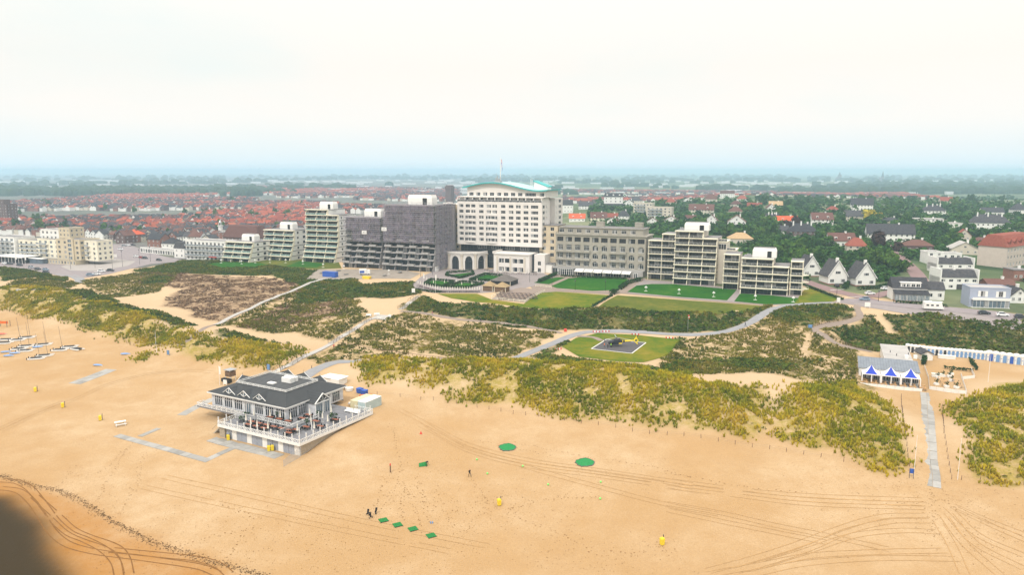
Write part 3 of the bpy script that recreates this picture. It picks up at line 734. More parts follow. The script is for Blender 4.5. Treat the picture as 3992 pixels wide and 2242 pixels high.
# wheel tracks and the tide wrack
def track(lines, w=.35, mat='track_sand', gauge=1.7, jig=.0):
 mbs = []
 for pix in lines:
  c = spline([(p.x, p.y) for p in GP(pix)], 1.2)
  for s in ((-.5, .5) if gauge else (0,)):
   pts = []
   for i, p in enumerate(c):
    d = (c[min(i + 1, len(c) - 1)] - c[max(i - 1, 0)]).normalized()
    q = p + Vector((-d.y, d.x, 0)) * gauge * s
    pts.append((q, d))
   mbs.append(pts)
 mb = MB()
 for pts in mbs:
  k = len(mb.v)
  for i, (q, d) in enumerate(pts):
   ww = w * (.65 + .7 * float(vnoise(q.x, q.y, 7, 77, 2)))
   for e in (-.5, .5):
    x, y = q.x - d.y * ww * e, q.y + d.x * ww * e
    mb.v.append((x, y, float(hz(x, y)) + .04))
  for i in range(len(pts) - 1):
   if vnoise(pts[i][0].x, pts[i][0].y, 5, 78, 2) < .19: continue
   mb.f.append((k + 2 * i, k + 2 * i + 2, k + 2 * i + 3, k + 2 * i + 1)); mb.m.append(0)
 return mb
c0 = lambda L: [(x / 1.84, 1600 + y / 1.84) for x, y in L]
mb = track([c0([(0,505),(120,515),(210,560),(280,640),(340,720),(400,800),(500,885),(600,925),(720,985),(790,1040),(835,1100),(855,1181)]),
   c0([(0,560),(130,580),(220,650),(300,760),(370,870),(470,955),(600,1000),(760,1030),(1000,1060),(1250,1095),(1450,1130),(1560,1175)]),
   c0([(250,620),(340,700),(430,780),(520,860),(640,915),(760,955),(850,1000),(900,1070),(925,1181)]),
   c0([(800,1005),(1000,1025),(1250,1050),(1420,1070),(1560,1110),(1640,1175)])], .19, 'track_dark', 1.5)
stuff(put('tyre_tracks', mb.mesh('tyre_tracks', 'track_dark')), 'dark wheel ruts winding over the damp sand at lower left', 'tracks')
cl = lambda L: [(2600 + x / 1.8506, 1500 + y / 1.8506) for x, y in L]
mb = track([[(0,1683),(90,1640),(170,1604),(320,1545),(420,1500),(560,1462),(700,1447),(830,1452)], [(0,1672),(120,1618),(250,1565)],
   [(1640,1640),(1700,1682),(1829,1748),(2056,1806),(2410,1856),(2700,1902)], [(1640,1660),(1720,1700),(1829,1758),(2056,1818),(2410,1868),(2700,1912)],
   [(1560,1600),(1700,1672),(1829,1736),(2056,1794),(2410,1846),(2700,1890)],
   cl([(0,690),(500,755),(1000,800),(1850,835)]), cl([(0,715),(500,775),(1000,830),(1850,865)]), cl([(0,740),(500,800),(1000,860),(1850,890)]),
   [(2036,1817),(2300,1890),(2600,1968),(2800,2006)], cl([(0,860),(400,930),(750,1010),(1150,1090),(1600,1190)]), cl([(0,905),(400,990),(750,1060),(1150,1140)]),
   [(560,1900),(900,1975),(1300,2060),(1750,2150)], [(640,1860),(1000,1940),(1400,2030),(1900,2130)], cl([(300,1345),(600,1265),(900,1170),(1250,1040),(1550,955),(1880,945)]), cl([(500,1345),(800,1260),(1050,1170),(1300,1060),(1600,990),(1890,985)]), cl([(700,1300),(1000,1205),(1350,1090),(1700,1055),(1950,1065)]),
   cl([(300,1372),(700,1300),(1050,1235),(1450,1212),(2000,1200)]), cl([(600,1372),(1000,1290),(1500,1255),(2100,1260)]),
   cl([(2060,870),(2300,975),(2576,1080)]), cl([(2040,900),(2250,1090),(2576,1235)]), cl([(2000,950),(2150,1150),(2400,1372)]), cl([(1960,1000),(2050,1150),(2150,1372)]),
   cl([(2080,890),(2350,1020),(2650,1150)]), cl([(2030,930),(2230,1150),(2576,1330)])], .16, 'track_sand', 1.6)
stuff(put('tyre_tracks', mb.mesh('tyre_tracks', 'track_sand')), 'pale wheel tracks curving across the dry beach sand', 'tracks')
def chips(mb, x, y, s):
 z = float(hz(x, y)); a = random.uniform(0, 3.14); c, d = math.cos(a) * s, math.sin(a) * s; k = random.uniform(.4, .9)
 mb.quad((x - c, y - d, z + .035), (x + d * k, y - c * k, z + .035), (x + c, y + d, z + .045), (x - d * k, y + c * k, z + .035))
mb = MB()
berm = spline([(p.x, p.y) for p in GP(c0([(-60,455),(0,470),(250,535),(480,590),(650,680),(820,800),(1000,890),(1200,970),(1450,1060),(1600,1110),(1850,1170),(2000,1230)]))], .5)
for i, p in enumerate(berm):
 for _ in range(11):
  o = random.gauss(0, .6) + .8 * float(vnoise(p.x, p.y, 6, 90, 2) - .5)
  if random.random() < .9: chips(mb, p.x + random.uniform(-.4, .4) - abs(o) * .4, p.y + o - .3, random.uniform(.06, .2))
stuff(put('tide_wrack', mb.mesh('tide_wrack', 'wrack')), 'broken brown line of seaweed and debris along the tide mark', 'seaweed')
mb = MB()
def steps(pix, n=1):
 c = spline([(p.x, p.y) for p in GP(pix)], .75)
 for i, p in enumerate(c):
  for _ in range(n): chips(mb, p.x + random.gauss(0, .18 + .15 * n), p.y + random.gauss(0, .18 + .15 * n), random.uniform(.12, .22))
for L in ([(1050,290),(1005,400),(985,520),(930,620),(880,700),(825,770)], [(1800,835),(1740,910),(1690,985),(1620,1080)], [(1790,845),(1650,885),(1500,910),(1350,955),(1220,970)],
          [(960,230),(880,300),(780,400),(700,450),(640,470)], [(930,260),(870,350),(800,480),(750,545),(700,660)], [(540,400),(480,470),(425,540)], [(1600,680),(1750,740),(1850,780)], [(770,1000),(760,1060),(740,1110)]): steps(c0(L))
c5 = lambda L: [(1400 + x / 1.98, 1600 + y / 1.98) for x, y in L]
for L in ([(250,500),(190,570),(150,680),(120,770)], [(340,560),(340,640),(330,740),(345,850)], [(370,600),(420,680),(430,760),(480,900)], [(440,520),(470,620),(500,700),(545,860)], [(600,600),(585,690),(590,760)],
          [(850,520),(920,590),(980,660),(1020,720)], [(1080,740),(950,770),(800,790),(650,780)], [(1150,770),(1300,860),(1480,920),(1640,1000),(1800,1090),(1900,1140)], [(1150,760),(1500,690),(1860,670)], [(320,520),(260,630),(170,760)],
          [(1200,250),(1500,310),(1750,360),(2000,390),(2300,450),(2560,520)], [(900,230),(1100,270),(1500,350)], [(2340,1050),(2100,1110),(1900,1100)], [(250,100),(290,300),(330,480)]): steps(c5(L))
for L in ([(0,640),(300,690),(700,760),(1000,780)], [(1880,760),(1920,900),(1915,1100)], [(2000,760),(2080,900),(2280,980)], [(1750,110),(1790,150)]): steps(cl(L))
for u, v, n, s in [(1945,1960,60,3), (2580,2125,40,2.5), (3620,1930,200,7), (3640,2000,200,9), (1690,2000,120,7), (1900,1980,80,7)]:
 g = G(u, v)
 for _ in range(n): chips(mb, g.x + random.gauss(0, s), g.y + random.gauss(0, s), random.uniform(.08, .16))
# scattered scuffs over the whole beach
for _ in range(5200):
 g = G(random.uniform(-100, 4100), 1500 + 740 * random.random() ** .8)
 if g.y < 200 and g.x > -95 + (150 - g.y) * .55 and vnoise(g.x, g.y, 22, 95, 2) > .45 and g.z < 4.2: chips(mb, g.x, g.y, random.uniform(.06, .14))
stuff(put('footprints', mb.mesh('footprints', 'foot')), 'trails of footprints and scuffs across the beach sand', 'footprints')
# ------------------------------------------------------------------ uncountable dune plants
NOGO = []      # plan outlines kept free of plants
def _free(x, y):
 ok = np.ones(x.shape, bool)
 for p in NOGO: ok &= ~in_poly(x, y, p)
 return ok
def corridor(pts, w):
 L = spline(pts, 2); a, b = [], []
 for i, p in enumerate(L):
  d = (L[min(i + 1, len(L) - 1)] - L[max(i - 1, 0)]).normalized(); a.append((p.x - d.y * w, p.y + d.x * w)); b.append((p.x + d.y * w, p.y - d.x * w))
 return a + b[::-1]
xy = lambda pix: [(p.x, p.y) for p in GP(pix)]
NOGO += [corridor(MAINPATH, 2.3), corridor(xy([(1185,1472),(1253,1433),(1322,1412),(1398,1407)]), 3), corridor(xy([(1560,1214),(1700,1232),(1850,1252),(2000,1268),(2130,1286),(2190,1300)]), 1.2),
         corridor(xy(BOARD), 1.8), corridor(xy([(1270,1345),(1350,1300),(1440,1245),(1540,1215),(1580,1195),(1640,1150)]), 2.0), corridor(xy([(1240,1395),(1310,1345)]), 1.5), [(p.x, p.y) for p in PAD],
         corridor(xy([(3345,1186),(3341,1206),(3353,1230),(3334,1246),(3260,1263),(3178,1283),(3209,1307),(3279,1347),(3396,1372)]), 1.6),
         xy([(2100,1162),(1705,1146),(1760,1160),(1850,1174),(1990,1189),(2178,1204),(2310,1194),(2330,1195),(2488,1210),(2760,1220),(2870,1214),(2993,1190),(3000,1150),(2400,1080)]),
         xy([(1190,1092),(1240,1050),(1560,1052),(1640,1066),(1600,1088),(1500,1086),(1380,1088),(1290,1092)]),
         xy([(1605,1112),(1640,1080),(1690,1058),(2080,1050),(2150,1078),(2130,1100),(2020,1132),(1880,1143),(1690,1143),(1620,1130)]),
         xy([(1425,1245),(1470,1220),(1540,1228),(1500,1250)]), xy([(1200,1480),(1300,1420),(1400,1520),(1300,1520)]),
         corridor(xy([(3330,1175),(3420,1180),(3560,1194),(3700,1206),(3850,1222),(4000,1241)]), 5.5), xy([(3340,1380),(3560,1340),(3992,1388),(3992,1500),(3700,1540),(3340,1520)]), xy([(800,1032),(870,1021),(1010,1026),(1050,1034),(990,1043),(860,1043)])]
_gi, _gj = np.meshgrid(np.arange(NX - 1), np.arange(NY - 1))
_cw = (GX[1:] - GX[:-1])[None, :] * (GY[1:] - GY[:-1])[:, None]
def spread(mask, per_m2, clump, seed, thr=.42):
 m = mask[:-1, :-1] * _cw * per_m2 * (_cw < 4)
 n = RNG.poisson(np.clip(m, 0, 20))
 x = np.repeat(GX[:-1][None, :].repeat(NY - 1, 0).ravel(), n.ravel()); y = np.repeat(GY[:-1][:, None].repeat(NX - 1, 1).ravel(), n.ravel())
 x = x + RNG.random(x.size) * 1.25; y = y + RNG.random(x.size) * 1.25
 keep = (vnoise(x, y, clump, seed, 3) > thr) & _free(x, y) & (np.abs(x) < y * .80 + 8)
 return x[keep], y[keep]
def tufts(x, y, h, w, blades, seed, lean=.55):
 "arching blades fanned from a point; h, w arrays"
 r = np.random.default_rng(seed); n = x.size; z = hz(x, y) - .06
 V = np.empty((n, blades, 4, 3), np.float32)
 for b in range(blades):
  a = r.random(n) * 6.283; t = r.random(n) * lean + .08; hh = h * (.6 + .5 * r.random(n)); ww = w * (.7 + .6 * r.random(n))
  ca, sa = np.cos(a), np.sin(a); ox, oy = ca * hh * t, sa * hh * t
  bx, by = x + ca * w * .5 * r.random(n), y + sa * w * .5 * r.random(n)
  V[:, b, 0] = np.stack([bx - sa * ww, by + ca * ww, z], -1); V[:, b, 1] = np.stack([bx + sa * ww, by - ca * ww, z], -1)
  V[:, b, 2] = np.stack([bx + ox + sa * ww * .3, by + oy - ca * ww * .3, z + hh], -1); V[:, b, 3] = np.stack([bx + ox - sa * ww * .3, by + oy + ca * ww * .3, z + hh * .96], -1)
 V = V.reshape(-1, 3); return V, np.arange(len(V), dtype=np.int32).reshape(-1, 4)
def clumps(x, y, rad, hgt, leaves, seed):
 "low bush: leaf sprays over a dome"
 r = np.random.default_rng(seed); n = x.size; z = hz(x, y)
 V = np.empty((n, leaves, 4, 3), np.float32)
 for b in range(leaves):
  a = r.random(n) * 6.283; e = np.arccos(r.random(n) * .95); rr = rad * (.55 + .5 * r.random(n))
  cx = x + np.cos(a) * np.sin(e) * rr; cy = y + np.sin(a) * np.sin(e) * rr; cz = z + np.cos(e) * hgt * (.7 + .5 * r.random(n)) + .03
  s = rad * (.3 + .35 * r.random(n))
  ux, uy, uz = r.normal(size=n), r.normal(size=n), r.normal(size=n) * .5; l = np.sqrt(ux * ux + uy * uy + uz * uz) + 1e-6; ux, uy, uz = ux / l * s, uy / l * s, uz / l * s
  vx, vy, vz = r.normal(size=n), r.normal(size=n), r.normal(size=n) * .6; l = np.sqrt(vx * vx + vy * vy + vz * vz) + 1e-6; vx, vy, vz = vx / l * s, vy / l * s, vz / l * s
  C = np.stack([cx, cy, cz], -1); U = np.stack([ux, uy, uz], -1); W = np.stack([vx, vy, vz], -1)
  V[:, b, 0] = C - U; V[:, b, 1] = C - W * .8; V[:, b, 2] = C + U; V[:, b, 3] = C + W * .8
 V = V.reshape(-1, 3); return V, np.arange(len(V), dtype=np.int32).reshape(-1, 4)
M2('grass_olive', [(.035, .055, .007), (.085, .10, .01), (.19, .165, .02), (.30, .215, .045)], .45, .9, 5, scale2=.06)
def plant(name, label, cat, VF, mat): stuff(put(name, np_mesh(name, *VF, mat)), label, cat)
mk = _blur(c_mar, 3)
x, y = spread(mk, 3.6, 4.2, 101, .36)
plant('marram_grass', 'yellow-green marram grass in tufts over the sandy foredunes', 'grass', tufts(x, y, .45 + .75 * RNG.random(x.size), .11 + .11 * RNG.random(x.size), 7, 1), 'marram')
x, y = spread(np.clip(c_scr + .1 * c_mar, 0, 1), 1.7, 4.0, 103, .45)
plant('dune_scrub', 'low patchy olive scrub between bare sand in the dune hollows', 'scrub', clumps(x, y, .28 + .5 * RNG.random(x.size) ** 2, .18 + .35 * RNG.random(x.size), 10, 2), 'scrub_leaf')
x, y = spread(c_grn, 1.1, 4, 105, .36)
plant('green_thicket', 'dense dark green thicket covering the banks and hollows', 'scrub', clumps(x, y, .5 + .6 * RNG.random(x.size), .25 + .5 * RNG.random(x.size), 10, 3), 'green_leaf')
x, y = spread(c_brn, 1.1, 5, 107, .44)
plant('brown_heath', 'brown wiry heath on the dune slope below the apartments', 'scrub', clumps(x, y, .3 + .45 * RNG.random(x.size), .15 + .3 * RNG.random(x.size), 8, 4), 'brown_leaf')
x, y = spread(np.clip(c_grn * .7 + c_scr * .6, 0, 1), 1.8, 6, 109, .47)
plant('dune_grass', 'ochre and green grass tussocks scattered through the scrub', 'grass', tufts(x, y, .5 + .5 * RNG.random(x.size), .12 + .1 * RNG.random(x.size), 7, 5), 'grass_olive')
# ------------------------------------------------------------------ building kit
TH = R(23.0)                       # the sea front runs at this angle
E1 = Vector((math.cos(TH), -math.sin(TH), 0)); E2 = Vector((math.sin(TH), math.cos(TH), 0))
M('curtain', (.34, .34, .34), .8, .25, 1.5); M('win_box', (.5, .5, .48), .6, .05)
def proj(p):
 d = Vector(p) - Vector((0, 0, CAM_H))
 f = d.y * _cp - d.z * _sp; up = d.y * _sp + d.z * _cp
 return W0 / 2 + FPX * d.x / f, H0 / 2 - FPX * up / f
def span(O, u, d=E1):
 "length along d from O that reaches photo column u"
 lo, hi = 0.0, 300.0
 s = 1 if proj(O + d * 1)[0] > proj(O)[0] else -1
 for _ in range(50):
  m = (lo + hi) / 2
  if (proj(O + d * m)[0] - u) * s < 0: lo = m
  else: hi = m
 return lo
def facade(W, z0, z1, ops, depth=.3, mi=0, mb=None, rev=0):
 "wall face in the xz plane with openings (x0, x1, za, zb) and their reveals"
 mb = mb or MB()
 xs = sorted({0.0, W} | {o[0] for o in ops} | {o[1] for o in ops}); zs = sorted({z0, z1} | {o[2] for o in ops} | {o[3] for o in ops})
 hole = [[any(o[0] - 1e-6 <= (a + b) / 2 <= o[1] and o[2] <= (c + d) / 2 <= o[3] for o in ops) for c, d in zip(zs[:-1], zs[1:])] for a, b in zip(xs[:-1], xs[1:])]
 for j, (c, d) in enumerate(zip(zs[:-1], zs[1:])):
  i = 0
  while i < len(xs) - 1:
   if hole[i][j]: i += 1; continue
   k = i
   while k + 1 < len(xs) - 1 and not hole[k + 1][j]: k += 1
   mb.quad((xs[i], 0, c), (xs[k + 1], 0, c), (xs[k + 1], 0, d), (xs[i], 0, d), mi); i = k + 1
 for a, b, c, d in [o[:4] for o in ops]:
  mb.quad((a, 0, c), (b, 0, c), (b, depth, c), (a, depth, c), rev); mb.quad((a, depth, d), (b, depth, d), (b, 0, d), (a, 0, d), rev)
  mb.quad((a, depth, c), (a, depth, d), (a, 0, d), (a, 0, c), rev); mb.quad((b, 0, c), (b, 0, d), (b, depth, d), (b, depth, c), rev)
 return mb
def window_mesh(w, h, mull=1, trans=0, glass='glass', frame='frame', curtain=0, fw=.09):
 def mk():
  mb = MB()
  mb.quad((-w / 2, 0, 0), (w / 2, 0, 0), (w / 2, 0, h), (-w / 2, 0, h), 0)
  t = fw
  for a in ((-w / 2, 0, w / 2, t), (-w / 2, h - t, w / 2, h), (-w / 2, t, -w / 2 + t, h - t), (w / 2 - t, t, w / 2, h - t)): mb.box(a[0], -.07, a[1], a[2], -.01, a[3], 1)
  for i in range(mull):
   x = -w / 2 + w * (i + 1) / (mull + 1); mb.box(x - t * .4, -.06, t, x + t * .4, -.01, h - t, 1)
  if trans: mb.box(-w / 2 + t, -.055, h * trans - t * .4, w / 2 - t, -.012, h * trans + t * .4, 1)
  n = mull + 1
  for i in range(n):
   if (curtain >> i) & 1:
    x0 = -w / 2 + w * i / n + t; x1 = -w / 2 + w * (i + 1) / n - t
    mb.quad((x0, -.004, t), (x1, -.004, t), (x1, -.004, h - t), (x0, -.004, h - t), 2)
  return mb.mesh('window', [glass, frame, 'curtain'])
 return cached(('win', round(w, 2), round(h, 2), mull, trans, glass, frame, curtain, fw), mk)
def window(parent, x, y, z, w, h, rz=0.0, **k):
 k.setdefault('curtain', random.choice((0, 0, 1, 2, 0, 3)))
 return put('window', window_mesh(w, h, **k), parent, (x, y, z), rz)
def side_box(mb, x0, y0, z0, x1, y1, z1, mi=0, faces='LRBT'):
 if 'L' in faces: mb.quad((x0, y1, z0), (x0, y0, z0), (x0, y0, z1), (x0, y1, z1), mi)
 if 'R' in faces: mb.quad((x1, y0, z0), (x1, y1, z0), (x1, y1, z1), (x1, y0, z1), mi)
 if 'B' in faces: mb.quad((x1, y1, z0), (x0, y1, z0), (x0, y1, z1), (x1, y1, z1), mi)
 if 'F' in faces: mb.quad((x0, y0, z0), (x1, y0, z0), (x1, y0, z1), (x0, y0, z1), mi)
 if 'T' in faces: mb.quad((x0, y0, z1), (x1, y0, z1), (x1, y1, z1), (x0, y1, z1), mi)
 return mb
def arch_fill(mb, x0, x1, zs, y0=0.0, y1=.3, mi=0, n=8, top=None):
 "masonry between a round arch springing at zs and the square head of its opening"
 r = (x1 - x0) / 2; cx = (x0 + x1) / 2; zt = zs + r if top is None else top
 pts = [(cx - r * math.cos(math.pi * i / n), zs + (zt - zs) * math.sin(math.pi * i / n)) for i in range(n + 1)]
 for half in (range(0, n // 2), range(n // 2, n)):
  for i in half:
   (a, b), (c, d) = pts[i], pts[i + 1]
   mb.quad((a, y0, b), (c, y0, d), (c, y0, zt), (a, y0, zt), mi)
   mb.quad((a, y0, b), (a, y1, b), (c, y1, d), (c, y0, d), mi)
def parapet(mb, x0, y0, x1, y1, z, h, t=.3, mi=0):
 mb.box(x0, y0, z, x1, y0 + t, z + h, mi); mb.box(x0, y1 - t, z, x1, y1, z + h, mi); mb.box(x0, y0 + t, z, x0 + t, y1 - t, z + h, mi); mb.box(x1 - t, y0 + t, z, x1, y1 - t, z + h, mi)
# ------------------------------------------------------------------ terraced apartment blocks on the sea front
def rail_mesh(w, glass, h=1.0, posts=2, frame='frame'):
 def mk():
  mb = MB(); mb.quad((0, 0, .08), (w, 0, .08), (w, 0, h - .05), (0, 0, h - .05), 0)
  mb.box(0, -.04, h - .06, w, .04, h + .02, 1); mb.box(0, -.035, .5, w, -.005, .55, 1)
  for i in range(posts + 1): x = w * i / posts; mb.box(x - .03, -.045, 0, x + .03, .03, h - .06, 1)
  return mb.mesh('railing', [glass, frame])
 return cached(('rail', round(w, 2), glass, h, posts, frame), mk)
def fin_mesh(d, h, mat):
 "curved partition between balconies, bulging to the sea"
 def mk():
  mb = MB(); prof = [(0, 0), (0, h * .2), (.12 * d, h * .45), (.38 * d, h * .72), (.55 * d, h * .9), (.6 * d, h), (d, h), (d, 0)]
  for s in (-.13, .13): mb.poly([(s, y, z) for y, z in (prof if s > 0 else prof[::-1])])
  for (a, b), (c, e) in zip(prof[:-1], prof[1:]): mb.quad((-.13, a, b), (-.13, c, e), (.13, c, e), (.13, a, b))
  return mb.mesh('partition', mat)
 return cached(('fin', round(d, 2), round(h, 2), mat), mk)
def glaze_mesh(w, h, k, glass='glass', fr='frame'):
 def mk():
  mb = MB(); mb.quad((0, 0, 0), (w, 0, 0), (w, 0, h), (0, 0, h), 0)
  n = max(3, int(w / 1.25))
  for i in range(n + 1): x = w * i / n; mb.box(max(0, x - .05), -.06, 0, min(w, x + .05), -.005, h, 1)
  mb.box(0, -.065, h - .12, w, -.006, h, 1)
  r = random.Random(k)
  for i in range(n):
   if r.random() < .2: mb.quad((w * i / n + .06, -.003, .1), (w * (i + 1) / n - .06, -.003, .1), (w * (i + 1) / n - .06, -.003, h - .14), (w * i / n + .06, -.003, h - .14), 2)
  return mb.mesh('window', [glass, fr, 'curtain'])
 return cached(('glaze', round(w, 2), round(h, 2), k, glass, fr), mk)
def apartments(label, O, Wd, bays, yo, fh, depth, wall='cream', rail='glass_teal', band='cream', fins=True, skip=(), side_cols=(), roof_box=None, rz=-TH, name='apartment_block', group=None, bal=1.9, glass='glass', posts=2, left_side=False, boxes=False):
 "yo: front of each floor, lowest first (metres back from the lowest balcony edge)"
 t = thing(name, label, 'apartments', tuple(O), rz, group)
 F = len(yo); bw = Wd / bays
 core = MB()
 for f, y in enumerate(yo):
  z0, z1 = f * fh, (f + 1) * fh
  b = [k for k in range(bays) if (f, k) not in skip]
  x0, x1 = b[0] * bw, (b[-1] + 1) * bw
  core.box(x0, y + bal + .02, z0, x1, depth, z1, 0)
  sl = MB(); sl.box(x0 - .2, y - .1, z1 - .42, x1 + .2, y + bal + .3, z1 + .03, 0)
  if f == F - 1 or yo[f + 1] > y + .8 or len(skip): sl.box(x0 - .2, y + bal + .3, z1 - .3, x1 + .2, depth + .1, z1 + .03, 1)
  part('balcony_slab', sl, [band, 'flat_roof'], t)
  for k in b:
   put('window', glaze_mesh(bw - .3, fh - .5, random.randrange(4), glass, 'frame_dark'), t, (k * bw + .15, y + bal, z0 + .04))
   if boxes and 0 < f < 6: put('balcony_box', cached(('bbox', round(bw, 1)), lambda: MB().box(0, -1.5, -.3, bw * .55, .1, -.05).box(0, -1.5, -.05, bw * .55, -1.35, .95).box(0, -1.35, -.05, .12, .1, .95).box(bw * .55 - .12, -1.35, -.05, bw * .55, .1, .95).mesh('balcony_box', 'concrete')), t, (k * bw + .3, y, z0 + .03))
   elif f > 0: put('railing', rail_mesh(bw - .3, rail, posts=posts), t, (k * bw + .15, y + .1, z0 + .03))
  for k in ([b[0]] + [q + 1 for q in b]):
   xx = min(max(k * bw, x0 + .1), x1 - .1)
   put('partition', fin_mesh(bal + .1, fh - .42, band) if fins else cached(('pin', round(bal, 2), fh, band), lambda: MB().box(-.12, 0, 0, .12, bal + .1, fh - .42).mesh('partition', band)), t, (xx, y - .02, z0 + .03))
 part('wall', core, wall, t)
 for f in range(F):
  for sy, sw, sh in side_cols:
   if sy > yo[f] + bal + 1 and (f, bays - 1) not in skip: window(t, Wd + .03, sy, f * fh + .9, sw, sh, math.pi / 2, frame='frame_dark')
   if left_side and sy > yo[f] + bal + 1: window(t, -.03, sy, f * fh + .9, sw, sh, -math.pi / 2, frame='frame_dark')
 zt = F * fh + .03
 if roof_box:
  x0, y0, x1, y1, h = roof_box
  mb = MB(); mb.box(x0, y0, zt, x1, y1, zt + h * .7, 0); mb.box(x0, y0, zt + h * .7, x1, y1, zt + h, 0, (.5, .5)); mb.box(x0 + .7, y0 + .6, zt + h, x1 - .7, y1 - .6, zt + h + .15, 1)
  rb = part('lift_house', mb, ['white', 'flat_roof'], t)
  part('door', MB().box(x0 + (x1 - x0) * .62, y0 - .06, zt + .1, x0 + (x1 - x0) * .8, y0 - .01, zt + h * .68), 'black', rb)
  for q in range(2): part('roof_vent', MB().box(x0 - 2.4 + q * .9, y0 + 2, zt, x0 - 1.9 + q * .9, y0 + 2.5, zt + 1.0).cyl((x0 - 2.15 + q * .9, y0 + 2.25, zt + 1.0), (x0 - 2.15 + q * .9, y0 + 2.25, zt + 1.25), .35), 'metal', t)
 return t
def base(u, v, z=None):
 return G(u, v) if z is None else Gz(u, v, z)
# left row: three white terraced blocks
O = base(864, 1021); apartments('low four-storey white terraced apartment block left of the taller terraced ones', O, span(O, 968), 3, [0, 1.3, 2.6, 3.9], 3.1, 26, 'white', side_cols=((9, 1.5, 1.3), (15, 2.2, 1.5), (21, 2.2, 1.8)), roof_box=(6, 12, 16, 17, 4.2))
O = base(1013, 1013); apartments('six-storey white terraced apartment block between the low and the tall terraced blocks', O, span(O, 1128), 3, [0, 1.3, 2.6, 3.9, 4.6, 4.6], 3.15, 27, 'white', side_cols=((9, 1.5, 1.3), (15, 2.2, 1.5), (21, 2.2, 1.8)), roof_box=(7, 12, 17, 17, 4.5))
O = base(1178, 1021); apartments('tallest white terraced apartment block, just left of the scaffolding', O, span(O, 1302), 3, [0, 1.3, 2.6, 3.9, 4.6, 4.6, 4.6, 4.6, 4.6, 5], 3.2, 24, 'white', side_cols=((9, 1.2, 1.2),), skip=((9, 2),), roof_box=(7, 10, 17, 15, 4.5))
# right rows
O = base(2524, 1089); apartments('two-bay cream balcony block next to the grey hotel wing', O, span(O, 2628), 2, [0, 0, 0, 0, 0, 0, .6], 3.3, 14, wall='stone', rail='glass', fins=False, posts=4, skip=((6, 0),), bal=2.1)
O = base(2622, 1108); Bt = apartments('tall three-bay cream balcony block with a white roof house', O, span(O, 2785), 3, [0, .5, 1.0, 1.5, 2.0, 2.0, 2.0, 2.2], 3.2, 20, wall='stone', rail='glass', posts=3, skip=((7, 2),), side_cols=((11, 2, 1.5), (15.5, 1.6, 1.5)), roof_box=(3.5, 7, 15, 12, 3.8), bal=2.1)
O = base(2816, 1128); apartments('narrow single-bay cream balcony block between two wider ones', O, span(O, 2876), 1, [0, .3, .6, .8, .8], 3.25, 14, wall='stone', rail='glass', fins=False, posts=4, bal=2.1)
O = base(2884, 1147); Dt = apartments('five-storey cream balcony block nearest the road with a white roof house', O, span(O, 3068), 3, [0, .5, 1.0, 1.4, 1.6], 3.2, 17, wall='stone', rail='glass', posts=3, skip=((4, 2),), side_cols=(), roof_box=(4, 6, 14, 11, 4.2), bal=2.1)
O = base(3076, 1156) + E2 * 2.5; Et = apartments('end block of cream corner balconies beside the road with the white houses', O, span(O, 3124), 1, [0, 0, 0, 0, .6], 3.0, 12, wall='stone', rail='glass', fins=False, posts=4, bal=2.2)
for f in range(1, 4):      # pointed corner balconies
 mb = MB(); w = span(O, 3124)
 mb.poly([(w, 0, f * 3 - .3), (w + 2.6, 3.0, f * 3 - .3), (w, 6, f * 3 - .3)][::-1]); mb.poly([(w, 0, f * 3 + .03), (w + 2.6, 3.0, f * 3 + .03), (w, 6, f * 3 + .03)])
 mb.quad((w, 0, f * 3 - .3), (w + 2.6, 3, f * 3 - .3), (w + 2.6, 3, f * 3 + .03), (w, 0, f * 3 + .03)); mb.quad((w + 2.6, 3, f * 3 - .3), (w, 6, f * 3 - .3), (w, 6, f * 3 + .03), (w + 2.6, 3, f * 3 + .03))
 part('corner_balcony', mb, 'cream', Et)
 r = MB().beam((w, 0, f * 3 + 1), (w + 2.6, 3, f * 3 + 1), .06).beam((w + 2.6, 3, f * 3 + 1), (w, 6, f * 3 + 1), .06)
 for q in range(4): r.beam((w + 2.6 * q / 3, 3 * q / 3, f * 3), (w + 2.6 * q / 3, q, f * 3 + 1), .05)
 part('railing', r, 'frame', Et)
# stepped rear terraces of the tall right block
wB = span(Vector(Bt.location), 2785)
for k, (x0, z1) in enumerate(((wB, 20.5), (wB + 4, 16.5))):
 mb = MB(); mb.box(x0 + .01, 7, 0, x0 + 4, 19, z1, 0); mb.box(x0 - .0, 6.6, z1, x0 + 4.3, 19.3, z1 + .35, 1)
 part('rear_wing', mb, ['stone', 'cream'], Bt); put('railing', rail_mesh(4.0, 'glass', posts=3), Bt, (x0 + .1, 6.8, z1 + .35))
 put('window', glaze_mesh(3.4, 2.6, k), Bt, (x0 + .3, 6.98, z1 - 3.4)); window(Bt, x0 + 4.03, 11, z1 - 3, 2.2, 1.6, math.pi / 2); window(Bt, x0 + 4.03, 15, z1 - 3, 2.2, 1.6, math.pi / 2)
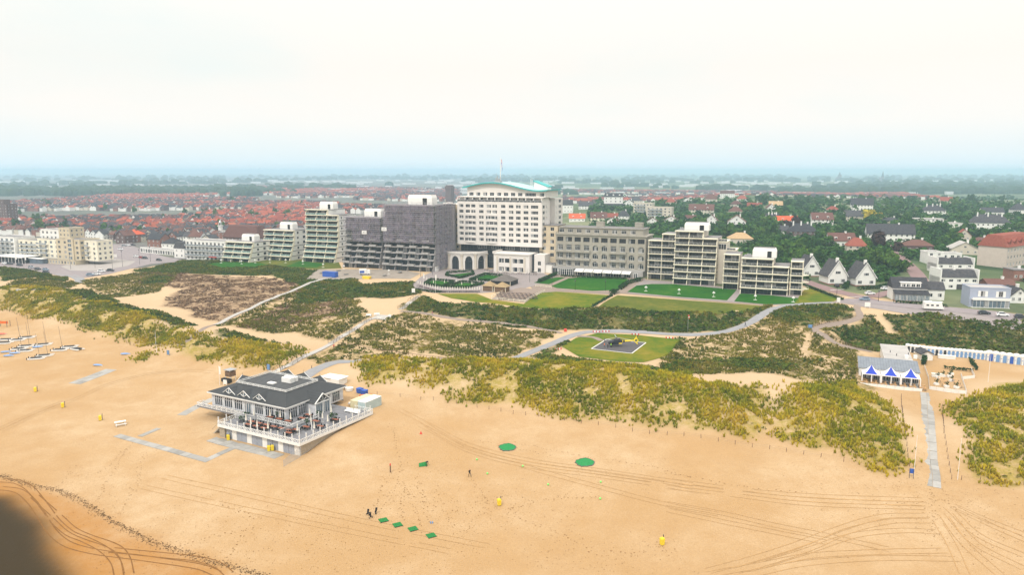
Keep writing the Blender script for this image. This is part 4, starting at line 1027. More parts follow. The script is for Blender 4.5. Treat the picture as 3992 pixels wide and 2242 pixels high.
# ------------------------------------------------------------------ grand hotel: white tower, arched pavilion, stone podium
def build_tower():
 z_b = 25.6
 A = Gz(1784, 951, z_b); W = span(A, 2112)
 g = 12.5
 t = thing('hotel_tower', 'tall pale hotel tower with a wavy turquoise roof and a flag', 'hotel', (A.x, A.y, g), -TH)
 zb = z_b - g; D = 12.0; fh = 3.1
 M('tower_panel', (.74, .70, .66), .75, .05, .3)
 # columns of windows: left and right edges along the front, widths
 cols = [(1.2, 3.8), (5.2, 7.8), (8.6, 11.2), (13.4, 16.1), (18.0, 20.6), (21.4, 24.2), (26.6, 29.2), (31.2, 33.9), (35.4, 38.1), (39.8, 42.6), (44.0, 48.2)]
 s = W / 50.4
 cols = [(a * s, b * s) for a, b in cols]
 ops = []
 for f in range(7):
  z = zb + 2.2 + f * fh
  for a, b in cols: ops.append((a, b, z, z + 1.75))
 top = zb + 2.2 + 7 * fh - .2
 mb = facade(W, zb, top, ops, .3)
 sops = [(1.0, 4.4), (6.6, 7.4)]
 so = [(a, b, zb + 2.2 + f * fh, zb + 2.2 + f * fh + 1.75) for f in range(7) for a, b in sops]
 mb.add(facade(D, zb, top, so, .3), (W, 0, 0), math.pi / 2)
 side_box(mb, 0, 0, zb, W, D, top, 0, 'LBT'); mb.quad((0, D, zb), (W, D, zb), (W, 0, zb), (0, 0, zb))
 # shallow curved bays over two window groups
 for a, b in ((cols[1][0] - .5, cols[2][1] + .5), (cols[4][0] - .5, cols[5][1] + .5)):
  n = 10; zz0, zz1 = zb + 1.2, zb + 2.2 + 5 * fh - .5
  for f in range(6):
   lo = zb + 1.2 if f == 0 else zb + 2.2 + (f - 1) * fh + 1.75; hi = zb + 2.2 + f * fh if f < 5 else zz1 + .3
   for i in range(n):
    q = lambda k: (a + (b - a) * k / n, -.02 - .7 * math.sin(math.pi * k / n))
    (x0, y0), (x1, y1) = q(i), q(i + 1)
    mb.quad((x0, y0, lo), (x1, y1, lo), (x1, y1, hi), (x0, y0, hi)); mb.quad((x0, y0, hi), (x1, y1, hi), (x1, 0, hi), (x0, 0, hi)); mb.quad((x1, y1, lo), (x0, y0, lo), (x0, 0, lo), (x1, 0, lo))
 part('wall', mb, 'tower_panel', t)
 for f in range(7):
  for i, (a, b) in enumerate(cols):
   z = zb + 2.2 + f * fh
   if f < 5 and i in (2, 5): continue
   if f < 5 and i in (1, 4):
    a2, b2 = a - .3, cols[i + 1][1] + .3; window(t, (a2 + b2) / 2, -.35, z, b2 - a2, 1.75, mull=7, curtain=random.choice((37, 74, 129, 20)))
   else: window(t, (a + b) / 2, .28, z, b - a, 1.75, mull=2 if i < 10 else 4)
  for a, b in sops: window(t, W - .28, (a + b) / 2, zb + 2.2 + f * fh, b - a, 1.75, math.pi / 2, mull=2 if b - a > 2 else 0)
 # terrace floor set back behind piers
 z2 = top; mb = MB()
 mb.box(.8, 2.2, z2, W - .4, D, z2 + 3.0)
 mb.box(-.15, -.15, z2 + 2.75, W + .15, D + .1, z2 + 3.05)
 for i in range(12): mb.box(i * (W - .6) / 11, 0, z2, i * (W - .6) / 11 + .6, .6, z2 + 2.75)
 mb.box(0, 0, z2, W, .15, z2 + .55)
 part('terrace_floor', mb, 'tower_panel', t)
 for i in range(10): window(t, 4.6 + i * (W - 8) / 9.6, 2.17, z2 + .2, 2.6, 2.3, mull=3)
 put('railing', rail_mesh(W - .4, 'glass', posts=24), t, (.2, -.02, z2 + 2.9 - 2.9 + .4))
 z3 = z2 + 3.05; mb = MB()
 # penthouse with a wall that follows the wavy roof
 x0, x1 = 5.2 * s, W + 1.2
 L0, L1 = x0 - 2.2, x1 + 1.6
 def wave(x):
  q = (x - L0) / (L1 - L0)
  return 5.3 + 2.15 * math.sin(q * 2 * math.pi * .86 - .32) + (.4 * max(0, q - .85) / .15)
 n = 48
 for i in range(n):
  a = x0 + (x1 - x0) * i / n; b = x0 + (x1 - x0) * (i + 1) / n
  mb.quad((a, 2.4, z3 + 3.0), (b, 2.4, z3 + 3.0), (b, 2.4, z3 + wave(b)), (a, 2.4, z3 + wave(a))); mb.quad((b, D + 10, z3), (a, D + 10, z3), (a, D + 10, z3 + wave(a)), (b, D + 10, z3 + wave(b)))
 pops = [(1.2 + k * (x1 - x0 - 3) / 10.4, 1.2 + k * (x1 - x0 - 3) / 10.4 + (2.6 if k != 8 else 6.2), z3 + .5, z3 + 2.4) for k in (0, 1, 2, 3, 4, 5, 6, 7, 8, 10)]
 mb.add(facade(x1 - x0, z3, z3 + 3.0, pops, .25), (x0, 2.4, 0))
 mb.quad((x1, 2.4, z3), (x1, D + 10, z3), (x1, D + 10, z3 + wave(x1)), (x1, 2.4, z3 + wave(x1))); mb.quad((x0, D + 10, z3), (x0, 2.4, z3), (x0, 2.4, z3 + wave(x0)), (x0, D + 10, z3 + wave(x0)))
 part('penthouse', mb, 'tower_panel', t)
 for a, b, c, d in pops: window(t, x0 + (a + b) / 2, 2.62, c, b - a, d - c, mull=2 if b - a < 3 else 6)
 mb = MB()
 mb2 = MB()
 for i in range(64):
  a = L0 + (L1 - L0) * i / 64; b = L0 + (L1 - L0) * (i + 1) / 64; za, zb_ = z3 + wave(a), z3 + wave(b)
  y0, y1 = .6, D + 11.5
  mb.quad((a, y0, za + .45), (b, y0, zb_ + .45), (b, y1, zb_ + .45), (a, y1, za + .45), 1)
  mb.quad((a, y0, za + .02), (b, y0, zb_ + .02), (b, y0, zb_ + .45), (a, y0, za + .45), 0); mb.quad((b, y1, zb_ + .02), (a, y1, za + .02), (a, y1, za + .45), (b, y1, zb_ + .45), 0)
  mb.quad((b, y0, zb_ + .02), (a, y0, za + .02), (a, y1, za + .02), (b, y1, zb_ + .02), 0)
  for yy in (y0 - .12, y1 - .35): mb.quad((a, yy, za + .62), (b, yy, zb_ + .62), (b, yy + .5, zb_ + .62), (a, yy + .5, za + .62), 0)
  mb.quad((a, y0 - .12, za - .05), (b, y0 - .12, zb_ - .05), (b, y0 - .12, zb_ + .62), (a, y0 - .12, za + .62), 0)
 for x in (L0, L1):
  mb.quad((x, y1, z3 + wave(x) + .02), (x, y0, z3 + wave(x) + .02), (x, y0, z3 + wave(x) + .45), (x, y1, z3 + wave(x) + .45), 0)
 rf = part('roof', mb, ['copper', 'copper_pale'], t)
 # roof plant
 rx = L0 + (L1 - L0) * .36; rz_ = z3 + wave(rx) + .45
 mb = MB()
 for dx, h in ((0, 2.6), (.9, 3.4), (1.7, 2.2), (2.5, 3.0)): mb.cyl((rx + dx, 6, rz_ - .8), (rx + dx, 6, rz_ + h), .35, .3)
 mb.box(rx - .6, 5, rz_ - .8, rx + 3, 7.4, rz_ + .9); mb.cyl((rx + .4, 6, rz_ + 2.5), (rx + .4, 6, rz_ + 5.2), .05)
 part('roof_plant', mb, 'metal', rf)
 # stair tower behind with its own sloping copper roof
 bx = W * .80; mb = MB(); bz = z3 + 2.4
 mb.poly([(bx, 14, bz), (bx + 8, 14, bz), (bx + 8, 14, bz + 3.0), (bx + .3, 14, bz + 6.0)]); mb.box(bx, 14.02, bz, bx + 8, 20, bz + 2.9)
 part('stair_tower', mb, 'white', rf)
 part('stair_roof', MB().loft([[(bx - .2, 13.6, bz + 6.0), (bx + 8.6, 13.6, bz + 2.9), (bx + 8.6, 13.6, bz + 3.3), (bx - .2, 13.6, bz + 6.5)], [(bx - .2, 20.4, bz + 6.0), (bx + 8.6, 20.4, bz + 2.9), (bx + 8.6, 20.4, bz + 3.3), (bx - .2, 20.4, bz + 6.5)]]), 'copper', rf)
 mb = MB()
 for dx in (0, .9): mb.beam((bx - 1.5 + dx, 13, bz - 1), (bx - 1.5 + dx, 13, bz + 7), .12)
 for k in range(9): mb.beam((bx - 1.5, 13, bz - 1 + k), (bx - .6, 13, bz + k), .08)
 part('lattice_mast', mb, 'frame', rf)
 # rear wing on the right flank
 mb = MB(); wx = W + 1.6; rt = top + 2.2
 ro = [(a, b, zb + 1.6 + f * fh, zb + 1.6 + f * fh + 1.8) for f in range(8) for a, b in ((1.6, 2.5), (6.2, 10.6))]
 mb.add(facade(13, 0, rt, ro, .3), (wx, 16, 0), math.pi / 2); side_box(mb, wx - 14, 16, 0, wx, 29, rt, 0, 'FLBT'); mb.box(W - 10, D - .01, 0, W - 1.2, 16.01, top + 1)
 part('rear_wing', mb, 'tower_panel', t)
 for a, b, c, d in ro: window(t, wx - .28, 16 + (a + b) / 2, c, b - a, d - c, math.pi / 2, mull=3 if b - a > 2 else 0)
 # left flank wing, beige, set back
 mb = MB(); lx0, lx1 = -9.5, -.02; lt = top - 1.6
 lo = [(a, b, 4 + f * fh, 4 + f * fh + 1.7) for f in range(9) for a, b in ((3.2, 5.2), (6.6, 8.6))]
 mb.add(facade(lx1 - lx0, 0, lt, lo, .3, 1, rev=1), (lx0, 4, 0)); side_box(mb, lx0, 4, 0, lx1, 24, lt, 0, 'LBT'); mb.box(lx0 - 1.2, 3, 0, lx0 + 1.8, 10, lt + .8, 0)
 part('flank_wing', mb, ['tower_panel', 'beige'], t)
 for a, b, c, d in lo: window(t, lx0 + (a + b) / 2, 4.28, c, b - a, d - c, mull=1)
 for f in range(9):
  window(t, lx0 - 1.23, 6.5, 4 + f * fh, 2, 1.7, -math.pi / 2, mull=1)
  part('balcony', MB().box(lx0 - 2.2, 3.2, 3.6 + f * fh, lx0 - 1.21, 9.5, 4.4 + f * fh), 'tower_panel', t)
 # dark glazed base under the overhang
 mb = MB(); mb.box(.6, 3, 0, W - .5, D, zb - .02); part('glazed_base', mb, 'glass', t)
 mb = MB()
 for i in range(26): x = .8 + (W - 1.6) * i / 25; mb.box(x - .06, 2.9, 0, x + .06, 2.99, zb - .03)
 for z in (3.4, 6.8, 10.2): mb.box(.6, 2.88, z, W - .5, 2.985, z + .35)
 part('mullions', mb, 'frame_dark', t)
 for i in range(4): window(t, 14 + i * 8.6, 2.86, 10.7, 5.2, 2.0, mull=4)
 # stone podium block in front
 px0, px1 = W * .52, W * .93; ph = 9.6; mb = MB()
 po = [(3.2, 6.0), (6.6, 9.4), (11.2, 14.0), (14.6, 17.4)]
 k = (px1 - px0) / 21.0
 ops = [(a * k, b * k, z, z + 2.3) for a, b in po for z in (.4, 5.0)]
 mb.add(facade(px1 - px0, 0, ph, ops, .5), (px0, -9, 0)); side_box(mb, px0, -9, 0, px1, 2.85, ph, 0, 'LRT'); mb.box(px0 - .4, -9.4, ph, px1 + .4, 2.8, ph + .5, 0); mb.box(px0 - .5, -9.5, ph + .5, px0 + .1, 2.8, ph + 1.4, 0)
 for x in (2.2, 10.1 - .1, 18.2): mb.box(px0 + x * k - .45, -9.45, 0, px0 + x * k + .45, -9.02, ph - 1.4, 1)
 for q in range(30): mb.box(px0 + .5 + q * (px1 - px0 - 1) / 30, -9.14, ph - .9, px0 + .85 + q * (px1 - px0 - 1) / 30, -9.01, ph - .5, 1)
 part('podium', mb, ['tower_panel', 'stone'], t)
 for a, b, c, d in ops: window(t, px0 + (a + b) / 2, -8.55, c, b - a, 2.3, mull=2, frame='frame_dark')
 mb = MB(); mb.box(px1, -5, 0, px1 + 1.4, 2.8, ph + .2); part('glass_slot', mb, 'glass', t)
 mb = MB(); ao = [(2.0, 3.8, 4.0, 6.2), (2.0, 3.8, .3, 2.6)]
 mb.add(facade(6, 0, ph + .2, ao, .3), (px1 + 1.4, -5.5, 0)); side_box(mb, px1 + 1.4, -5.5, 0, px1 + 7.4, 5, ph + .2, 0, 'LRBT'); part('corner_annex', mb, 'tower_panel', t)
 for a, b, c, d in ao: window(t, px1 + 1.4 + (a + b) / 2, -5.22, c, b - a, d - c, mull=1)
 # arched pavilion: half-round, five tall arches
 cx, cy, r = 3.6, 1.0, 14.4; hh = 9.0; mb = MB(); arches = []
 segs = [(-172, -140), (-136, -108), (-104, -76), (-72, -44), (-40, -8)]
 pier = MB(); yk = .78
 def at(a, rr): return (cx + rr * math.cos(R(a)), cy + rr * yk * math.sin(R(a)))
 def strip(m, a0, a1, z0, z1, rr, mi=0, n=4):
  for i in range(n):
   p, q = at(a0 + (a1 - a0) * i / n, rr), at(a0 + (a1 - a0) * (i + 1) / n, rr)
   m.quad((*p, z0), (*q, z0), (*q, z1), (*p, z1), mi)
 for a0, a1 in segs:
  m0, m1 = a0 + 5, a1 - 5; zs = 4.6; n = 10
  strip(mb, a0 - 2, m0, 0, hh, r); strip(mb, m1, a1 + 2, 0, hh, r)
  rr = r; half = (m1 - m0) / 2; rise = 2.9
  for i in range(n):
   b0, b1 = m0 + (m1 - m0) * i / n, m0 + (m1 - m0) * (i + 1) / n
   h0, h1 = zs + rise * math.sqrt(max(0, 1 - ((i / n) * 2 - 1) ** 2)), zs + rise * math.sqrt(max(0, 1 - (((i + 1) / n) * 2 - 1) ** 2))
   p, q = at(b0, r), at(b1, r); mb.quad((*p, h0), (*q, h1), (*q, hh), (*p, hh)); p2, q2 = at(b0, r - .7), at(b1, r - .7); mb.quad((*p, h0), (*p2, h0), (*q2, h1), (*q, h1))
  for e in (m0, m1):
   p, p2 = at(e, r), at(e, r - .7); mb.quad((*p, 0), (*p2, 0), (*p2, zs), (*p, zs))
  gm = MB(); strip(gm, m0 - 1, m1 + 1, 0, hh - .6, r - .65, 0, 5)
  for q in range(1, 4): p = at(m0 + (m1 - m0) * q / 4, r - .6); gm.box(p[0] - .06, p[1] - .06, 0, p[0] + .06, p[1] + .06, hh - 1.4, 1)
  gm.box(*[min(at(m0, r - .62)[i], at(m1, r - .62)[i]) for i in (0, 1)], 4.5, *[max(at(m0, r - .62)[i], at(m1, r - .62)[i]) + .02 for i in (0, 1)], 4.6, 1)
  part('arched_window', gm, ['glass', 'frame_dark'], t)
 for a in (-174, -138, -106, -74, -42, -6):
  p = at(a, r + .05); c, s_ = math.cos(R(a)), math.sin(R(a)) * yk; part('pilaster', MB().cyl((p[0], p[1], 0), (p[0], p[1], hh - 1.0), .75, .68, 10).box(p[0] - .9, p[1] - .9, hh - 1.02, p[0] + .9, p[1] + .9, hh - .55).box(p[0] - .95, p[1] - .95, 0, p[0] + .95, p[1] + .95, .7), 'stone', t)
 strip(mb, -178, -2, hh, hh + .9, r + .55, 0, 40); strip(mb, -178, -2, hh - .02, hh, r + .5, 0, 40)
 for i in range(44):
  a = -176 + 172 * i / 43; p = at(a, r + .58); mb.box(p[0] - .22, p[1] - .22, hh - .55, p[0] + .22, p[1] + .22, hh - .1)
 n = 40
 for i in range(n):
  a0, a1 = -178 + 176 * i / n, -178 + 176 * (i + 1) / n
  mb.quad((*at(a0, r + .55), hh + .9), (*at(a1, r + .55), hh + .9), (*at(a1, r - .3), hh + .9), (*at(a0, r - .3), hh + .9)); mb.quad((*at(a1, r - .3), hh + .3), (*at(a0, r - .3), hh + .3), (*at(a0, r - .3), hh + .9), (*at(a1, r - .3), hh + .9))
  mb.quad((*at(a0, r), hh), (*at(a1, r), hh), (*at(a1, r + .55), hh), (*at(a0, r + .55), hh))
 mb.poly([(*at(-178 + 176 * i / n, r), hh + .35) for i in range(n + 1)], 1)
 part('arched_pavilion', mb, ['tower_panel', 'flat_roof'], t)
 # flagpole stands on the roof
 fx = L0 + (L1 - L0) * .405; q = Vector((A.x, A.y, g)) + E1 * fx + E2 * 7
 fz = g + z3 + wave(fx) + .45
 f = thing('flagpole', 'white flagpole with a drooping red, white and blue flag on the hotel roof', 'flagpole', (q.x, q.y, fz), -TH)
 part('pole', MB().cyl((0, 0, 0), (0, 0, 13.5), .26, .14, 10).ring([(0, 13.5), (.2, 13.6), (.22, 13.75), (0, 13.9)], 8), 'frame', f)
 for k, c in enumerate(('red', 'white', 'blue')):
  mb = MB(); pts = []
  for i in range(7):
   s_ = i / 6; pts.append([(.1 + 1.7 * math.sin(s_ * 2.4 + .3) * (1 - .25 * j) * .55 + k * .18 * s_, .25 * math.sin(s_ * 7 + k + j), 13.0 - s_ * 6.0 - k * .75 - j * .8) for j in (0, 1)])
  for a, b in zip(pts[:-1], pts[1:]): mb.quad(a[0], b[0], b[1], a[1])
  part('flag_stripe', mb, c, f)
 return t, A, W
TOWER, TA, TW = build_tower()
# ------------------------------------------------------------------ old grey wing
def build_grey():
 O = Gz(2166, 1062, 12.5); W = span(O, 2514)
 t = thing('hotel_wing', 'long grey stone hotel wing with arched windows and white awnings', 'hotel', tuple(O), -TH)
 H = 24.2; D = 16; cw = W / 10; rows = [(4.0, 2.9), (8.2, 2.9), (12.4, 3.0), (17.0, 2.7)]
 ops = []; arch = []
 kind = 'rrrraarraa'
 for c in range(10):
  xc = cw * (c + .5)
  for r_, (z, h) in enumerate(rows):
   if kind[c] == 'a' and r_ < 3: ops.append((xc - 1.5, xc + 1.5, z, z + h)); arch.append((xc, z, h))
   elif r_ == 3: ops.append((xc - 1.75, xc + 1.75, z, z + h - .3))
   else: ops.append((xc - 1.5, xc + 1.5, z, z + h))
 mb = facade(W, 0, 20.6, ops, .7)
 for xc, z, h in arch: arch_fill(mb, xc - 1.5, xc + 1.5, z + h - 1.5, -.001, .7, 0, top=z + h)
 so = [(a, a + 2, z, z + 2.4) for a in (3, 8, 12) for z, h in rows]
 mb.add(facade(D, 0, 20.6, so, .3), (W, 0, 0), math.pi / 2); side_box(mb, 0, 0, 0, W, D, 20.6, 0, 'LBT')
 mb.box(-.5, -.6, 20.6, W + .6, D + .3, 21.1)                                     # main cornice
 for i in range(10):                                                              # slim pilasters between bays
  if i in (5, 8): mb.box(cw * i - .2, -.15, 3.4, cw * i + .2, -.01, 16.4)
 part('wall', mb, 'grey_stone', t)
 for c in range(10):
  xc = cw * (c + .5)
  for r_, (z, h) in enumerate(rows):
   if r_ == 3: window(t, xc, .68, z, 3.5, h - .3, mull=2, frame='frame_dark')
   else: window(t, xc, .45 if kind[c] == 'r' else .6, z, 3.0, h, mull=3 if kind[c] == 'r' else 2, trans=.72, fw=.13)
 for a in so: window(t, W - .28, (a[0] + a[1]) / 2, a[2], 2, 2.4, math.pi / 2)
 mb = MB(); at_ops = [(cw * (c + .5) - 1.4, cw * (c + .5) + 1.4, 21.5, 23.7) for c in range(9)]
 at_ops = [(a - 2.0, b - 2.0, c, d) for a, b, c, d in at_ops]
 mb.add(facade(W - 4, 21.1, H, at_ops, .3), (2.0, 2.2, 0)); side_box(mb, 2, 2.2, 21.1, W - 2, D - 1, H, 0, 'LRB'); mb.box(1.5, 1.7, H, W - 1.5, D - .5, H + .35, 0); mb.box(1.8, 2.0, H + .35, W - 1.8, D - .8, H + .37, 1)
 for c in range(11): mb.box(cw * c - .25 if c else 0, -.3, 21.1, cw * c + .25 if c else .5, .1, 22.2)
 mb.box(0, -.2, 21.85, W, -.0, 22.0)
 part('attic', mb, ['grey_stone', 'flat_roof'], t)
 for a, b, c, d in at_ops: window(t, 2 + (a + b) / 2, 2.47, c, 2.8, 2.2, mull=2, trans=.75, fw=.12)
 for x in (W * .45, W * .88): part('chimney', MB().box(x - 2, 8, H + .37, x + 2, 11, H + 2.9).box(x - 2.2, 7.8, H + 2.9, x + 2.2, 11.2, H + 3.15), 'grey_stone', t)
 for z in (7.2, 11.4):
  for a, b in ((0, 4), (6, 8)):
   m2 = MB(); x0, x1 = cw * a + .2, cw * b - .2; m2.box(x0, -1.3, z, x1, -.01, z + .3); m2.box(x0, -1.32, z + .3, x1, -1.15, z + 1.15)
   for e in (x0, x1 - .15): m2.box(e, -1.15, z + .3, e + .15, -.01, z + 1.15)
   part('balcony', m2, 'grey_stone', t)
 # glazed garden rooms along the foot
 mb = MB(); mb.box(-.5, -5, 3.2, W, 0, 3.5); mb.box(W - 6.5, -5, 0, W, -.02, 3.2); mb.box(-.5, -4.95, 0, -.1, -.02, 3.2); g = part('garden_room', mb, 'concrete', t)
 for i in range(10):
  if i in (1, 2): continue
  put('window', glaze_mesh((W - 7) / 10 - .3, 3.1, i % 4), t, (.1 + i * (W - 7) / 10, -4.7, .05))
 mb = MB(); cx, r = W * .16, 4.6; n = 12
 for i in range(n):
  a0, a1 = math.pi + math.pi * i / n, math.pi + math.pi * (i + 1) / n; p, q = (cx + r * math.cos(a0), -5 + r * .7 * math.sin(a0)), (cx + r * math.cos(a1), -5 + r * .7 * math.sin(a1))
  mb.quad((*p, 0), (*q, 0), (*q, 3.2), (*p, 3.2), 1); mb.beam((*p, 0), (*p, 3.2), .2, mi=0); mb.quad((*p, 3.2), (*q, 3.2), (q[0], q[1] - .2, 3.7), (p[0], p[1] - .2, 3.7), 0); mb.beam((p[0], p[1], 2.3), (q[0], q[1], 2.3), .08, mi=0)
 mb.poly([(cx + (r + .2) * math.cos(math.pi + math.pi * i / n), -5 + r * .7 * math.sin(math.pi + math.pi * i / n) - .2, 3.7) for i in range(n + 1)], 2)
 part('round_bay', mb, ['frame', 'glass', 'flat_roof'], t)
 for i in range(6):
  x0 = W * .27 + i * W * .103; m2 = MB(); w = W * .095
  m2.loft([[(x0, -5, 3.35), (x0, -5, 3.25), (x0, -8.2, 2.35), (x0, -8.2, 2.45)], [(x0 + w, -5, 3.35), (x0 + w, -5, 3.25), (x0 + w, -8.2, 2.35), (x0 + w, -8.2, 2.45)]]); m2.box(x0, -8.22, 2.1, x0 + w, -8.19, 2.4)
  part('awning', m2, 'white', t)
 part('door', MB().box(W - 4.6, -5.08, 0, W - 2.6, -5.01, 2.6, 1).box(W - 4.4, -5.1, .1, W - 3.7, -5.081, 2.4).box(W - 3.5, -5.1, .1, W - 2.8, -5.081, 2.4), ['glass', 'frame'], t)
 # beige link to the tower
 mb = MB(); x0 = -10.5
 lo = [(a, a + 2.1, z, z + 2) for a in (1.6, 6.2) for z in (8, 11.6, 15.2, 18.8, 22.0)] + [(6, 9, 2.5, 4.8)]
 mb.add(facade(10.4, 0, 24.8, lo, .3), (x0, 3, 0)); side_box(mb, x0, 3, 0, -.1, 16, 24.8, 0, 'LRB'); mb.box(x0 - .2, 2.8, 24.8, .1, 16.2, 25.1, 1)
 part('link_wing', mb, ['beige', 'flat_roof'], t)
 for a, b, c, d in lo: window(t, x0 + (a + b) / 2, 3.28, c, b - a, d - c, mull=1)
 part('entrance_block', MB().box(-7, -4, 0, -.6, 3, 4.6, 0).box(-7.3, -4.3, 4.6, -.55, 3, 4.9, 1), ['white', 'flat_roof'], t)
 return t, O, W
GREY, GO, GW = build_grey()
# ------------------------------------------------------------------ scaffolded blocks
def text_mesh(s, size, mat, name='lettering', extrude=.02):
 c = bpy.data.curves.new(name, 'FONT'); c.body = s; c.size = size; c.extrude = extrude; c.align_x = 'CENTER'; c.align_y = 'CENTER'
 o = bpy.data.objects.new(name, c); COL.objects.link(o)
 dg = bpy.context.evaluated_depsgraph_get()
 me = bpy.data.meshes.new_from_object(o.evaluated_get(dg)); me.name = name
 bpy.data.objects.remove(o); bpy.data.curves.remove(c)
 me.materials.clear(); me.materials.append(MATS[mat]); return me
def net_material():
 m, n, l, b = _nt('net'); MATS['net'] = m
 b.inputs['Base Color'].default_value = (.29, .25, .32, 1); b.inputs['Roughness'].default_value = .9
 geo = n.new('ShaderNodeNewGeometry'); no = n.new('ShaderNodeTexNoise'); no.inputs['Scale'].default_value = .35; no.inputs['Detail'].default_value = 7; l.new(geo.outputs['Position'], no.inputs['Vector'])
 mr = n.new('ShaderNodeMapRange'); mr.inputs[1].default_value = .3; mr.inputs[2].default_value = .65; mr.inputs[3].default_value = .1; mr.inputs[4].default_value = .5; l.new(no.outputs[0], mr.inputs[0]); l.new(mr.outputs[0], b.inputs['Alpha'])
net_material()
def scaffold(label, O, W, z0, z1, y, depth, low):
 t = thing('scaffolding', label, 'scaffolding', tuple(O), -TH)
 st = cached(('std', z1), lambda: MB().cyl((0, 0, 0), (0, 0, z1 + 1), .05, n=5).mesh('standard', 'metal'))
 n = int(W / 2.6)
 for i in range(n + 1):
  for yy in (y, y + 1.1):
   o = put('standard', st, t, (i * W / n, yy, z0)); o.scale = (1, 1, (z1 - z0 + 1) / (z1 + 1))
 for i in range(1, int(depth / 3)):
  o = put('standard', st, t, (W + 1.0, i * 3 + y, 0))
 k = int((z1 - z0) / 2.1)
 pl = MB().box(0, 0, -.05, W, 1.0, .03).mesh('plank_lift', 'wood_pale'); lg = MB().beam((-.5, 0, 0), (W + .5, 0, 0), .13).mesh('ledger', 'metal')
 sd = MB().beam((0, 0, 0), (0, depth, 0), .13).box(-.9, 0, -1.05, -.05, depth, -.97).mesh('ledger', 'metal'); br = MB().beam((0, 0, 0), (W / n * 2, 0, 2.1), .05).mesh('brace', 'metal')
 for j in range(k + 1):
  z = z0 + j * 2.1
  put('plank_lift', pl, t, (0, y + .05, z)); put('ledger', lg, t, (0, y - .06, z + 1.0)); put('ledger', lg, t, (0, y - .06, z + .02)); put('ledger', sd, t, (W + 1.05, y, z + 1))
  for i in range(j % 2, n - 2, 4): put('brace', br, t, (i * W / n, y - .1, z))
 # net hung in lengths, with a few left open
 for i in range(int(W / 5.2)):
  wn_ = W / int(W / 5.2)
  for j in range(int((z1 - z0) / 6.3) + 1):
   a = z0 + j * 6.3; b = min(a + 6.3, z1)
   if b - a > 1 and random.random() > .07:
    mb = MB();
    for q in range(5):
     x0, x1 = wn_ * q / 5, wn_ * (q + 1) / 5; f = lambda x: -.12 - .1 * math.sin(x * 2.2)
     mb.quad((x0, f(x0), a), (x1, f(x1), a), (x1, f(x1), b), (x0, f(x0), b))
    part('net', mb, 'net', t, (i * wn_, y - .1, 0))
 for j in range(int(z1 / 6.3) + 1):
  a, b = j * 6.3 + 2, min(j * 6.3 + 8.3, z1)
  if b - a > 1: part('net', MB().quad((W + 1.15, y, a), (W + 1.15, y + depth, a), (W + 1.15, y + depth, b), (W + 1.15, y, b)), 'net', t)
 return t
M('site_wall', (.38, .36, .36), .85, .15)
YB = [0, 1.0, 2.0, 3.0, 3.8] + [3.8] * 8
O = base(1336, 1043); w = span(O, 1478)
apartments('grey apartment block wrapped in scaffolding, right beside the white terraces', O, w, 3, YB[:9], 3.2, 26, wall='site_wall', band='site_wall', rail='glass', boxes=True, roof_box=(9, 10, 20, 15, 4.5), side_cols=((10, 2, 1.5), (16, 2, 1.5)))
s1 = scaffold('mauve netted scaffolding over the lower of the two wrapped grey blocks', O, w, 15.2, 29.5, 2.1, 20, 4)
O2 = base(1490, 1052); w2 = span(O2, 1686)
apartments('taller grey apartment block under scaffolding next to the hotel tower', O2, w2, 4, YB[:11], 3.25, 28, wall='site_wall', band='site_wall', rail='glass', boxes=True, roof_box=(12, 9, 27, 15, 5.5), side_cols=((10, 2, 1.5), (16, 2, 1.5)))
s2 = scaffold('mauve netted scaffolding over the taller wrapped grey block by the tower', O2, w2, 15.4, 36.5, 2.1, 22, 4)
for sc_, x, z in ((s1, w * .58, 20.5), (s2, w2 * .02 + .2, 22.5)):
 b = part('sign_board', MB().box(-1.6, -.06, -1, 1.6, 0, 1), 'white', sc_, (x, 1.7, z))
 put('lettering', text_mesh('JCS', 1.3, 'navy'), b, (0, -.08, 0), rot=(R(90), 0, 0))
# ------------------------------------------------------------------ plain blocks with window grids
def block(t, x0, y0, z0, w, d, h, rows, cols, scols=0, wall='white', ww=1.6, wh=1.5, roof='flat_roof', name='wall', par=.5, lside=0, **k):
 fh = h / rows; ops = []
 for r_ in range(rows):
  for c in range(cols):
   xc = w * (c + .5) / cols; ops.append((xc - ww / 2, xc + ww / 2, r_ * fh + (fh - wh) * .5, r_ * fh + (fh - wh) * .5 + wh))
 mb = MB().add(facade(w, 0, h, ops, .2), (x0, y0, z0)); so = []
 for r_ in range(rows):
  for c in range(scols):
   xc = d * (c + .5) / scols; so.append((xc - ww / 2, xc + ww / 2, r_ * fh + (fh - wh) * .5, r_ * fh + (fh - wh) * .5 + wh))
 mb.add(facade(d, 0, h, so, .2), (x0 + w, y0, z0), math.pi / 2)
 side_box(mb, x0, y0, z0, x0 + w, y0 + d, z0 + h, 0, 'LB'); mb.quad((x0, y0, z0 + h), (x0 + w, y0, z0 + h), (x0 + w, y0 + d, z0 + h), (x0, y0 + d, z0 + h), 1)
 if par: parapet(mb, x0 - .1, y0 - .1, x0 + w + .1, y0 + d + .1, z0 + h + .002, par, .3, 0)
 part(name, mb, [wall, roof], t)
 for a, b, c, d_ in ops: window(t, x0 + (a + b) / 2, y0 + .18, z0 + c, ww, wh, **k)
 for a, b, c, d_ in so: window(t, x0 + w - .18, y0 + (a + b) / 2, z0 + c, ww, wh, math.pi / 2, **k)
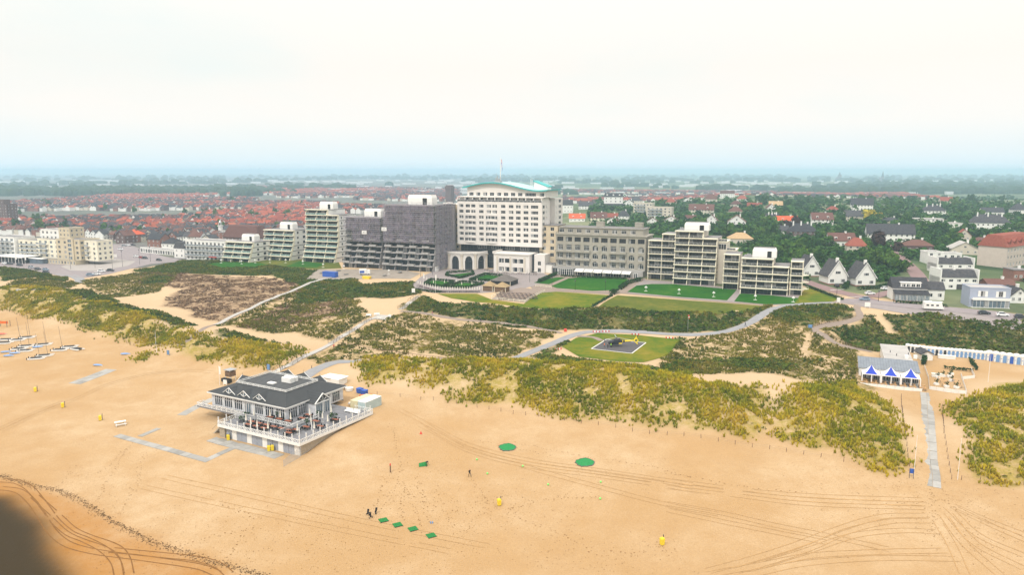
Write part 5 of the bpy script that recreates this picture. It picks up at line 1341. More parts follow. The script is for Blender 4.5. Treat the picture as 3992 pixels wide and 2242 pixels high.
def strip_balconies(t, x0, y0, z0, w, h, rows, out=1.3, mat='white', glass='glass_pale'):
 fh = h / rows
 for r_ in range(1, rows):
  part('balcony', MB().box(x0, y0 - out, z0 + r_ * fh - .2, x0 + w, y0 - .02, z0 + r_ * fh + .02), mat, t); put('railing', rail_mesh(w, glass, posts=max(2, int(w / 2))), t, (x0, y0 - out + .05, z0 + r_ * fh + .02))
# yellow seaside hotel on the square
O = base(20, 1016) ; O.z = 8.6
t = thing('seaside_hotel', 'sprawling yellow and white hotel with stepped wings beside the town square', 'hotel', tuple(O), -TH)
k = span(O, 345) / 62.0
block(t, 38 * k, 2, 3.2, 17 * k, 14, 14.5, 4, 4, 4, 'ochre', 2.0, 1.9); block(t, 46 * k, 1.2, 3.2, 5 * k, 1, 15.5, 5, 1, 0, 'ochre', 3.2, 2.2, glass='glass_pale')
block(t, 55 * k, 5, 3, 9 * k, 11, 14, 4, 2, 3, 'cream', 1.6, 1.7); block(t, 22 * k, 4, 3.2, 16 * k, 14, 13.5, 4, 4, 0, 'cream', 2.2, 1.9, glass='glass_pale')
strip_balconies(t, 22.5 * k, 4, 3.2, 7.5 * k, 13.5, 4, 1.5); strip_balconies(t, 56 * k, 5, 3, 3 * k, 14, 4, 1.2)
block(t, 6 * k, 5, 0, 16 * k, 14, 15, 5, 4, 0, 'cream', 2.0, 1.7); strip_balconies(t, 7 * k, 5, 0, 14 * k, 15, 5, 1.4)
block(t, -14 * k, 3, 0, 19 * k, 14, 17, 5, 5, 0, 'white', 2.6, 1.9, glass='glass_pale'); strip_balconies(t, -13.5 * k, 3, 0, 18 * k, 17, 5, 1.6)
block(t, 16 * k, 12, 15.5, 22 * k, 10, 7.5, 2, 7, 2, 'white', 1.8, 1.8); block(t, 33 * k, 9, 15.5, 8 * k, 10, 9.5, 3, 3, 3, 'ochre', 1.3, 1.6)
block(t, 20 * k, -1, 0, 34 * k, 9, 3.2, 1, 16, 0, 'ochre', 1.5, 2.2, par=.3)
part('canopy', MB().box(2 * k, -9, 4.4, 24 * k, 3.8, 4.75).box(2 * k, -9.05, 4.2, 24 * k, -8.98, 4.9), 'white', t); part('glass_terrace', MB().box(2.6 * k, -8, 0, 23.4 * k, 3.2, 4.38), 'glass', t)
for i in range(9): part('post', MB().box(2.5 * k + i * 2.6 * k, -8.4, 0, 2.7 * k + i * 2.6 * k, -8.2, 4.38), 'white', t)
part('glass_pavilion', MB().box(24.4 * k, -4.5, 0, 34 * k, -1.1, 3.6, 1).box(24 * k, -5, 3.6, 34.4 * k, -1, 3.85, 0), ['white', 'glass_pale'], t)
for i in range(2):
 q = O + E1 * (23 + i * 7) * k - E2 * 12; q.z = float(hz(q.x, q.y)); f = thing('banner_pole', 'white banner pole, %s of the pair before the yellow hotel' % ('left' if i == 0 else 'right'), 'flag', tuple(q), -TH, 'banner poles')
 part('pole', MB().cyl((0, 0, 0), (0, 0, 7), .08), 'frame', f); part('banner', MB().box(.1, -.02, 3.2, 1.2, .02, 6.8), 'white', f)
t.scale = (1, 1, .86)
# white hoarding in front of the building lot
q = base(335, 1002); h = thing('hoarding', 'long white site hoarding at the far side of the town square', 'hoarding', tuple(q), -TH * .6)
for i in range(11): part('panel', MB().box(i * 2.3, 0, 0, i * 2.3 + 2.26, .08, 2.6), 'white', h)
part('mural', MB().box(10, -.03, .2, 13.5, -.005, 2.4), 'blue', h)
# dark brick flats at the left edge
O = base(-25, 872); O.z = 6.5; t = thing('brick_flats', 'dark brick flats at the far left edge of the town', 'flats', tuple(O), -TH); block(t, 0, 0, 0, 26, 12, 22, 7, 6, 3, 'brick_dark', 1.4, 1.4); block(t, -6, 6, 22.1, 18, 8, 4.5, 1, 3, 0, 'brick_dark', 1.4, 1.4)
# white block with long balconies next to the low terraced block
O = base(728, 1013); O.z = 9.5; t = thing('balcony_flats', 'white four-storey flats with strip balconies over shops behind the low terraced block', 'flats', tuple(O), -TH); w = span(O, 880)
block(t, 0, 0, 0, w, 12, 12.5, 4, 10, 2, 'white', 1.7, 1.7); strip_balconies(t, .3, 0, 0, w - .6, 12.5, 4, 1.4); part('shop_sign', MB().box(w * .62, -1.5, 2.55, w * .82, -1.42, 3.1), 'red', t)
# hall with the big dark roof
O = base(872, 955); O.z = 8; t = thing('hall', 'large hall under a steep dark mansard roof behind the terraces', 'hall', tuple(O), -TH); w = span(O, 1002)
block(t, 0, 0, 0, w, 16, 7, 2, 9, 3, 'brick_dark', 1.2, 1.6, par=0); part('roof', MB().box(-.6, -.6, 7.02, w + .6, 16.6, 15.5, 0, (3.2, 4.5)).box(2.5, 3.8, 15.52, w - 2.5, 12.2, 16.4, 0, (.8, 1.5)), 'roof_brown', t)
q = base(862, 930); q.z = 8; f = thing('turret', 'white open bell turret beside the big dark hall roof', 'tower', tuple(q), -TH)
part('shaft', MB().box(-1.3, -1.3, 0, 1.3, 1.3, 11).box(-1.8, -1.8, 11, 1.8, 1.8, 11.6), 'white', f); part('belfry', MB().box(-1, -1, 13.8, 1, 1, 14.1).beam((-.9, -.9, 11.6), (-.9, -.9, 13.8), .25).beam((.9, -.9, 11.6), (.9, -.9, 13.8), .25).beam((.9, .9, 11.6), (.9, .9, 13.8), .25).beam((-.9, .9, 11.6), (-.9, .9, 13.8), .25), 'white', f); part('cap', MB().ring([(1.3, 14.1), (.9, 15), (.2, 16.2), (0, 16.5)], 8), 'metal', f)
# water tower far behind
O = base(1754, 800); O.z = 4; t = thing('water_tower', 'square brick water tower rising in the haze left of the hotel tower', 'tower', tuple(O), -TH); part('shaft', MB().box(-9, -9, 0, 9, 9, 50).box(-10, -10, 50, 10, 10, 58).box(-8, -8, 58, 8, 8, 61), 'brick_dark', t)
t.scale = (.62,) * 3
# ------------------------------------------------------------------ houses
def house_parts(w, d, h, rh, kind, wall, roof):
 "returns wall and roof meshes; front is -y, centred in x"
 def mk():
  mb = MB(); r = MB(); x0, x1 = -w / 2, w / 2; o = .45
  mb.box(x0, 0, -1.5, x1, d, h)
  if kind == 'side':       # ridge along x
   mb.poly([(x1, 0, h), (x1, d, h), (x1, d / 2, h + rh)]); mb.poly([(x0, d, h), (x0, 0, h), (x0, d / 2, h + rh)])
   e = rh * o / (d / 2)
   r.loft([[(x0 - o, -o, h - e), (x0 - o, -o, h - e + .2), (x0 - o, d / 2, h + rh + .2), (x0 - o, d + o, h - e + .2), (x0 - o, d + o, h - e), (x0 - o, d / 2, h + rh)],
     [(x1 + o, -o, h - e), (x1 + o, -o, h - e + .2), (x1 + o, d / 2, h + rh + .2), (x1 + o, d + o, h - e + .2), (x1 + o, d + o, h - e), (x1 + o, d / 2, h + rh)]])
  elif kind == 'front':    # gable to the viewer
   mb.poly([(x0, 0, h), (x1, 0, h), (0, 0, h + rh)]); mb.poly([(x1, d, h), (x0, d, h), (0, d, h + rh)]); e = rh * o / (w / 2)
   r.loft([[(x0 - o, y, h - e), (x0 - o, y, h - e + .22), (0, y, h + rh + .22), (x1 + o, y, h - e + .22), (x1 + o, y, h - e), (0, y, h + rh)] for y in (-o, d + o)])
  elif kind == 'hip':
   m = min(w, d) / 2 * .85; a = [(x0 - o, -o, h), (x1 + o, -o, h), (x1 + o, d + o, h), (x0 - o, d + o, h)]
   if w >= d: p, q = (x0 + m, d / 2, h + rh), (x1 - m, d / 2, h + rh); r.poly([a[0], a[1], q, p]); r.poly([a[1], a[2], q]); r.poly([a[2], a[3], p, q]); r.poly([a[3], a[0], p])
   else: p, q = (0, m, h + rh), (0, d - m, h + rh); r.poly([a[0], a[1], p]); r.poly([a[1], a[2], q, p]); r.poly([a[2], a[3], q]); r.poly([a[3], a[0], p, q])
   r.poly(a[::-1])
  elif kind == 'mansard':
   r.box(x0 - .3, -.3, h, x1 + .3, d + .3, h + rh, 0, (1.1, 1.1))
  else:
   r.box(x0 - .25, -.25, h, x1 + .25, d + .25, h + .4)
  return mb.mesh('wall', wall), r.mesh('roof', roof)
 return cached(('house', round(w, 1), round(d, 1), round(h, 1), round(rh, 1), kind, wall, roof), mk)
def house(label, p, w, d, h, rh, kind, wall, roof, rz, win=(2, 2), chimney=None, group=None, name='house', sidewin=0, cat='house', trim=None, ww=1.2, wh=1.3):
 t = thing(name, label, cat, tuple(p), rz, group)
 a, b = house_parts(w, d, h, rh, kind, wall, roof)
 put('wall', a, t); rf = put('roof', b, t)
 rows, cols = win
 for r_ in range(rows):
  for c in range(cols): window(t, -w / 2 + w * (c + .5) / cols, -.03, (h / max(rows, 1)) * (r_ + .33), ww, wh, mull=1)
 for c in range(sidewin):
  for r_ in range(rows): window(t, w / 2 + .03, d * (c + .5) / sidewin, (h / max(rows, 1)) * (r_ + .33), ww, wh, math.pi / 2, mull=1)
 if kind == 'front' and rh > 2.5: window(t, 0, -.03, h + rh * .18, ww, min(wh, rh * .4), mull=1)
 if kind == 'flat' and False: pass
 if chimney: put('chimney', cached(('chim', chimney), lambda: MB().box(-.5, -.45, -2, .5, .45, 1.1).box(-.6, -.55, 1.1, .6, .55, 1.3).mesh('chimney', chimney)), rf, (w * .18, d * .5, h + rh * .95))
 return t
# town rows: laid out along streets parallel to the sea front
ROOFS = ['roof_red', 'roof_dark', 'roof_dark', 'roof_dark', 'roof_brown', 'roof_brown', 'roof_dark', 'roof_orange']
WALLS = ['brick', 'white', 'white', 'brick_dark', 'stone']
FO = G(620, 985); FO = Vector((FO.x, FO.y, 0))
TAKEN = [(G(200, 1000), 60), (G(800, 1000), 24), (G(935, 950), 22), (G(60, 870), 28), (G(1750, 800), 20)]
def free(p, r): return all((Vector((p.x, p.y, 0)) - Vector((c.x, c.y, 0))).length > rr + r for c, rr in TAKEN)
cand = []
rr_ = random.Random(5)
for row in range(0, 106):
 e2 = 60 + row * 17.5 + rr_.uniform(-2, 2); x = -760 - row * 9
 style = rr_.random()
 while x < 620:
  w = rr_.choice((5.6, 6.5, 7.5, 9)); x += w
  if rr_.random() < .035: x += 14
  p = FO + E1 * (x + (6 if row % 2 else 0)) + E2 * (e2 + rr_.uniform(-1.5, 1.5))
  z = float(hz(p.x, p.y)); u, v = proj((p.x, p.y, z))
  if not (-120 < u < 4150): continue
  if p.x > 40 and p.y < 1330 + .1 * p.x: continue
  if p.x > -60 and p.y < 560: continue
  if float(vnoise(p.x, p.y, 210, 300, 2)) > .63 and p.y > 900: continue
  p.z = z; cand.append((p.y + abs(p.x) * .15, p, w, row, style, u, v))
cand.sort(key=lambda c: c[0])
FARV, near = [], 0
for k_, p, w, row, style, u, v in cand:
 if not free(p, 5): continue
 # skip those wholly behind the sea-front buildings
 hid = (860 < u < 1180 and v > 940) or (1180 < u < 1340 and v > 860) or (1340 < u < 1490 and v > 835) or (1490 < u < 1790 and v > 800) or (1790 < u < 2190 and v > 740)
 red = float(vnoise(p.x, p.y, 260, 310, 2))
 if k_ > 800 and red > .54: roof = rr_.choice(('roof_red', 'roof_orange', 'roof_orange', 'roof_red', 'roof_brown'))
 else: roof = rr_.choice(ROOFS if k_ > 760 else ROOFS[1:7])
 wall = rr_.choice(WALLS); h = rr_.choice((4.6, 5.2, 5.8)); rh = rr_.choice((2.6, 3.2)); kind = 'front' if rr_.random() < .22 else 'side'
 d = rr_.choice((8.0, 9.0)); rz = -TH + (math.pi / 2 if rr_.random() < .12 else 0)
 if rr_.random() < .1: kind, rh = 'flat', .4
 if near < 290 and not hid:
  cn = {'roof_red': 'red', 'roof_orange': 'orange', 'roof_dark': 'slate-dark', 'roof_brown': 'brown'}[roof]; wn_ = {'brick': 'brick', 'white': 'white', 'brick_dark': 'dark brick', 'stone': 'cream'}[wall]
  wh = 'behind the yellow seaside hotel' if u < 260 else 'up the street from the square' if u < 600 else 'around the dark hall roof' if u < 900 else 'behind the white terraced blocks' if u < 1350 else 'beyond the scaffolded blocks'
  lb = '%s town house with %s roof %s, %s rows' % (wn_, 'flat grey' if kind == 'flat' else cn + (' gabled' if kind == 'front' else ' pitched'), wh, 'nearer' if v > 880 else 'middle' if v > 830 else 'farther')
  house(lb, p, w, d, h, rh, kind, wall, roof if kind != 'flat' else 'flat_roof', rz, (2, 2) if near < 110 else (0, 0), 'brick' if rr_.random() < .4 and kind != 'flat' else None, 'town houses behind the square')
  near += 1
 elif not hid:
  FARV.append((p, w, d, h, rh, roof, wall, rz))
# the rest of the town, too small to pick apart
def far_town():
 groups = {}
 for p, w, d, h, rh, roof, wall, rz in FARV:
  c, s = math.cos(rz), math.sin(rz)
  for mat, pts, fs in ((wall, [(-w / 2, 0, -1), (w / 2, 0, -1), (w / 2, d, -1), (-w / 2, d, -1), (-w / 2, 0, h), (w / 2, 0, h), (w / 2, d, h), (-w / 2, d, h), (-w / 2, d / 2, h + rh - .05), (w / 2, d / 2, h + rh - .05)], [(0, 1, 5, 4), (1, 2, 6, 5), (2, 3, 7, 6), (3, 0, 4, 7), (4, 8, 7, 7), (5, 6, 9, 9)]),
       (roof, [(-w / 2 - .3, -.5, h - .2), (w / 2 + .3, -.5, h - .2), (w / 2 + .3, d / 2, h + rh), (-w / 2 - .3, d / 2, h + rh), (w / 2 + .3, d + .5, h - .2), (-w / 2 - .3, d + .5, h - .2)], [(0, 1, 2, 3), (3, 2, 4, 5)])):
   g = groups.setdefault(mat, ([], [])); k = len(g[0])
   g[0].extend((p.x + x * c - y * s, p.y + x * s + y * c, p.z + z) for x, y, z in pts); g[1].extend(tuple(k + i for i in f) for f in fs)
 me = bpy.data.meshes.new('far_town'); V, F, MI = [], [], []
 for i, (mat, (v, f)) in enumerate(groups.items()):
  k = len(V); V += v; F += [tuple(dict.fromkeys(k + j for j in q)) for q in f]; MI += [i] * len(f); me.materials.append(MATS[mat])
 me.from_pydata(V, [], F); me.polygons.foreach_set('material_index', MI); me.update()
 stuff(put('far_town', me), 'far rows of red and grey roofs fading into the haze', 'town')
far_town()
# shops at the mouth of the street
for i, (u, v, w, kind, wall, roof, lb) in enumerate([(655, 985, 12, 'hip', 'white', 'roof_dark', 'white corner shop building with dark hipped roof at the street mouth'), (700, 1006, 9, 'mansard', 'white', 'roof_dark', 'white corner house with dark mansard turret above the shop awnings'),
  (600, 965, 13, 'side', 'brick', 'roof_dark', 'brick shop row with dark roof on the street from the square'), (505, 945, 11, 'hip', 'brick', 'roof_bright', 'brick house with bright orange-red hipped roof where cars are parked'), (470, 950, 10, 'front', 'brick_dark', 'roof_brown', 'dark brick gable house left of the bright red roof'), (565, 920, 9, 'front', 'white', 'roof_orange', 'white gabled house with an orange roof behind the street'),
  (660, 905, 22, 'flat', 'white', 'flat_roof', 'long low white flat-roofed building in the middle of the town'), (440, 905, 16, 'flat', 'white', 'flat_roof', 'pale flat-roofed building left of the street into town'), (820, 928, 24, 'flat', 'brick', 'flat_roof', 'red brick row with white windows in front of the dark hall roof')]):
 p = G(u, v); house(lb, p, w, 11, 6.5 if kind != 'flat' else 5, 4 if kind != 'flat' else .4, kind, wall, roof, -TH, (2, max(2, int(w / 3.5))), 'brick' if kind != 'flat' else None, sidewin=2)
mb = MB(); q = G(548, 985); t = thing('shop_arcade', 'low white shop front with dark windows along the street edge', 'shop', tuple(q), -R(33))
block(t, 0, 0, 0, 42, 6, 3.6, 1, 14, 0, 'white', 2.2, 2.4, par=.4)
# ------------------------------------------------------------------ villas on the hill
def px2m(u, v, px, p): return px * (p.y * _cp + (CAM_H - p.z) * _sp) / FPX
A4 = lambda x, y: (2100 + x / 2.576, 600 + y / 2.576)
A5 = lambda x, y: (2992 + x / 2.576, 600 + y / 2.576)
VSHORT = []
VILLAS = [  # frame, left, right, base, wall+roof height in crop px, kind, wall, roof, label
 (A4,215,345,595,140,'mansard','white','roof_dark','dark mansard villa with white windows just right of the hotel tower'),
 (A4,395,550,556,72,'side','white','roof_dark','low white villa with a dark roof below the white boarding house'),
 (A4,300,470,682,78,'side','white','roof_bright','white house under a bright orange-red roof behind the grey hotel wing'),
 (A4,515,690,688,100,'side','cream','roof_brown','cream villa with brown roof and bay windows behind the grey hotel wing'),
 (A4,690,800,668,70,'side','white','roof_red','white house with red tiled roof right of the cream villa'),
 (A4,790,905,678,110,'hip','white','roof_dark','white cubic house with dark hipped roof behind the grey hotel wing'),
 (A4,680,800,708,70,'front','white','roof_brown','small white gable with brown roof peeping over the grey hotel roof'),
 (A4,850,962,532,75,'front','white','roof_dark','white twin-gabled house right of the white boarding house'),
 (A4,910,1040,506,80,'hip','stone','roof_dark','house with a broad dark pyramid roof among the hill trees'),
 (A4,1270,1380,516,66,'hip','stone','roof_red','house with a red pyramid roof in the trees on the hill'),
 (A4,1080,1200,472,58,'hip','stone','roof_brown','reddish-brown roofed house on the crest behind the beige flats'),
 (A4,1080,1205,714,74,'front','white','roof_brown','white gable under a brown roof, left of the pair behind the flats'),
 (A4,1260,1400,697,72,'front','white','roof_brown','white gable under a brown roof, right of the pair behind the flats'),
 (A4,1475,1590,670,52,'side','white','roof_brown','brown-roofed white house behind the white solar roof house'),
 (A4,1660,1800,727,115,'front','white','roof_brown','tall white gabled house with brown roof right of the roof house'),
 (A4,1890,2080,737,120,'front','white','roof_brown','big white gable with a sweeping red-brown roof among dark trees'),
 (A4,1500,1760,607,100,'side','stone','roof_brown','wide brown-roofed villa with white dormers on the hill'),
 (A4,1660,1790,502,100,'hip','stone','roof_brown','dark red-roofed tall villa on the left of the hill crest'),
 (A4,1820,1970,442,76,'mansard','white','roof_brown','white villa with brown mansard roof on top of the hill'),
 (A4,1990,2100,484,68,'hip','white','roof_red','white house with a red hipped roof below the hilltop villa'),
 (A4,1930,2045,537,66,'hip','stone','roof_brown','red-brown pyramid roof between the hill trees, upper one'),
 (A4,1920,2050,617,86,'hip','stone','roof_brown','red-brown pyramid roof between the hill trees, lower one'),
 (A4,2090,2240,552,60,'side','stone','roof_red','long red-roofed house half hidden in the hill trees'),
 (A4,2310,2450,547,70,'side','stone','roof_tan','house with a large pale tan roof on the hill'),
 (A4,2290,2380,577,72,'front','white','roof_brown','brown gabled house in front of the tan-roofed one'),
 (A4,2290,2420,682,78,'side','white','roof_dark','slate-roofed white house with tall white chimneys'),
 (A5,100,315,703,74,'side','white','roof_bright','long white house with a bright orange roof in the trees'),
 (A4,1910,2160,905,110,'hip','stone','roof_tan','house with a sandy tan hipped roof behind the cream balcony blocks'),
 (A4,2390,2510,812,90,'side','white','roof_dark','dark-roofed house between trees right of the tan roof'),
 (A5,835,1055,567,120,'side','white','roof_dark','large white villa with dark roof high on the hill'),
 (A5,600,720,592,66,'hip','white','roof_red','white house with a red hipped roof high among the trees'),
 (A5,445,665,718,125,'side','white','roof_brown','white villa with dark brown roof left of the yellow tree'),
 (A5,785,960,674,104,'side','stone','roof_dark','grey house with steep slate roof beside the yellow tree'),
 (A5,1175,1340,704,64,'hip','stone','roof_dark','low grey house with chimney right of the yellow tree'),
 (A5,205,500,852,150,'hip','brick_dark','roof_dark','dark brick house with several tall white chimneys'),
 (A5,620,890,938,138,'side','white','roof_brown','white house with long brown roof above the hill road'),
 (A5,800,1000,1000,155,'hip','stone','roof_red','red hip-roofed house next to the dark tree by the hill road'),
 (A5,1000,1470,882,172,'side','white','roof_dark','big white villa with black timber front and slate roof'),
 (A5,1475,1760,714,62,'flat','white','flat_roof_pale','long flat white bungalow in the hill trees'),
 (A5,1790,1960,738,42,'flat','white','flat_roof_pale','low flat white garage right of the white bungalow'),
 (A5,2050,2420,772,162,'hip','white','roof_dark','grand white villa with many chimneys and a dark hipped roof'),
 (A5,2160,2370,622,82,'side','white','roof_dark','white gabled house behind the grand white villa'),
 (A5,1570,1790,622,106,'hip','white','roof_dark','dark roofed white house with tall chimneys in the trees'),
 (A5,1740,1860,502,68,'side','stone','roof_red','red-roofed house on the far tree line'),
 (A5,1905,2040,872,112,'front','stone','roof_red','pale pink house with shallow red gable in the trees'),
 (A5,1390,1670,977,110,'hip','brick_dark','roof_brown','low house under a broad dark thatched roof by the hill road'),
 (A5,1850,2110,1012,124,'front','stone','flat_roof_pale','grey-green house with pale gabled roof behind the white modern houses'),
 (A5,2080,2250,906,66,'hip','stone','roof_brown','low brown-roofed house in dark trees near the right edge'),
 (A5,2340,2480,864,96,'flat','white','flat_roof','dark flat-roofed modern house near the right edge'),
 (A5,2470,2600,620,120,'hip','white','roof_dark','white-chimneyed dark roofed house at the right edge of the hill'),
]
for f, l, r_, b, hp, kind, wall, roof, lb in VILLAS:
 u, v = f((l + r_) / 2, b); p = G(u, v); m = px2m(u, v, 1 / 2.576, p)
 w = (r_ - l) * m * .93; H = max(3.2, hp * m * .95); d = max(6.5, min(12, w * .8))
 if kind == 'flat': h, rh = H, .4
 elif kind == 'mansard': h, rh = H * .6, H * .4
 else: h, rh = H * .5, H * .55
 t = house(lb, p, w, d, h, rh, kind, wall, roof, -TH * .55 + random.uniform(-.15, .15), (2 if h > 4.2 else 1, max(2, int(w / 3.2))), 'white', sidewin=2, ww=1.3, wh=min(1.4, h * .3))
 TAKEN.append((p, w * .5)); VSHORT.append((p, lb))
 if 'chimneys' in lb:
  for q in (-.32, -.05, .3): part('chimney', MB().box(w * q - .45, d * .35, h, w * q + .45, d * .35 + .8, h + rh + 1.6), 'white', t)
 if 'dormers' in lb or 'bright' in lb or 'brown roof' in lb:
  for q in (-.25, .25): part('dormer', MB().box(w * q - .8, d * .1, h + rh * .1, w * q + .8, d * .4, h + rh * .5, 0).box(w * q - .55, d * .1 - .03, h + rh * .16, w * q + .55, d * .1 - .005, h + rh * .42, 1), ['white', 'glass'], t)
# the white boarding house
u, v = A4(748, 522); p = G(u, v); m = px2m(u, v, 1 / 2.576, p); w = 185 * m
t = thing('boarding_house', 'white four-storey boarding house with dark mansard roof on the hill', 'hotel', tuple(p), -TH * .5); TAKEN.append((p, w * .6))
block(t, -w / 2, 0, 0, w, 11, 90 * m, 3, 4, 2, 'white', 1.6, 1.9, par=0); part('roof', MB().box(-w / 2 - .4, -.4, 90 * m, w / 2 + .4, 11.4, 128 * m, 0, (1.3, 1.3)), 'roof_dark', t)
for q in range(3): part('dormer', MB().box(-w / 2 + w * (q + .5) / 3 - 1, .1, 96 * m, -w / 2 + w * (q + .5) / 3 + 1, 3, 116 * m), 'white', t)
part('verandah', MB().box(-w / 2 - 1, -4, 0, w / 2 + 4, -.05, 3.2), 'frame_dark', t)
# beige flats on the hill
for (l, r_, b, hp, lb) in ((950, 1140, 607, 112, 'beige three-storey flats on the hill, the left and higher pair'), (1080, 1330, 648, 112, 'beige stepped flats on the hill with white balcony bands, the right pair')):
 u, v = A4(l, b); p = G(u, v); m = px2m(u, v, 1 / 2.576, p); w = (r_ - l) * m; t = thing('hill_flats', lb, 'flats', tuple(p), -TH); TAKEN.append((p + E1 * w / 2, w * .6))
 block(t, 0, 0, 0, w, 12, hp * m, 4, 6, 2, 'stone', 1.8, 1.5); strip_balconies(t, w * .1, 0, 0, w * .55, hp * m, 4, 1.4)
# ------------------------------------------------------------------ trees
def crown_mesh(k, n_leaf=620, mat='tree_leaf', flat=1.0):
 def mk():
  r = np.random.default_rng(900 + k); nc = 9 + k % 4
  cen = r.normal(size=(nc, 3)) * np.array([.42, .42, .30]) + np.array([0, 0, .12]); rad = .30 + .22 * r.random(nc)
  ci = r.integers(0, nc, n_leaf); d = r.normal(size=(n_leaf, 3)); d /= np.linalg.norm(d, axis=1)[:, None]; d[:, 2] = np.where(d[:, 2] < -.5, -d[:, 2], d[:, 2])
  P_ = cen[ci] + d * rad[ci, None] * (.75 + .35 * r.random((n_leaf, 1)))
  s = (.075 + .085 * r.random(n_leaf))[:, None]
  u = r.normal(size=(n_leaf, 3)); u -= d * (u * d).sum(1)[:, None] * .7; u /= np.linalg.norm(u, axis=1)[:, None]; w = np.cross(d, u) + .4 * r.normal(size=(n_leaf, 3))
  V = np.stack([P_ - u * s, P_ - w * s, P_ + u * s, P_ + w * s], 1); V[..., 2] *= flat
  lo = V[..., 2].min(); V[..., 2] -= lo
  return np_mesh('crown', V.reshape(-1, 3), np.arange(n_leaf * 4, dtype=np.int32).reshape(-1, 4), mat)
 return cached(('crown', k, n_leaf, mat, flat), mk)
def trunk_mesh(k):
 def mk():
  mb = MB(); r = random.Random(k); mb.cyl((0, 0, -.12), (.01, .01, .5), .045, .03, 6)
  for i in range(4):
   a = i * 1.6 + r.random(); mb.cyl((0, 0, .3 + .06 * i), (.32 * math.cos(a), .32 * math.sin(a), .62 + .08 * r.random()), .02, .008, 5)
  return mb.mesh('trunk', 'bark')
 return cached(('trunk', k), mk)
M2('leaf_yellow', [(.30, .24, .02), (.48, .38, .03), (.60, .50, .06)], .5, .9); M2('leaf_purple', [(.02, .012, .014), (.04, .022, .02), (.06, .04, .03)], .5, .9)
def tree(label, p, rad, hgt, group=None, mat='tree_leaf', name='tree', stem=.22, k=None):
 k = random.randrange(7) if k is None else k
 t = thing(name, label, 'tree' if name == 'tree' else 'shrub', tuple(p), random.uniform(0, 6.28), group)
 put('trunk', trunk_mesh(k % 3), t, scale=(hgt * .8, hgt * .8, hgt))
 put('crown', crown_mesh(k, mat=mat), t, (0, 0, hgt * stem), scale=(rad * 1.05, rad * (.9 + .2 * random.random()), (hgt * (1 - stem)) / 1.15))
 return t
tn = 0
TREE_RING = []
rt = random.Random(21)
HOUSEPTS = [(c.x, c.y, r) for c, r in TAKEN]
ROADS = [corridor(xy([(3600,1110),(3572,1068),(3540,1035),(3505,1005),(3470,978),(3452,955)]), 4.5), corridor(xy([(3120,1093),(3180,1112),(3260,1136),(3340,1156)]), 5), corridor(xy([(3400,1160),(3440,1148),(3500,1134)]), 5),
         corridor(xy([(3330,1175),(3420,1180),(3560,1194),(3700,1206),(3850,1222),(4000,1241)]), 8), xy([(3130,1095),(3160,1062),(3300,1085),(3450,1105),(3420,1160),(3290,1140)]), xy([(3470,1190),(3480,1080),(3600,1000),(3850,980),(3990,1120),(3992,1240)]), xy([(3930,1090),(3900,960),(4100,900),(4200,1100)])]
def tree_ok(p, r):
 for x, y, q in HOUSEPTS:
  dx, dy = p.x - x, p.y - y
  if dx * dx + dy * dy < (q + r * .55) ** 2: return False
  if abs(dx - (p.y - y) * x / max(y, 1)) < q * .9 and -max(26, .015 * r * p.y) < dy < 0: return False      # keep the fronts in sight
 for poly in ROADS:
  if bool(in_poly(np.array([p.x]), np.array([p.y]), poly)[0]): return False
 return all((p.x - a) ** 2 + (p.y - b) ** 2 > (.62 * (r + c)) ** 2 for a, b, c in TREE_RING)
att = 0
while tn < 270 and att < 9000:
 att += 1
 q = rt.random(); v = 742 + 330 * q ** 1.25; lo = 2260 if v < 880 else (2560 if v < 960 else 2880 if v < 1040 else 3000)
 u = rt.uniform(lo, 4040)
 if 3080 < u < 3480 and v > 1075: continue
 p = G(u, v); r = rt.uniform(2.8, 5.4)
 if p.y < 300 or p.y > 1250 or not tree_ok(p, r): continue
 if p.x < 190 and p.y < 395: continue
 TREE_RING.append((p.x, p.y, r))
 where = 'on the far crest of the villa hill' if p.y > 850 else 'between the villas on the hill' if p.y > 560 else 'on the slope behind the balcony blocks and white houses'
 q_, sl = min(VSHORT, key=lambda c: (c[0] - p).length); cut = sl
 for s_ in (' left of', ' right of', ' behind', ' below', ' among', ' in ', ' on ', ' beside', ' between', ' next', ' by ', ' near', ' high', ' just', ' above', ' half', ' peeping', ',', ' at '): cut = cut.split(s_)[0]
 du, dy_ = proj(p)[0] - proj(q_)[0], p.y - q_.y
 side = ('above and ' if dy_ > 12 else 'below and ' if dy_ < -12 else '') + ('far left of' if du < -110 else 'far right of' if du > 110 else 'left of' if du < -20 else 'right of' if du > 20 else 'in line with')
 hh_ = rt.uniform(1.1, 1.6); tree('%s %s green tree %s the %s' % ('tall' if hh_ > 1.35 else 'low', 'small' if r < 3.6 else 'medium' if r < 4.6 else 'large', side, ' '.join(cut.split()[:6])), p, r, r * hh_, 'trees ' + where, stem=.12); tn += 1
for u, v, r, h, mt, lb in ((3420, 985, 8.5, 11, 'leaf_purple', 'big dark purple-brown tree beside the hill road'), (3395, 866, 7.5, 9, 'leaf_yellow', 'bright yellow tree standing among the villas'), (3085, 905, 6, 9, 'leaf_purple', 'dark copper-leaved tree in front of the chimneyed brick house'), (2990, 890, 6.5, 9, 'tree_leaf', 'round full green tree right of the tan-roofed house'), (3000, 905, 6, 8, 'tree_leaf', 'green tree just below the round full one by the tan roof')):
 tree(lb, G(u, v), r, h, None, mt, stem=.1)
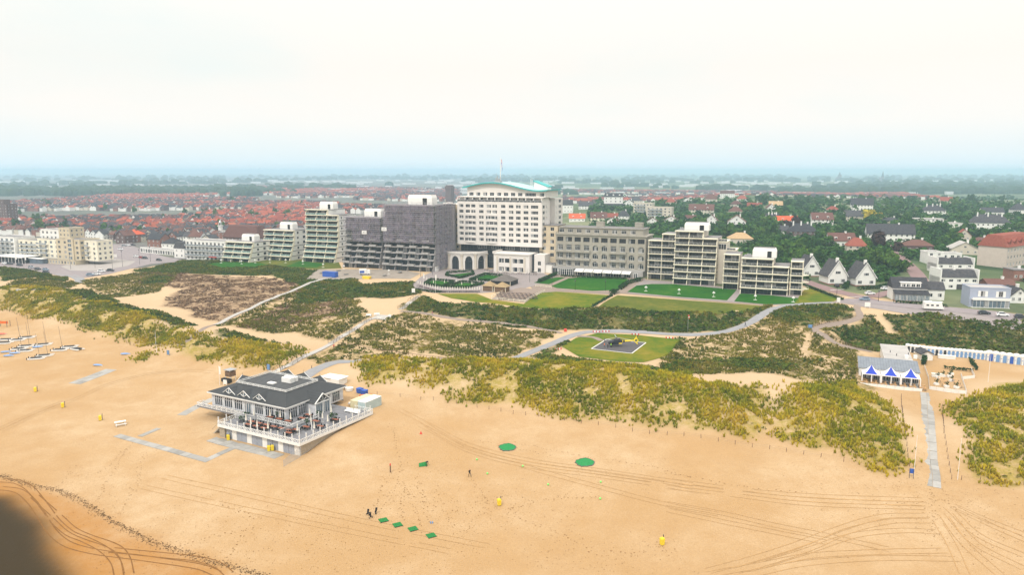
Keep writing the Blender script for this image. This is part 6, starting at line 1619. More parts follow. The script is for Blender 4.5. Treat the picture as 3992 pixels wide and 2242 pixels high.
# dense shrubbery between the villas
xs = []; ys = []
while len(xs) < 3600:
 u, v = rt.uniform(2300, 4050), 770 + 330 * rt.random() ** .8
 if v > 1020 and u < 3130: continue
 if v > 960 and u < 2900: continue
 p = G(u, v); inr = any(bool(in_poly(np.array([p.x]), np.array([p.y]), q)[0]) for q in ROADS)
 if inr or any((p.x - a) ** 2 + (p.y - b) ** 2 < (c * .95) ** 2 for a, b, c in HOUSEPTS): continue
 xs.append(p.x); ys.append(p.y)
x, y = np.array(xs), np.array(ys); sz = .7 + y / 420
plant('hill_shrubbery', 'tangled green shrubbery filling the gardens between the villas', 'shrubs', clumps(x, y, (1.1 + 1.3 * RNG.random(x.size)) * sz, (.8 + 1.4 * RNG.random(x.size)) * sz, 12, 6), 'tree_leaf')
# town trees
for i in range(46):
 u, v = rt.uniform(0, 1300), rt.uniform(785, 940)
 p = G(u, v); tree('small green tree in the town %s, %s' % ('behind the yellow seaside hotel' if u < 260 else 'up the street from the square' if u < 600 else 'around the dark hall roof' if u < 900 else 'behind the white terraced blocks', 'among the nearer roofs' if v > 890 else 'among the middle roofs' if v > 835 else 'among the farther roofs'), p, rt.uniform(2.5, 5), rt.uniform(7, 10), 'trees in the town', stem=.2)
# far woods on the horizon
def lumps(spots, name, label, seed):
 base_v = np.array([(0, 0, 1), (1, 0, .25), (.31, .95, .3), (-.81, .59, .25), (-.81, -.59, .3), (.31, -.95, .25), (.7, .5, .75), (-.3, .8, .72), (-.85, 0, .78), (-.3, -.8, .72), (.7, -.5, .75), (.9, .4, -.6), (-.2, 1, -.6), (-1, .1, -.6), (-.2, -1, -.6), (.9, -.4, -.6)], float)
 fc = np.array([(0, 6, 7), (0, 7, 8), (0, 8, 9), (0, 9, 10), (0, 10, 6), (6, 1, 2), (6, 2, 7), (7, 2, 3), (7, 3, 8), (8, 3, 4), (8, 4, 9), (9, 4, 5), (9, 5, 10), (10, 5, 1), (10, 1, 6), (1, 11, 2), (2, 11, 12), (2, 12, 3), (3, 12, 13), (3, 13, 4), (4, 13, 14), (4, 14, 5), (5, 14, 15), (5, 15, 1), (1, 15, 11)])
 r = np.random.default_rng(seed); n = len(spots); S_ = np.array(spots)
 V = base_v[None] * (1 + .35 * (r.random((n, 16, 1)) - .5)); V = V * np.stack([S_[:, 3], S_[:, 3], S_[:, 4]], -1)[:, None, :] + S_[:, None, :3]
 F = (fc[None] + (np.arange(n) * 16)[:, None, None]).reshape(-1, 3)
 stuff(put(name, np_mesh(name, V.reshape(-1, 3), F, 'wood_far')), label, 'woods')
sp = []
for _ in range(5200):
 u = rt.uniform(-150, 4150); y_ = 2050 + 5500 * rt.random() ** 1.5; x_ = (u - W0 / 2) / FPX * y_
 dens = float(vnoise(x_, y_, 500, 400, 3))
 bl = (x_ < -.46 * y_ and y_ < 2700) or (x_ > .25 * y_ and y_ < 3600)
 if dens < (.42 if bl else .56): continue
 s = rt.uniform(7, 13) * (1 + y_ / 5000)
 sp.append((x_, y_, float(hz(x_, y_)) + 1, s, s * rt.uniform(.7, 1.25)))
for _ in range(420):      # wooded dune at the far left, and the crest right of the tower
 y_ = rt.uniform(1850, 2400); x_ = -.69 * y_ + rt.uniform(0, .36 * y_); sp.append((x_, y_, float(hz(x_, y_)) + 3, rt.uniform(9, 15), rt.uniform(10, 17)))
lumps(sp, 'far_woods', 'blue-green woods and tree belts fading into the haze on the plain', 9)
# pale sheds and glasshouses far out
mb = MB()
for _ in range(320):
 u = rt.uniform(-100, 4100); y_ = rt.uniform(1900, 5200); x_ = (u - W0 / 2) / FPX * y_; w, d = rt.uniform(15, 70), rt.uniform(10, 30); z = float(hz(x_, y_)); mb.box(x_, y_, z, x_ + w, y_ + d, z + rt.uniform(5, 9))
M('pale_far', (.62, .63, .64), .7, .1); stuff(put('far_sheds', mb.mesh('far_sheds', 'pale_far')), 'tiny pale sheds and glasshouses on the hazy plain', 'buildings')
p = G(3440, 706); t = thing('church', 'church with a slender pointed spire on the hazy horizon at right', 'church', tuple(p)); part('tower', MB().box(-7, -7, 0, 7, 7, 30), 'brick_dark', t); part('spire', MB().ring([(9.5, 30), (5, 42), (0, 66)], 8), 'roof_dark', t); part('nave', MB().box(-9, 7, 0, 9, 40, 14).loft([[(-10, y, 14), (10, y, 14), (0, y, 24)] for y in (7, 40)]), 'brick_dark', t)
p = G(3272, 704); t = thing('church', 'broad old church tower left of the pointed spire on the horizon', 'church', tuple(p)); part('tower', MB().box(-9, -9, 0, 9, 9, 34), 'brick_dark', t); part('spire', MB().box(-9.5, -9.5, 34, 9.5, 9.5, 42, 0, (4, 4)).ring([(4.5, 42), (4, 50), (0, 58)], 8), 'roof_dark', t); part('nave', MB().box(-9, 9, 0, 14, 44, 14).loft([[(-10, y, 14), (15, y, 14), (2.5, y, 24)] for y in (9, 44)]), 'brick_dark', t)
# ------------------------------------------------------------------ houses along the right-hand road
B5 = lambda x, y: (2992 + x / 2.576, 1000 + y / 2.576)
def gabled(label, l, r_, b, hp, apex=.5):
 u, v = B5((l + r_) / 2, b); p = G(u, v); m = px2m(u, v, 1 / 2.576, p); w = (r_ - l) * m * .86; H = hp * m
 t = thing('gable_house', label, 'house', tuple(p), .04, 'white gabled houses in a row'); h, rh = H * .36, H * .58
 a, c = house_parts(w, 9.5, h, rh, 'front', 'white', 'roof_dark'); put('wall', a, t); rf = put('roof', c, t)
 part('chimney', MB().box(-.6, 1.2, h + rh - .8, .6, 2.0, h + rh + 1.3), 'white', rf)
 window(t, 0, -.03, h + rh * .12, 2.4, 1.3, mull=2, frame='frame')
 for x in (-w * .3, w * .28): window(t, x, -.03, h * .28, 1.9, 1.5, mull=2)
 part('bargeboard', MB().beam((-w / 2 - .5, -.52, h - .55), (0, -.52, h + rh + .1), .1, .3).beam((w / 2 + .5, -.52, h - .55), (0, -.52, h + rh + .1), .1, .3), 'frame', rf)
 part('dormer', MB().box(w * .22, 2.5, h + rh * .1, w * .5, 4.6, h + rh * .45), 'white', rf)
 part('plinth', MB().box(-w / 2 - .03, -.04, -1.5, w / 2 + .03, 9.5, h * .14), 'brick', t)
 return t
gabled('white gabled house with dark roof nearest the cream balcony blocks', 345, 540, 205, 220)
t = gabled('middle white gabled house with a garage in its brick base', 590, 812, 285, 258); part('garage_door', MB().box(-.4, -.12, -1.4, 3.2, -.05, .5), 'frame_dark', t)
gabled('right-hand white gabled house with a bay window by the lawn', 866, 1100, 300, 250)
# white modern trio stepping up the road
u, v = B5(1720, 330); p = G(u, v); m = px2m(u, v, 1 / 2.576, p)
t = thing('white_house', 'big white modern house with black hipped roof band, lowest of three', 'house', tuple(p), -.1)
w = 370 * m; block(t, 0, 0, 0, w, 10, 120 * m, 2, 5, 2, 'white', 1.8, 1.2, par=0); part('roof', MB().box(w * .05, -.2, 120 * m, w, 10.2, 190 * m, 0, (.3, 3.2)), 'roof_dark', t)
for x in (.0, .96): part('gable_fin', MB().box(w * x, -.6, 30 * m, w * x + .5, 10.4, 205 * m), 'white', t)
part('garage_door', MB().box(w * .45, -.05, 0, w * .62, -.01, 2.4), 'frame_dark', t); part('chimney', MB().box(w * .42, 3, 185 * m, w * .47, 4, 225 * m), 'white', t)
u, v = B5(1690, 170); p = G(u, v); m = px2m(u, v, 1 / 2.576, p); t = thing('white_house', 'white modern house with a dark roof strip, middle of three', 'house', tuple(p), -.1); w = 360 * m
block(t, 0, 0, 0, w, 10, 95 * m, 2, 4, 2, 'white', 1.6, 1.2, par=0); part('roof', MB().box(w * .05, -.2, 95 * m, w, 10.2, 150 * m, 0, (.3, 3.2)), 'roof_dark', t); part('chimney', MB().box(w * .35, 3, 140 * m, w * .4, 4, 175 * m), 'white', t)
for x in (.0, .96): part('gable_fin', MB().box(w * x, -.6, 30 * m, w * x + .5, 10.4, 160 * m), 'white', t)
u, v = B5(1600, 75); p = G(u, v); m = px2m(u, v, 1 / 2.576, p); t = thing('white_house', 'flat-roofed stepped white modern house, highest of three', 'house', tuple(p), -.1); w = 330 * m
block(t, 0, 0, 0, w * .45, 9, 115 * m, 3, 2, 0, 'white', 1.5, 1.4); block(t, w * .2, 4, 0, w * .9, 9, 95 * m, 2, 5, 2, 'white', 1.8, 1.2)
# house with the long conservatory
u, v = B5(1275, 450); p = G(u, v); m = px2m(u, v, 1 / 2.576, p); w = 320 * m
t = thing('conservatory_house', 'dark-roofed white house with a long glazed conservatory facing the road', 'house', tuple(p), -R(12))
block(t, 0, 3, 0, w, 8, 5.0, 1, 0, 0, 'white', par=0); part('roof', MB().loft([[(x, 2.6, 5.0), (x, 7, 9.2), (x, 11.4, 5.0)] for x in (-.4, w + .4)]), 'roof_dark', t)
part('conservatory_roof', MB().loft([[(x, -.3, 2.9), (x, -.3, 3.05), (x, 3, 4.4), (x, 3, 4.2)] for x in (-.2, w + .1)]), 'roof_dark', t)
for i in range(8): put('window', glaze_mesh(w / 8 - .12, 2.5, i % 4, 'glass_pale'), t, (i * w / 8 + .06, 0, .35))
part('conservatory_base', MB().box(0, -.1, -1, w, 3, .34), 'brick', t)
d = part('dormer', MB().box(w * .22, 3.2, 5.3, w * .8, 6.5, 7.3).box(w * .2, 3, 7.3, w * .82, 6.6, 7.5), 'white', t);
for i in range(4): window(t, w * .3 + i * w * .14, 3.17, 5.6, 1.5, 1.3)
w2_ = 170 * m; block(t, w + .1, 5, 0, w2_, 7, 4.4, 1, 2, 1, 'white', 1.6, 1.5, par=0); part('annex_roof', MB().loft([[(x, 4.6, 4.4), (x, 8.5, 7.4), (x, 12.4, 4.4)] for x in (w + .1, w + w2_ + .4)]), 'roof_dark', t)
# blue-grey villa with white balcony
u, v = B5(2035, 515); p = G(u, v); m = px2m(u, v, 1 / 2.576, p); w = 365 * m; M('bluegrey', (.36, .40, .50), .8, .06)
t = thing('blue_house', 'blue-grey house with white shutters and balcony near the right edge', 'house', tuple(p), -R(13))
block(t, 0, 1.6, 0, w, 9, 7.6, 1, 0, 0, 'bluegrey', par=.3, roof='flat_roof_pale')
for x in (.32, .76):
 window(t, w * x, 1.55, 4.3, 1.5, 2.2, mull=1)
 for s in (-1, 1): part('shutter', MB().box(w * x + s * 1.25 - .42, 1.46, 4.2, w * x + s * 1.25 + .42, 1.58, 6.5), 'white', t)
part('porch', MB().box(.6, 0, -.6, w - .4, 1.55, .3).box(.6, -.1, 3.1, w - .4, 1.58, 3.4).box(.6, -.05, 3.4, w - .4, .05, 4.1), 'white', t)
for i in range(3): put('window', glaze_mesh((w - 1.4) / 3 - .25, 2.7, i, 'glass_pale'), t, (.8 + i * (w - 1.4) / 3, .2, .35))
# red-roofed hotel at the right edge
u, v = 2992 + 2390 / 2.576, 600 + 1150 / 2.576; p = G(u, v); t = thing('red_hotel', 'cream hotel with steep red dormered roof cut by the right edge', 'hotel', tuple(p), R(35)); M('pinkcream', (.56, .48, .42), .8, .08)
block(t, 0, 0, 0, 34, 14, 11, 3, 9, 3, 'pinkcream', 1.5, 1.7, par=0); part('roof', MB().box(-.5, -.5, 11, 34.5, 14.5, 17, 0, (1.5, 4)), 'roof_red', t)
for i in range(5): part('dormer', MB().box(2 + i * 6.6, .3, 11.3, 4.6 + i * 6.6, 4, 13.6).loft([[(1.7 + i * 6.6, y, 13.6), (4.9 + i * 6.6, y, 13.6), (3.3 + i * 6.6, y, 15.4)] for y in (0, 4.5)]), 'roof_red', t)
for (l, r_, b, hp, wall, roof, kind, lb) in ((2210, 2500, 330, 90, 'brick', 'roof_brown', 'side', 'low brown-roofed house behind the blue-grey villa'), (2430, 2620, 470, 150, 'white', 'roof_dark', 'front', 'white gabled house at the right edge beyond the blue-grey villa'), (2460, 2620, 250, 110, 'brick', 'flat_roof', 'flat', 'brick flat-roofed block behind at the right edge')):
 u, v = B5((l + r_) / 2, b); p = G(u, v); m = px2m(u, v, 1 / 2.576, p); H = hp * m; house(lb, p, (r_ - l) * m * .9, 9, H * .5 if kind != 'flat' else H, H * .5 if kind != 'flat' else .4, kind, wall, roof, -.1, (1, 3), 'white')
# ------------------------------------------------------------------ vehicles
def car(label, u, v, col, rz, group, suv=0.0, dz=.22):
 t = thing('parked_car', label, 'car', tuple(G(u, v, dz)), rz, group)
 def body():
  mb = MB(); L = [(-2.1, .35, .62, .62), (-2.05, .3, .88, .8), (-1.3, .28, .95, .85), (-1.25, .28, .96, .85), (1.0, .28, .92, .85), (1.9, .3, .78, .8), (2.1, .38, .6, .66)]
  mb.loft([[(x, -w, z0), (x, w, z0), (x, w * 1.0, (z0 + z1) / 2), (x, w * .93, z1), (x, -w * .93, z1), (x, -w, (z0 + z1) / 2)] for x, z0, z1, w in L])
  mb.loft([[(x, -w, z) for z in (.9,)] + [(x, w, .9)] + [(x, w * .85, zt), (x, -w * .85, zt)] for x, w, zt in ((-1.75, .75, 1.0), (-1.25, .78, 1.44 + suv), (.25, .78, 1.46 + suv), (1.05, .78, .97))])
  return smooth(mb.mesh('body', col)) if False else mb.mesh('body', col)
 put('body', cached(('carbody', col, suv), body), t)
 def glass():
  mb = MB()
  for s in (-1, 1): mb.poly([(-1.5, s * .80, 1.0), (.85, s * .80, 1.0), (.22, s * .72, 1.38 + suv), (-1.2, s * .72, 1.38 + suv)][::s])
  mb.quad((1.06, -.66, .98), (1.06, .66, .98), (.30, .58, 1.43 + suv), (.30, -.58, 1.43 + suv)); mb.quad((-1.78, .62, 1.02), (-1.78, -.62, 1.02), (-1.3, -.56, 1.41 + suv), (-1.3, .56, 1.41 + suv))
  return mb.mesh('windows', 'glass')
 put('glazing', cached(('carglass', suv), glass), t)
 wm = cached('wheel', lambda: MB().cyl((0, -.1, 0), (0, .1, 0), .32, n=12).cyl((0, -.115, 0), (0, .115, 0), .17, n=8, mi=1).mesh('wheel', ['black', 'metal']))
 for x in (-1.3, 1.3):
  for y in (-.76, .76): put('wheel', wm, t, (x, y, .32))
 hm = cached('headlight', lambda: MB().box(-.06, -.16, -.07, .06, .16, .07).mesh('headlight', 'glass_pale')); tm = cached('taillight', lambda: MB().box(-.05, -.12, -.08, .05, .12, .08).mesh('taillight', 'red'))
 for y in (-.55, .55): put('headlight', hm, t, (2.02, y, .66)); put('taillight', tm, t, (-2.06, y, .78))
 return t
M('car_white', (.78, .79, .80), .25, .03, spec=.5); M('car_dark', (.03, .035, .045), .25, .1, spec=.5); M('car_blue', (.20, .27, .36), .25, .05, spec=.5); M('car_grey', (.32, .34, .37), .25, .05, spec=.5); M('car_red', (.35, .03, .03), .25, .05, spec=.5)
g = 'cars parked along the right-hand road'
car('white hatchback parked at the junction in front of the white gabled houses', 3391, 1150, 'car_white', -.1, g); car('white car parked just up the lane behind the white hatchback', 3452, 1131, 'car_white', .2, g)
car('grey-blue car driving at the junction near the stop line', 3370, 1173, 'car_blue', 2.9, g, .15); car('dark car half hidden by the bank, left of the white one', 3836, 1227, 'car_dark', -.35, g); car('white car parked by the bank below the blue-grey house', 3908, 1235, 'car_white', -.35, g, .12); car('dark car at the right edge of the road', 3978, 1243, 'car_dark', -.35, g, .1)
car('dark car in the driveway of the middle white gabled house', 3262, 1118, 'car_dark', 1.4, g, dz=.1)
g = 'cars parked around the town square'
for i, (u, v, c, a, lb) in enumerate([(21,1031,'car_white',-.3,'white car at the far left end of the boulevard'),(39,1033,'car_dark',-.3,'dark car next to the white one at the far left'),(77,1038,'car_dark',-.4,'dark car third along the boulevard from the left'),(122,1047,'car_grey',-.4,'grey car fourth along the boulevard from the left'),(148,1053,'car_dark',-.4,'dark car fifth along the boulevard from the left'),(178,1056,'car_blue',-.4,'blue-grey car sixth along the boulevard from the left'),(180,1066,'car_dark',-.4,'dark car by the hedge before the walkway bend'),
  (352,1076,'car_blue',.15,'pale blue car leftmost of the row at the foot of the brown dune'),(377,1073,'car_white',.15,'white car second in the row at the foot of the brown dune'),(396,1062,'car_white',.1,'white car behind the pale pair near the square'),(431,1059,'car_dark',.1,'dark car right end of the row by the dune'),(250,1018,'car_white',.15,'white car in front of the hotel arcade'),(272,1015,'car_dark',.15,'dark car beside the white one at the hotel arcade'),(342,1009,'car_dark',.1,'dark car before the white hoarding'),(401,1001,'car_white',.1,'white car by the mural on the hoarding'),
  (530,1004,'car_white',-.5,'white car driving off the square into the street'),(552,1008,'car_red',-.5,'red car behind the white one on the street'),(566,1010,'car_dark',-.5,'dark car following the red one'),(470,975,'car_white',-.4,'white car at the street corner by the brick house'),(484,961,'car_grey',.3,'grey car leftmost of those below the bright red roof'),(500,960,'car_white',.3,'white car in the middle of those below the bright red roof'),(518,959,'car_dark',.3,'dark car right of those below the bright red roof'),(620,1018,'car_dark',-.5,'dark car near the pedestrian crossing')]):
 car(lb, u, v, c, a, g, random.choice((0, .1, .15)), .2)
t = thing('camper_van', 'white camper van parked on the road above the green bank', 'camper', tuple(G(3636, 1209, .22)), -.22)
part('body', MB().box(-3.4, -1.1, .45, 2.0, 1.1, 2.9).box(-3.3, -1.05, 2.9, 3.1, 1.05, 3.05).loft([[(x, -1.08, .45), (x, 1.08, .45), (x, 1.05, z), (x, -1.05, z)] for x, z in ((2.0, 2.9), (2.6, 2.9), (3.0, 2.0))]).loft([[(x, -1.0, .42), (x, 1.0, .42), (x, .98, z), (x, -.98, z)] for x, z in ((2.0, 2.1), (2.7, 1.95), (3.3, 1.15), (3.6, 1.0))]), 'white', t)
for x in (-2.2, -.6, 1.2): part('window', MB().box(x - .45, -1.13, 1.5, x + .45, -1.105, 2.1), 'glass', t)
part('windscreen', MB().quad((3.32, -.9, 1.2), (3.32, .9, 1.2), (2.78, .9, 1.95), (2.78, -.9, 1.95)), 'glass', t); part('roof_hatch', MB().box(-1.8, -.5, 3.05, -.6, .5, 3.3), 'white', t)
wm = _cache['wheel']
for x in (-2.0, 2.6):
 for y in (-.95, .95): put('wheel', wm, t, (x, y, .34))
# ------------------------------------------------------------------ beach pavilion
TP = R(29); PC = Gz(1168, 1732, 5.5); P1 = Vector((math.cos(TP), -math.sin(TP), 0)); P2 = Vector((math.sin(TP), math.cos(TP), 0))
def pw(x, y, z=0.0): q = PC + P1 * x + P2 * y; return Vector((q.x, q.y, 5.5 + z))
PAV = thing('beach_pavilion', 'white beach pavilion with dark hipped roof and raised terrace on the sand', 'pavilion', tuple(PC), -TP)
def seam(nm, ax): return M_stripe(nm, (.04, .043, .047), (.022, .024, .027), 1.6, ax, .5, .82)
seam('roof_seam_x', 'X'); seam('roof_seam_y', 'Y'); M_stripe('roof_deck', (.04, .043, .047), (.17, .17, .17), 1.1, 'Y', .6, .86); M_stripe('deck_boards', (.20, .20, .215), (.13, .13, .14), 2.0, 'X', .85, .9); M_stripe('wall_boards', (.62, .63, .66), (.50, .51, .54), 3.0, 'Z', .7, .9); M('door_grey', (.33, .35, .40), .7, .12)
def build_pavilion():
 t = PAV
 ex0, ex1, ey0, ey1, fx0, fx1, fy0, fy1, ze, zt = -41.7, -13.2, 8.9, 31, -35, -17.5, 13.3, 24.5, 3.75, 5.9
 mb = MB(); mb.quad((ex0, ey0, ze), (ex1, ey0, ze), (fx1, fy0, zt), (fx0, fy0, zt)); mb.quad((ex1, ey1, ze), (ex0, ey1, ze), (fx0, fy1, zt), (fx1, fy1, zt)); rf = part('roof', mb, 'roof_seam_x', t)
 part('roof_end', MB().quad((ex1, ey0, ze), (ex1, ey1, ze), (fx1, fy1, zt), (fx1, fy0, zt)), 'roof_seam_y', rf); part('roof_end', MB().quad((ex0, ey1, ze), (ex0, ey0, ze), (fx0, fy0, zt), (fx0, fy1, zt)), 'roof_seam_y', rf)
 part('roof_deck', MB().box(fx0, fy0, zt - .3, fx1, fy1, zt + .06), 'roof_deck', rf)
 mb = MB(); parapet(mb, ex0 - .05, ey0 - .05, ex1 + .05, ey1 + .05, ze - .32, .3, .2); part('gutter', mb, 'frame', rf)
 part('soffit', MB().box(ex0 + .2, ey0 + .2, ze - .3, ex1 - .2, ey1 - .2, ze - .22), 'white', rf)
 # low white fence round the flat top
 def fence(p, q, name='roof_rail', h=.75, par=rf):
  p, q = Vector(p), Vector(q); d = q - p; n = max(1, round(d.length / 1.9)); s = d.length / n
  me = cached((name, round(s, 2), h), lambda: MB().box(0, -.04, h - .09, s, .04, h).box(0, -.04, .06, s, .04, .14).beam((.05, 0, .14), (s / 2, 0, h - .09), .06).beam((s / 2, 0, .14), (.05, 0, h - .09), .06).beam((s / 2, 0, .14), (s - .05, 0, h - .09), .06).beam((s - .05, 0, .14), (s / 2, 0, h - .09), .06).box(-.06, -.06, 0, .06, .06, h + .05).mesh(name, 'frame'))
  for i in range(n):
   o = put(name, me, par, p + d * i / n, math.atan2(d.y, d.x)); o.rotation_euler.y = -math.asin(max(-1, min(1, d.z / d.length)))
 for a, b in (((fx0, fy0), (fx1, fy0)), ((fx1, fy0), (fx1, fy1)), ((fx1, fy1), (fx0, fy1)), ((fx0, fy1), (fx0, fy0))): fence((*a, zt + .06), (*b, zt + .06), h=.6)
 for x, y, w, d, h in ((-25.5, 19.5, 3.2, 1.6, 1.3), (-26.4, 21.4, 4, 1.0, 1.1), (-27.8, 16.6, 2.2, 1.4, .25)): part('roof_vent', MB().box(x, y, zt + .06, x + w, y + d, zt + .06 + h), 'white', rf)
 # dormers
 def dormer(x, y, ang, big=False):
  w, l = (2.3, 5.2)
  mb = MB(); h0, h1 = ze + .3, ze + 1.85
  c, s = math.cos(ang), math.sin(ang); T = lambda a, b, z: (x + a * c - b * s, y + a * s + b * c, z)
  mb.quad(T(-w, -.2, h0), T(0, -.2, h1), T(0, l, h1), T(-w, l, h0)); mb.quad(T(0, -.2, h1), T(w, -.2, h0), T(w, l, h0), T(0, l, h1))
  d = part('dormer', mb, 'roof_seam_x', rf)
  mb = MB(); mb.poly([T(-w * .8, 0, h0 - .1), T(w * .8, 0, h0 - .1), T(0, 0, h1 - .15)], 1)
  for a, b in (((-w, h0), (0, h1)), ((w, h0), (0, h1)), ((-w, h0 - .05), (w, h0 - .05)), ((0, h0), (0, h1)), ((0, h0), (-w * .45, h0 + .6)), ((0, h0), (w * .45, h0 + .6))): mb.beam(T(a[0], -.12, a[1]), T(b[0], -.12, b[1]), .14, mi=0)
  part('gable_window', mb, ['frame', 'glass_pale'], d); part('finial', MB().cyl(T(0, 0, h1), T(0, 0, h1 + .7), .06, .02, 6), 'steel_dark', d)
 for x in (-34.2, -28.8, -23.2): dormer(x, ey0 + .9, 0)
 for x in (-34, -28, -22): dormer(x, ey1 - .9, math.pi)
 dormer(ex0 + .9, 20, -math.pi / 2)
 # entrance gable to the right terrace
 mb = MB(); x0, x1, y0, y1 = ex1 - 4, ex1 + 2.6, 16.4, 21.6; yc = (y0 + y1) / 2
 mb.quad((x0, y0 - .3, 3.0), (x1, y0 - .3, 3.0), (x1, yc, 5.2), (x0, yc, 5.2)); mb.quad((x1, y1 + .3, 3.0), (x0, y1 + .3, 3.0), (x0, yc, 5.2), (x1, yc, 5.2)); pr = part('porch_roof', mb, 'roof_seam_y', t)
 mb = MB()
 for y in (y0, yc, y1): mb.beam((x1 - .1, y, 0), (x1 - .1, y, 3.0), .22)
 mb.beam((x1 - .1, y0 - .2, 3.0), (x1 - .1, y1 + .2, 3.0), .25); mb.beam((x1, y0 - .3, 3.0), (x1, yc, 5.2), .22); mb.beam((x1, y1 + .3, 3.0), (x1, yc, 5.2), .22)
 for q in (.25, .5, .75): mb.beam((x1 - .05, yc, 3.0), (x1 - .05, y0 + (y1 - y0) * q, 3.0 + 2.1 * (1 - abs(q - .5) * 2) + .01), .1)
 part('porch_frame', mb, 'frame', pr)
 for k in range(2): put('door', glaze_mesh(2.3, 2.9, k, 'glass_pale'), t, (x1 - .25, y0 + .15 + k * 2.55, .03), math.pi / 2)
 part('porch_wall', MB().box(ex1 - 1, y0, 0, x1 - .3, y0 + .15, 3.0).box(ex1 - 1, y1 - .15, 0, x1 - .3, y1, 3.0), 'wall_boards', t)
 # walls with grouped tall windows
 wx0, wx1, wy0, wy1 = ex0 + .8, ex1 - .8, ey0 + .8, ey1 - .8; W = wx1 - wx0; D = wy1 - wy0
 gr = [1.2 + i * 3.72 for i in range(7)]; ops = [(a + k * .72, a + k * .72 + .55, .35, 2.75) for i, a in enumerate(gr) if i != 3 for k in range(4)]
 sg = [.9, 4.3, 12.6, 16.4]; so = [(a + k * .72, a + k * .72 + .55, .35, 2.75) for a in sg for k in range(4)]
 mb = MB().add(facade(W, 0, 3.5, ops, .12), (wx0, wy0, 0)); mb.add(facade(D, 0, 3.5, so, .12), (wx1, wy0, 0), math.pi / 2); side_box(mb, wx0, wy0, -.5, wx1, wy1, 3.5, 0, 'LB'); part('wall', mb, 'wall_boards', t)
 me = cached('pavwin', lambda: MB().quad((0, 0, 0), (.55, 0, 0), (.55, 0, 2.4), (0, 0, 2.4)).box(.0, -.05, 1.75, .55, -.01, 1.83, 1).mesh('window', ['glass', 'frame']))
 for a, b, c, d in ops: put('window', me, t, (wx0 + a, wy0 + .1, c))
 for a, b, c, d in so: put('window', me, t, (wx1 - .1, wy0 + a, c), math.pi / 2)
 put('door', glaze_mesh(2.2, 2.7, 1, 'glass_pale'), t, (wx0 + gr[3], wy0 - .06, .02))
 mb = MB(); mb.box(wx0, wy0 - .1, 3.0, wx1 + .1, wy0 - .02, 3.35); mb.box(wx1 + .02, wy0, 3.0, wx1 + .1, wy1, 3.35)
 for a in gr: mb.box(wx0 + a - .25, wy0 - .08, 0, wx0 + a - .1, wy0 - .01, 3.0); mb.box(wx0 + a + 2.85, wy0 - .08, 0, wx0 + a + 3.0, wy0 - .01, 3.0)
 part('trim', mb, 'frame', t)
 # terrace deck and its storage storey
 dk = MB(); dk.box(-27, 0, -.35, 0, 9.6, 0); dk.box(-13.9, 9.6, -.35, 0, 25.5, 0); dk.box(-44, 7.4, -.35, -27, 9.6, -.02); part('terrace_deck', dk, 'deck_boards', t)
 part('inner_platform', MB().box(-20.5, 6.4, 0, -8.6, 9.66, .45).box(-13.85, 9.66, 0, -8.6, 15, .45), 'deck_boards', t)
 mb = MB(); mb.box(-25.2, .9, -4, -.6, 9.3, -.36); part('storage_wall', mb, 'wall_boards', t)
 for i in range(14):
  part('storage_door', MB().box(-24.9 + i * 1.72, .8, -3.4, -24.9 + i * 1.72 + 1.6, .88, -.65).box(-24.9 + i * 1.72 + .78, .775, -3.3, -24.9 + i * 1.72 + .82, .802, -.75), ('white' if i in (1, 4, 7, 10, 13) else 'door_grey'), t)
 part('side_boards', MB().poly([(-.5, .6, -3.1), (-.5, 14, -1.0), (-.5, 14, -.36), (-.5, .6, -.36)]), 'wood_pale', t)
 part('edge_beam', MB().box(-27.1, -.12, -.55, .12, -.02, .02).box(.02, -.02, -.55, .12, 25.5, .02), 'frame', t)
 R_ = lambda a, b, nm='railing', h=.95: fence((a[0], a[1], a[2] if len(a) > 2 else 0), (b[0], b[1], b[2] if len(b) > 2 else 0), nm, h, t)
 R_((-27, 0), (0, 0)); R_((0, 0), (0, 25.5)); R_((0, 25.5), (-6, 25.5)); R_((-27, 5.4), (-27, 0)); R_((-44, 7.5), (-27.2, 7.5)); R_((-44, 9.6), (-44, 7.5)); R_((-20.5, 6.4, .45), (-8.6, 6.4, .45)); R_((-8.6, 6.4, .45), (-8.6, 11.5, .45)); R_((-27, 5.4), (-21.5, 5.4)); R_((-8.4, 13.2, .45), (-8.4, 15, .45))
 pm = cached('terrace_post', lambda: MB().box(-.08, -.08, 0, .08, .08, 1.75).box(-.11, -.11, 1.75, .11, .11, 1.87).mesh('post', 'frame'))
 for i in range(13): put('post', pm, t, (-26.9 + i * 2.23, .12, 0))
 for i in range(1, 12): put('post', pm, t, (-.12, i * 2.25, 0))
 for x, y in ((-26.9, 2.5), (-26.9, 5.2), (-24.2, 5.4), (-4, 4), (-4, 8), (-8.4, 15)): put('post', pm, t, (x, y, 0))
 gp = cached('glass_screen', lambda: MB().quad((0, 0, .1), (2.2, 0, .1), (2.2, 0, 1.6), (0, 0, 1.6)).box(0, -.03, 1.6, 2.2, .03, 1.66, 1).mesh('glass_screen', ['screen', 'frame']))
 for i in range(4): put('glass_screen', gp, t, (-7.6 + i * 0, 1.4 + i * 2.3, 0), math.pi / 2)
 for i in range(3): put('glass_screen', gp, t, (-26.6 + i * 2.25, 5.3, 0))
 # steps at the left end
 mb = MB()
 for i in range(9): mb.box(-29.2 - .0, 1.0, -3.2 + i * .34, -27.1, 4.2 - i * .0, -3.2 + i * .34 + .1) if False else mb.box(-30.6 + i * .38, 1.2, -3.3 + i * .34, -30.1 + i * .38, 3.2, -3.2 + i * .34)
 mb.beam((-30.6, 1.1, -2.3), (-27.2, 1.1, .9), .08); mb.beam((-30.6, 3.3, -2.3), (-27.2, 3.3, .9), .08); part('steps', mb, 'wood_pale', t)
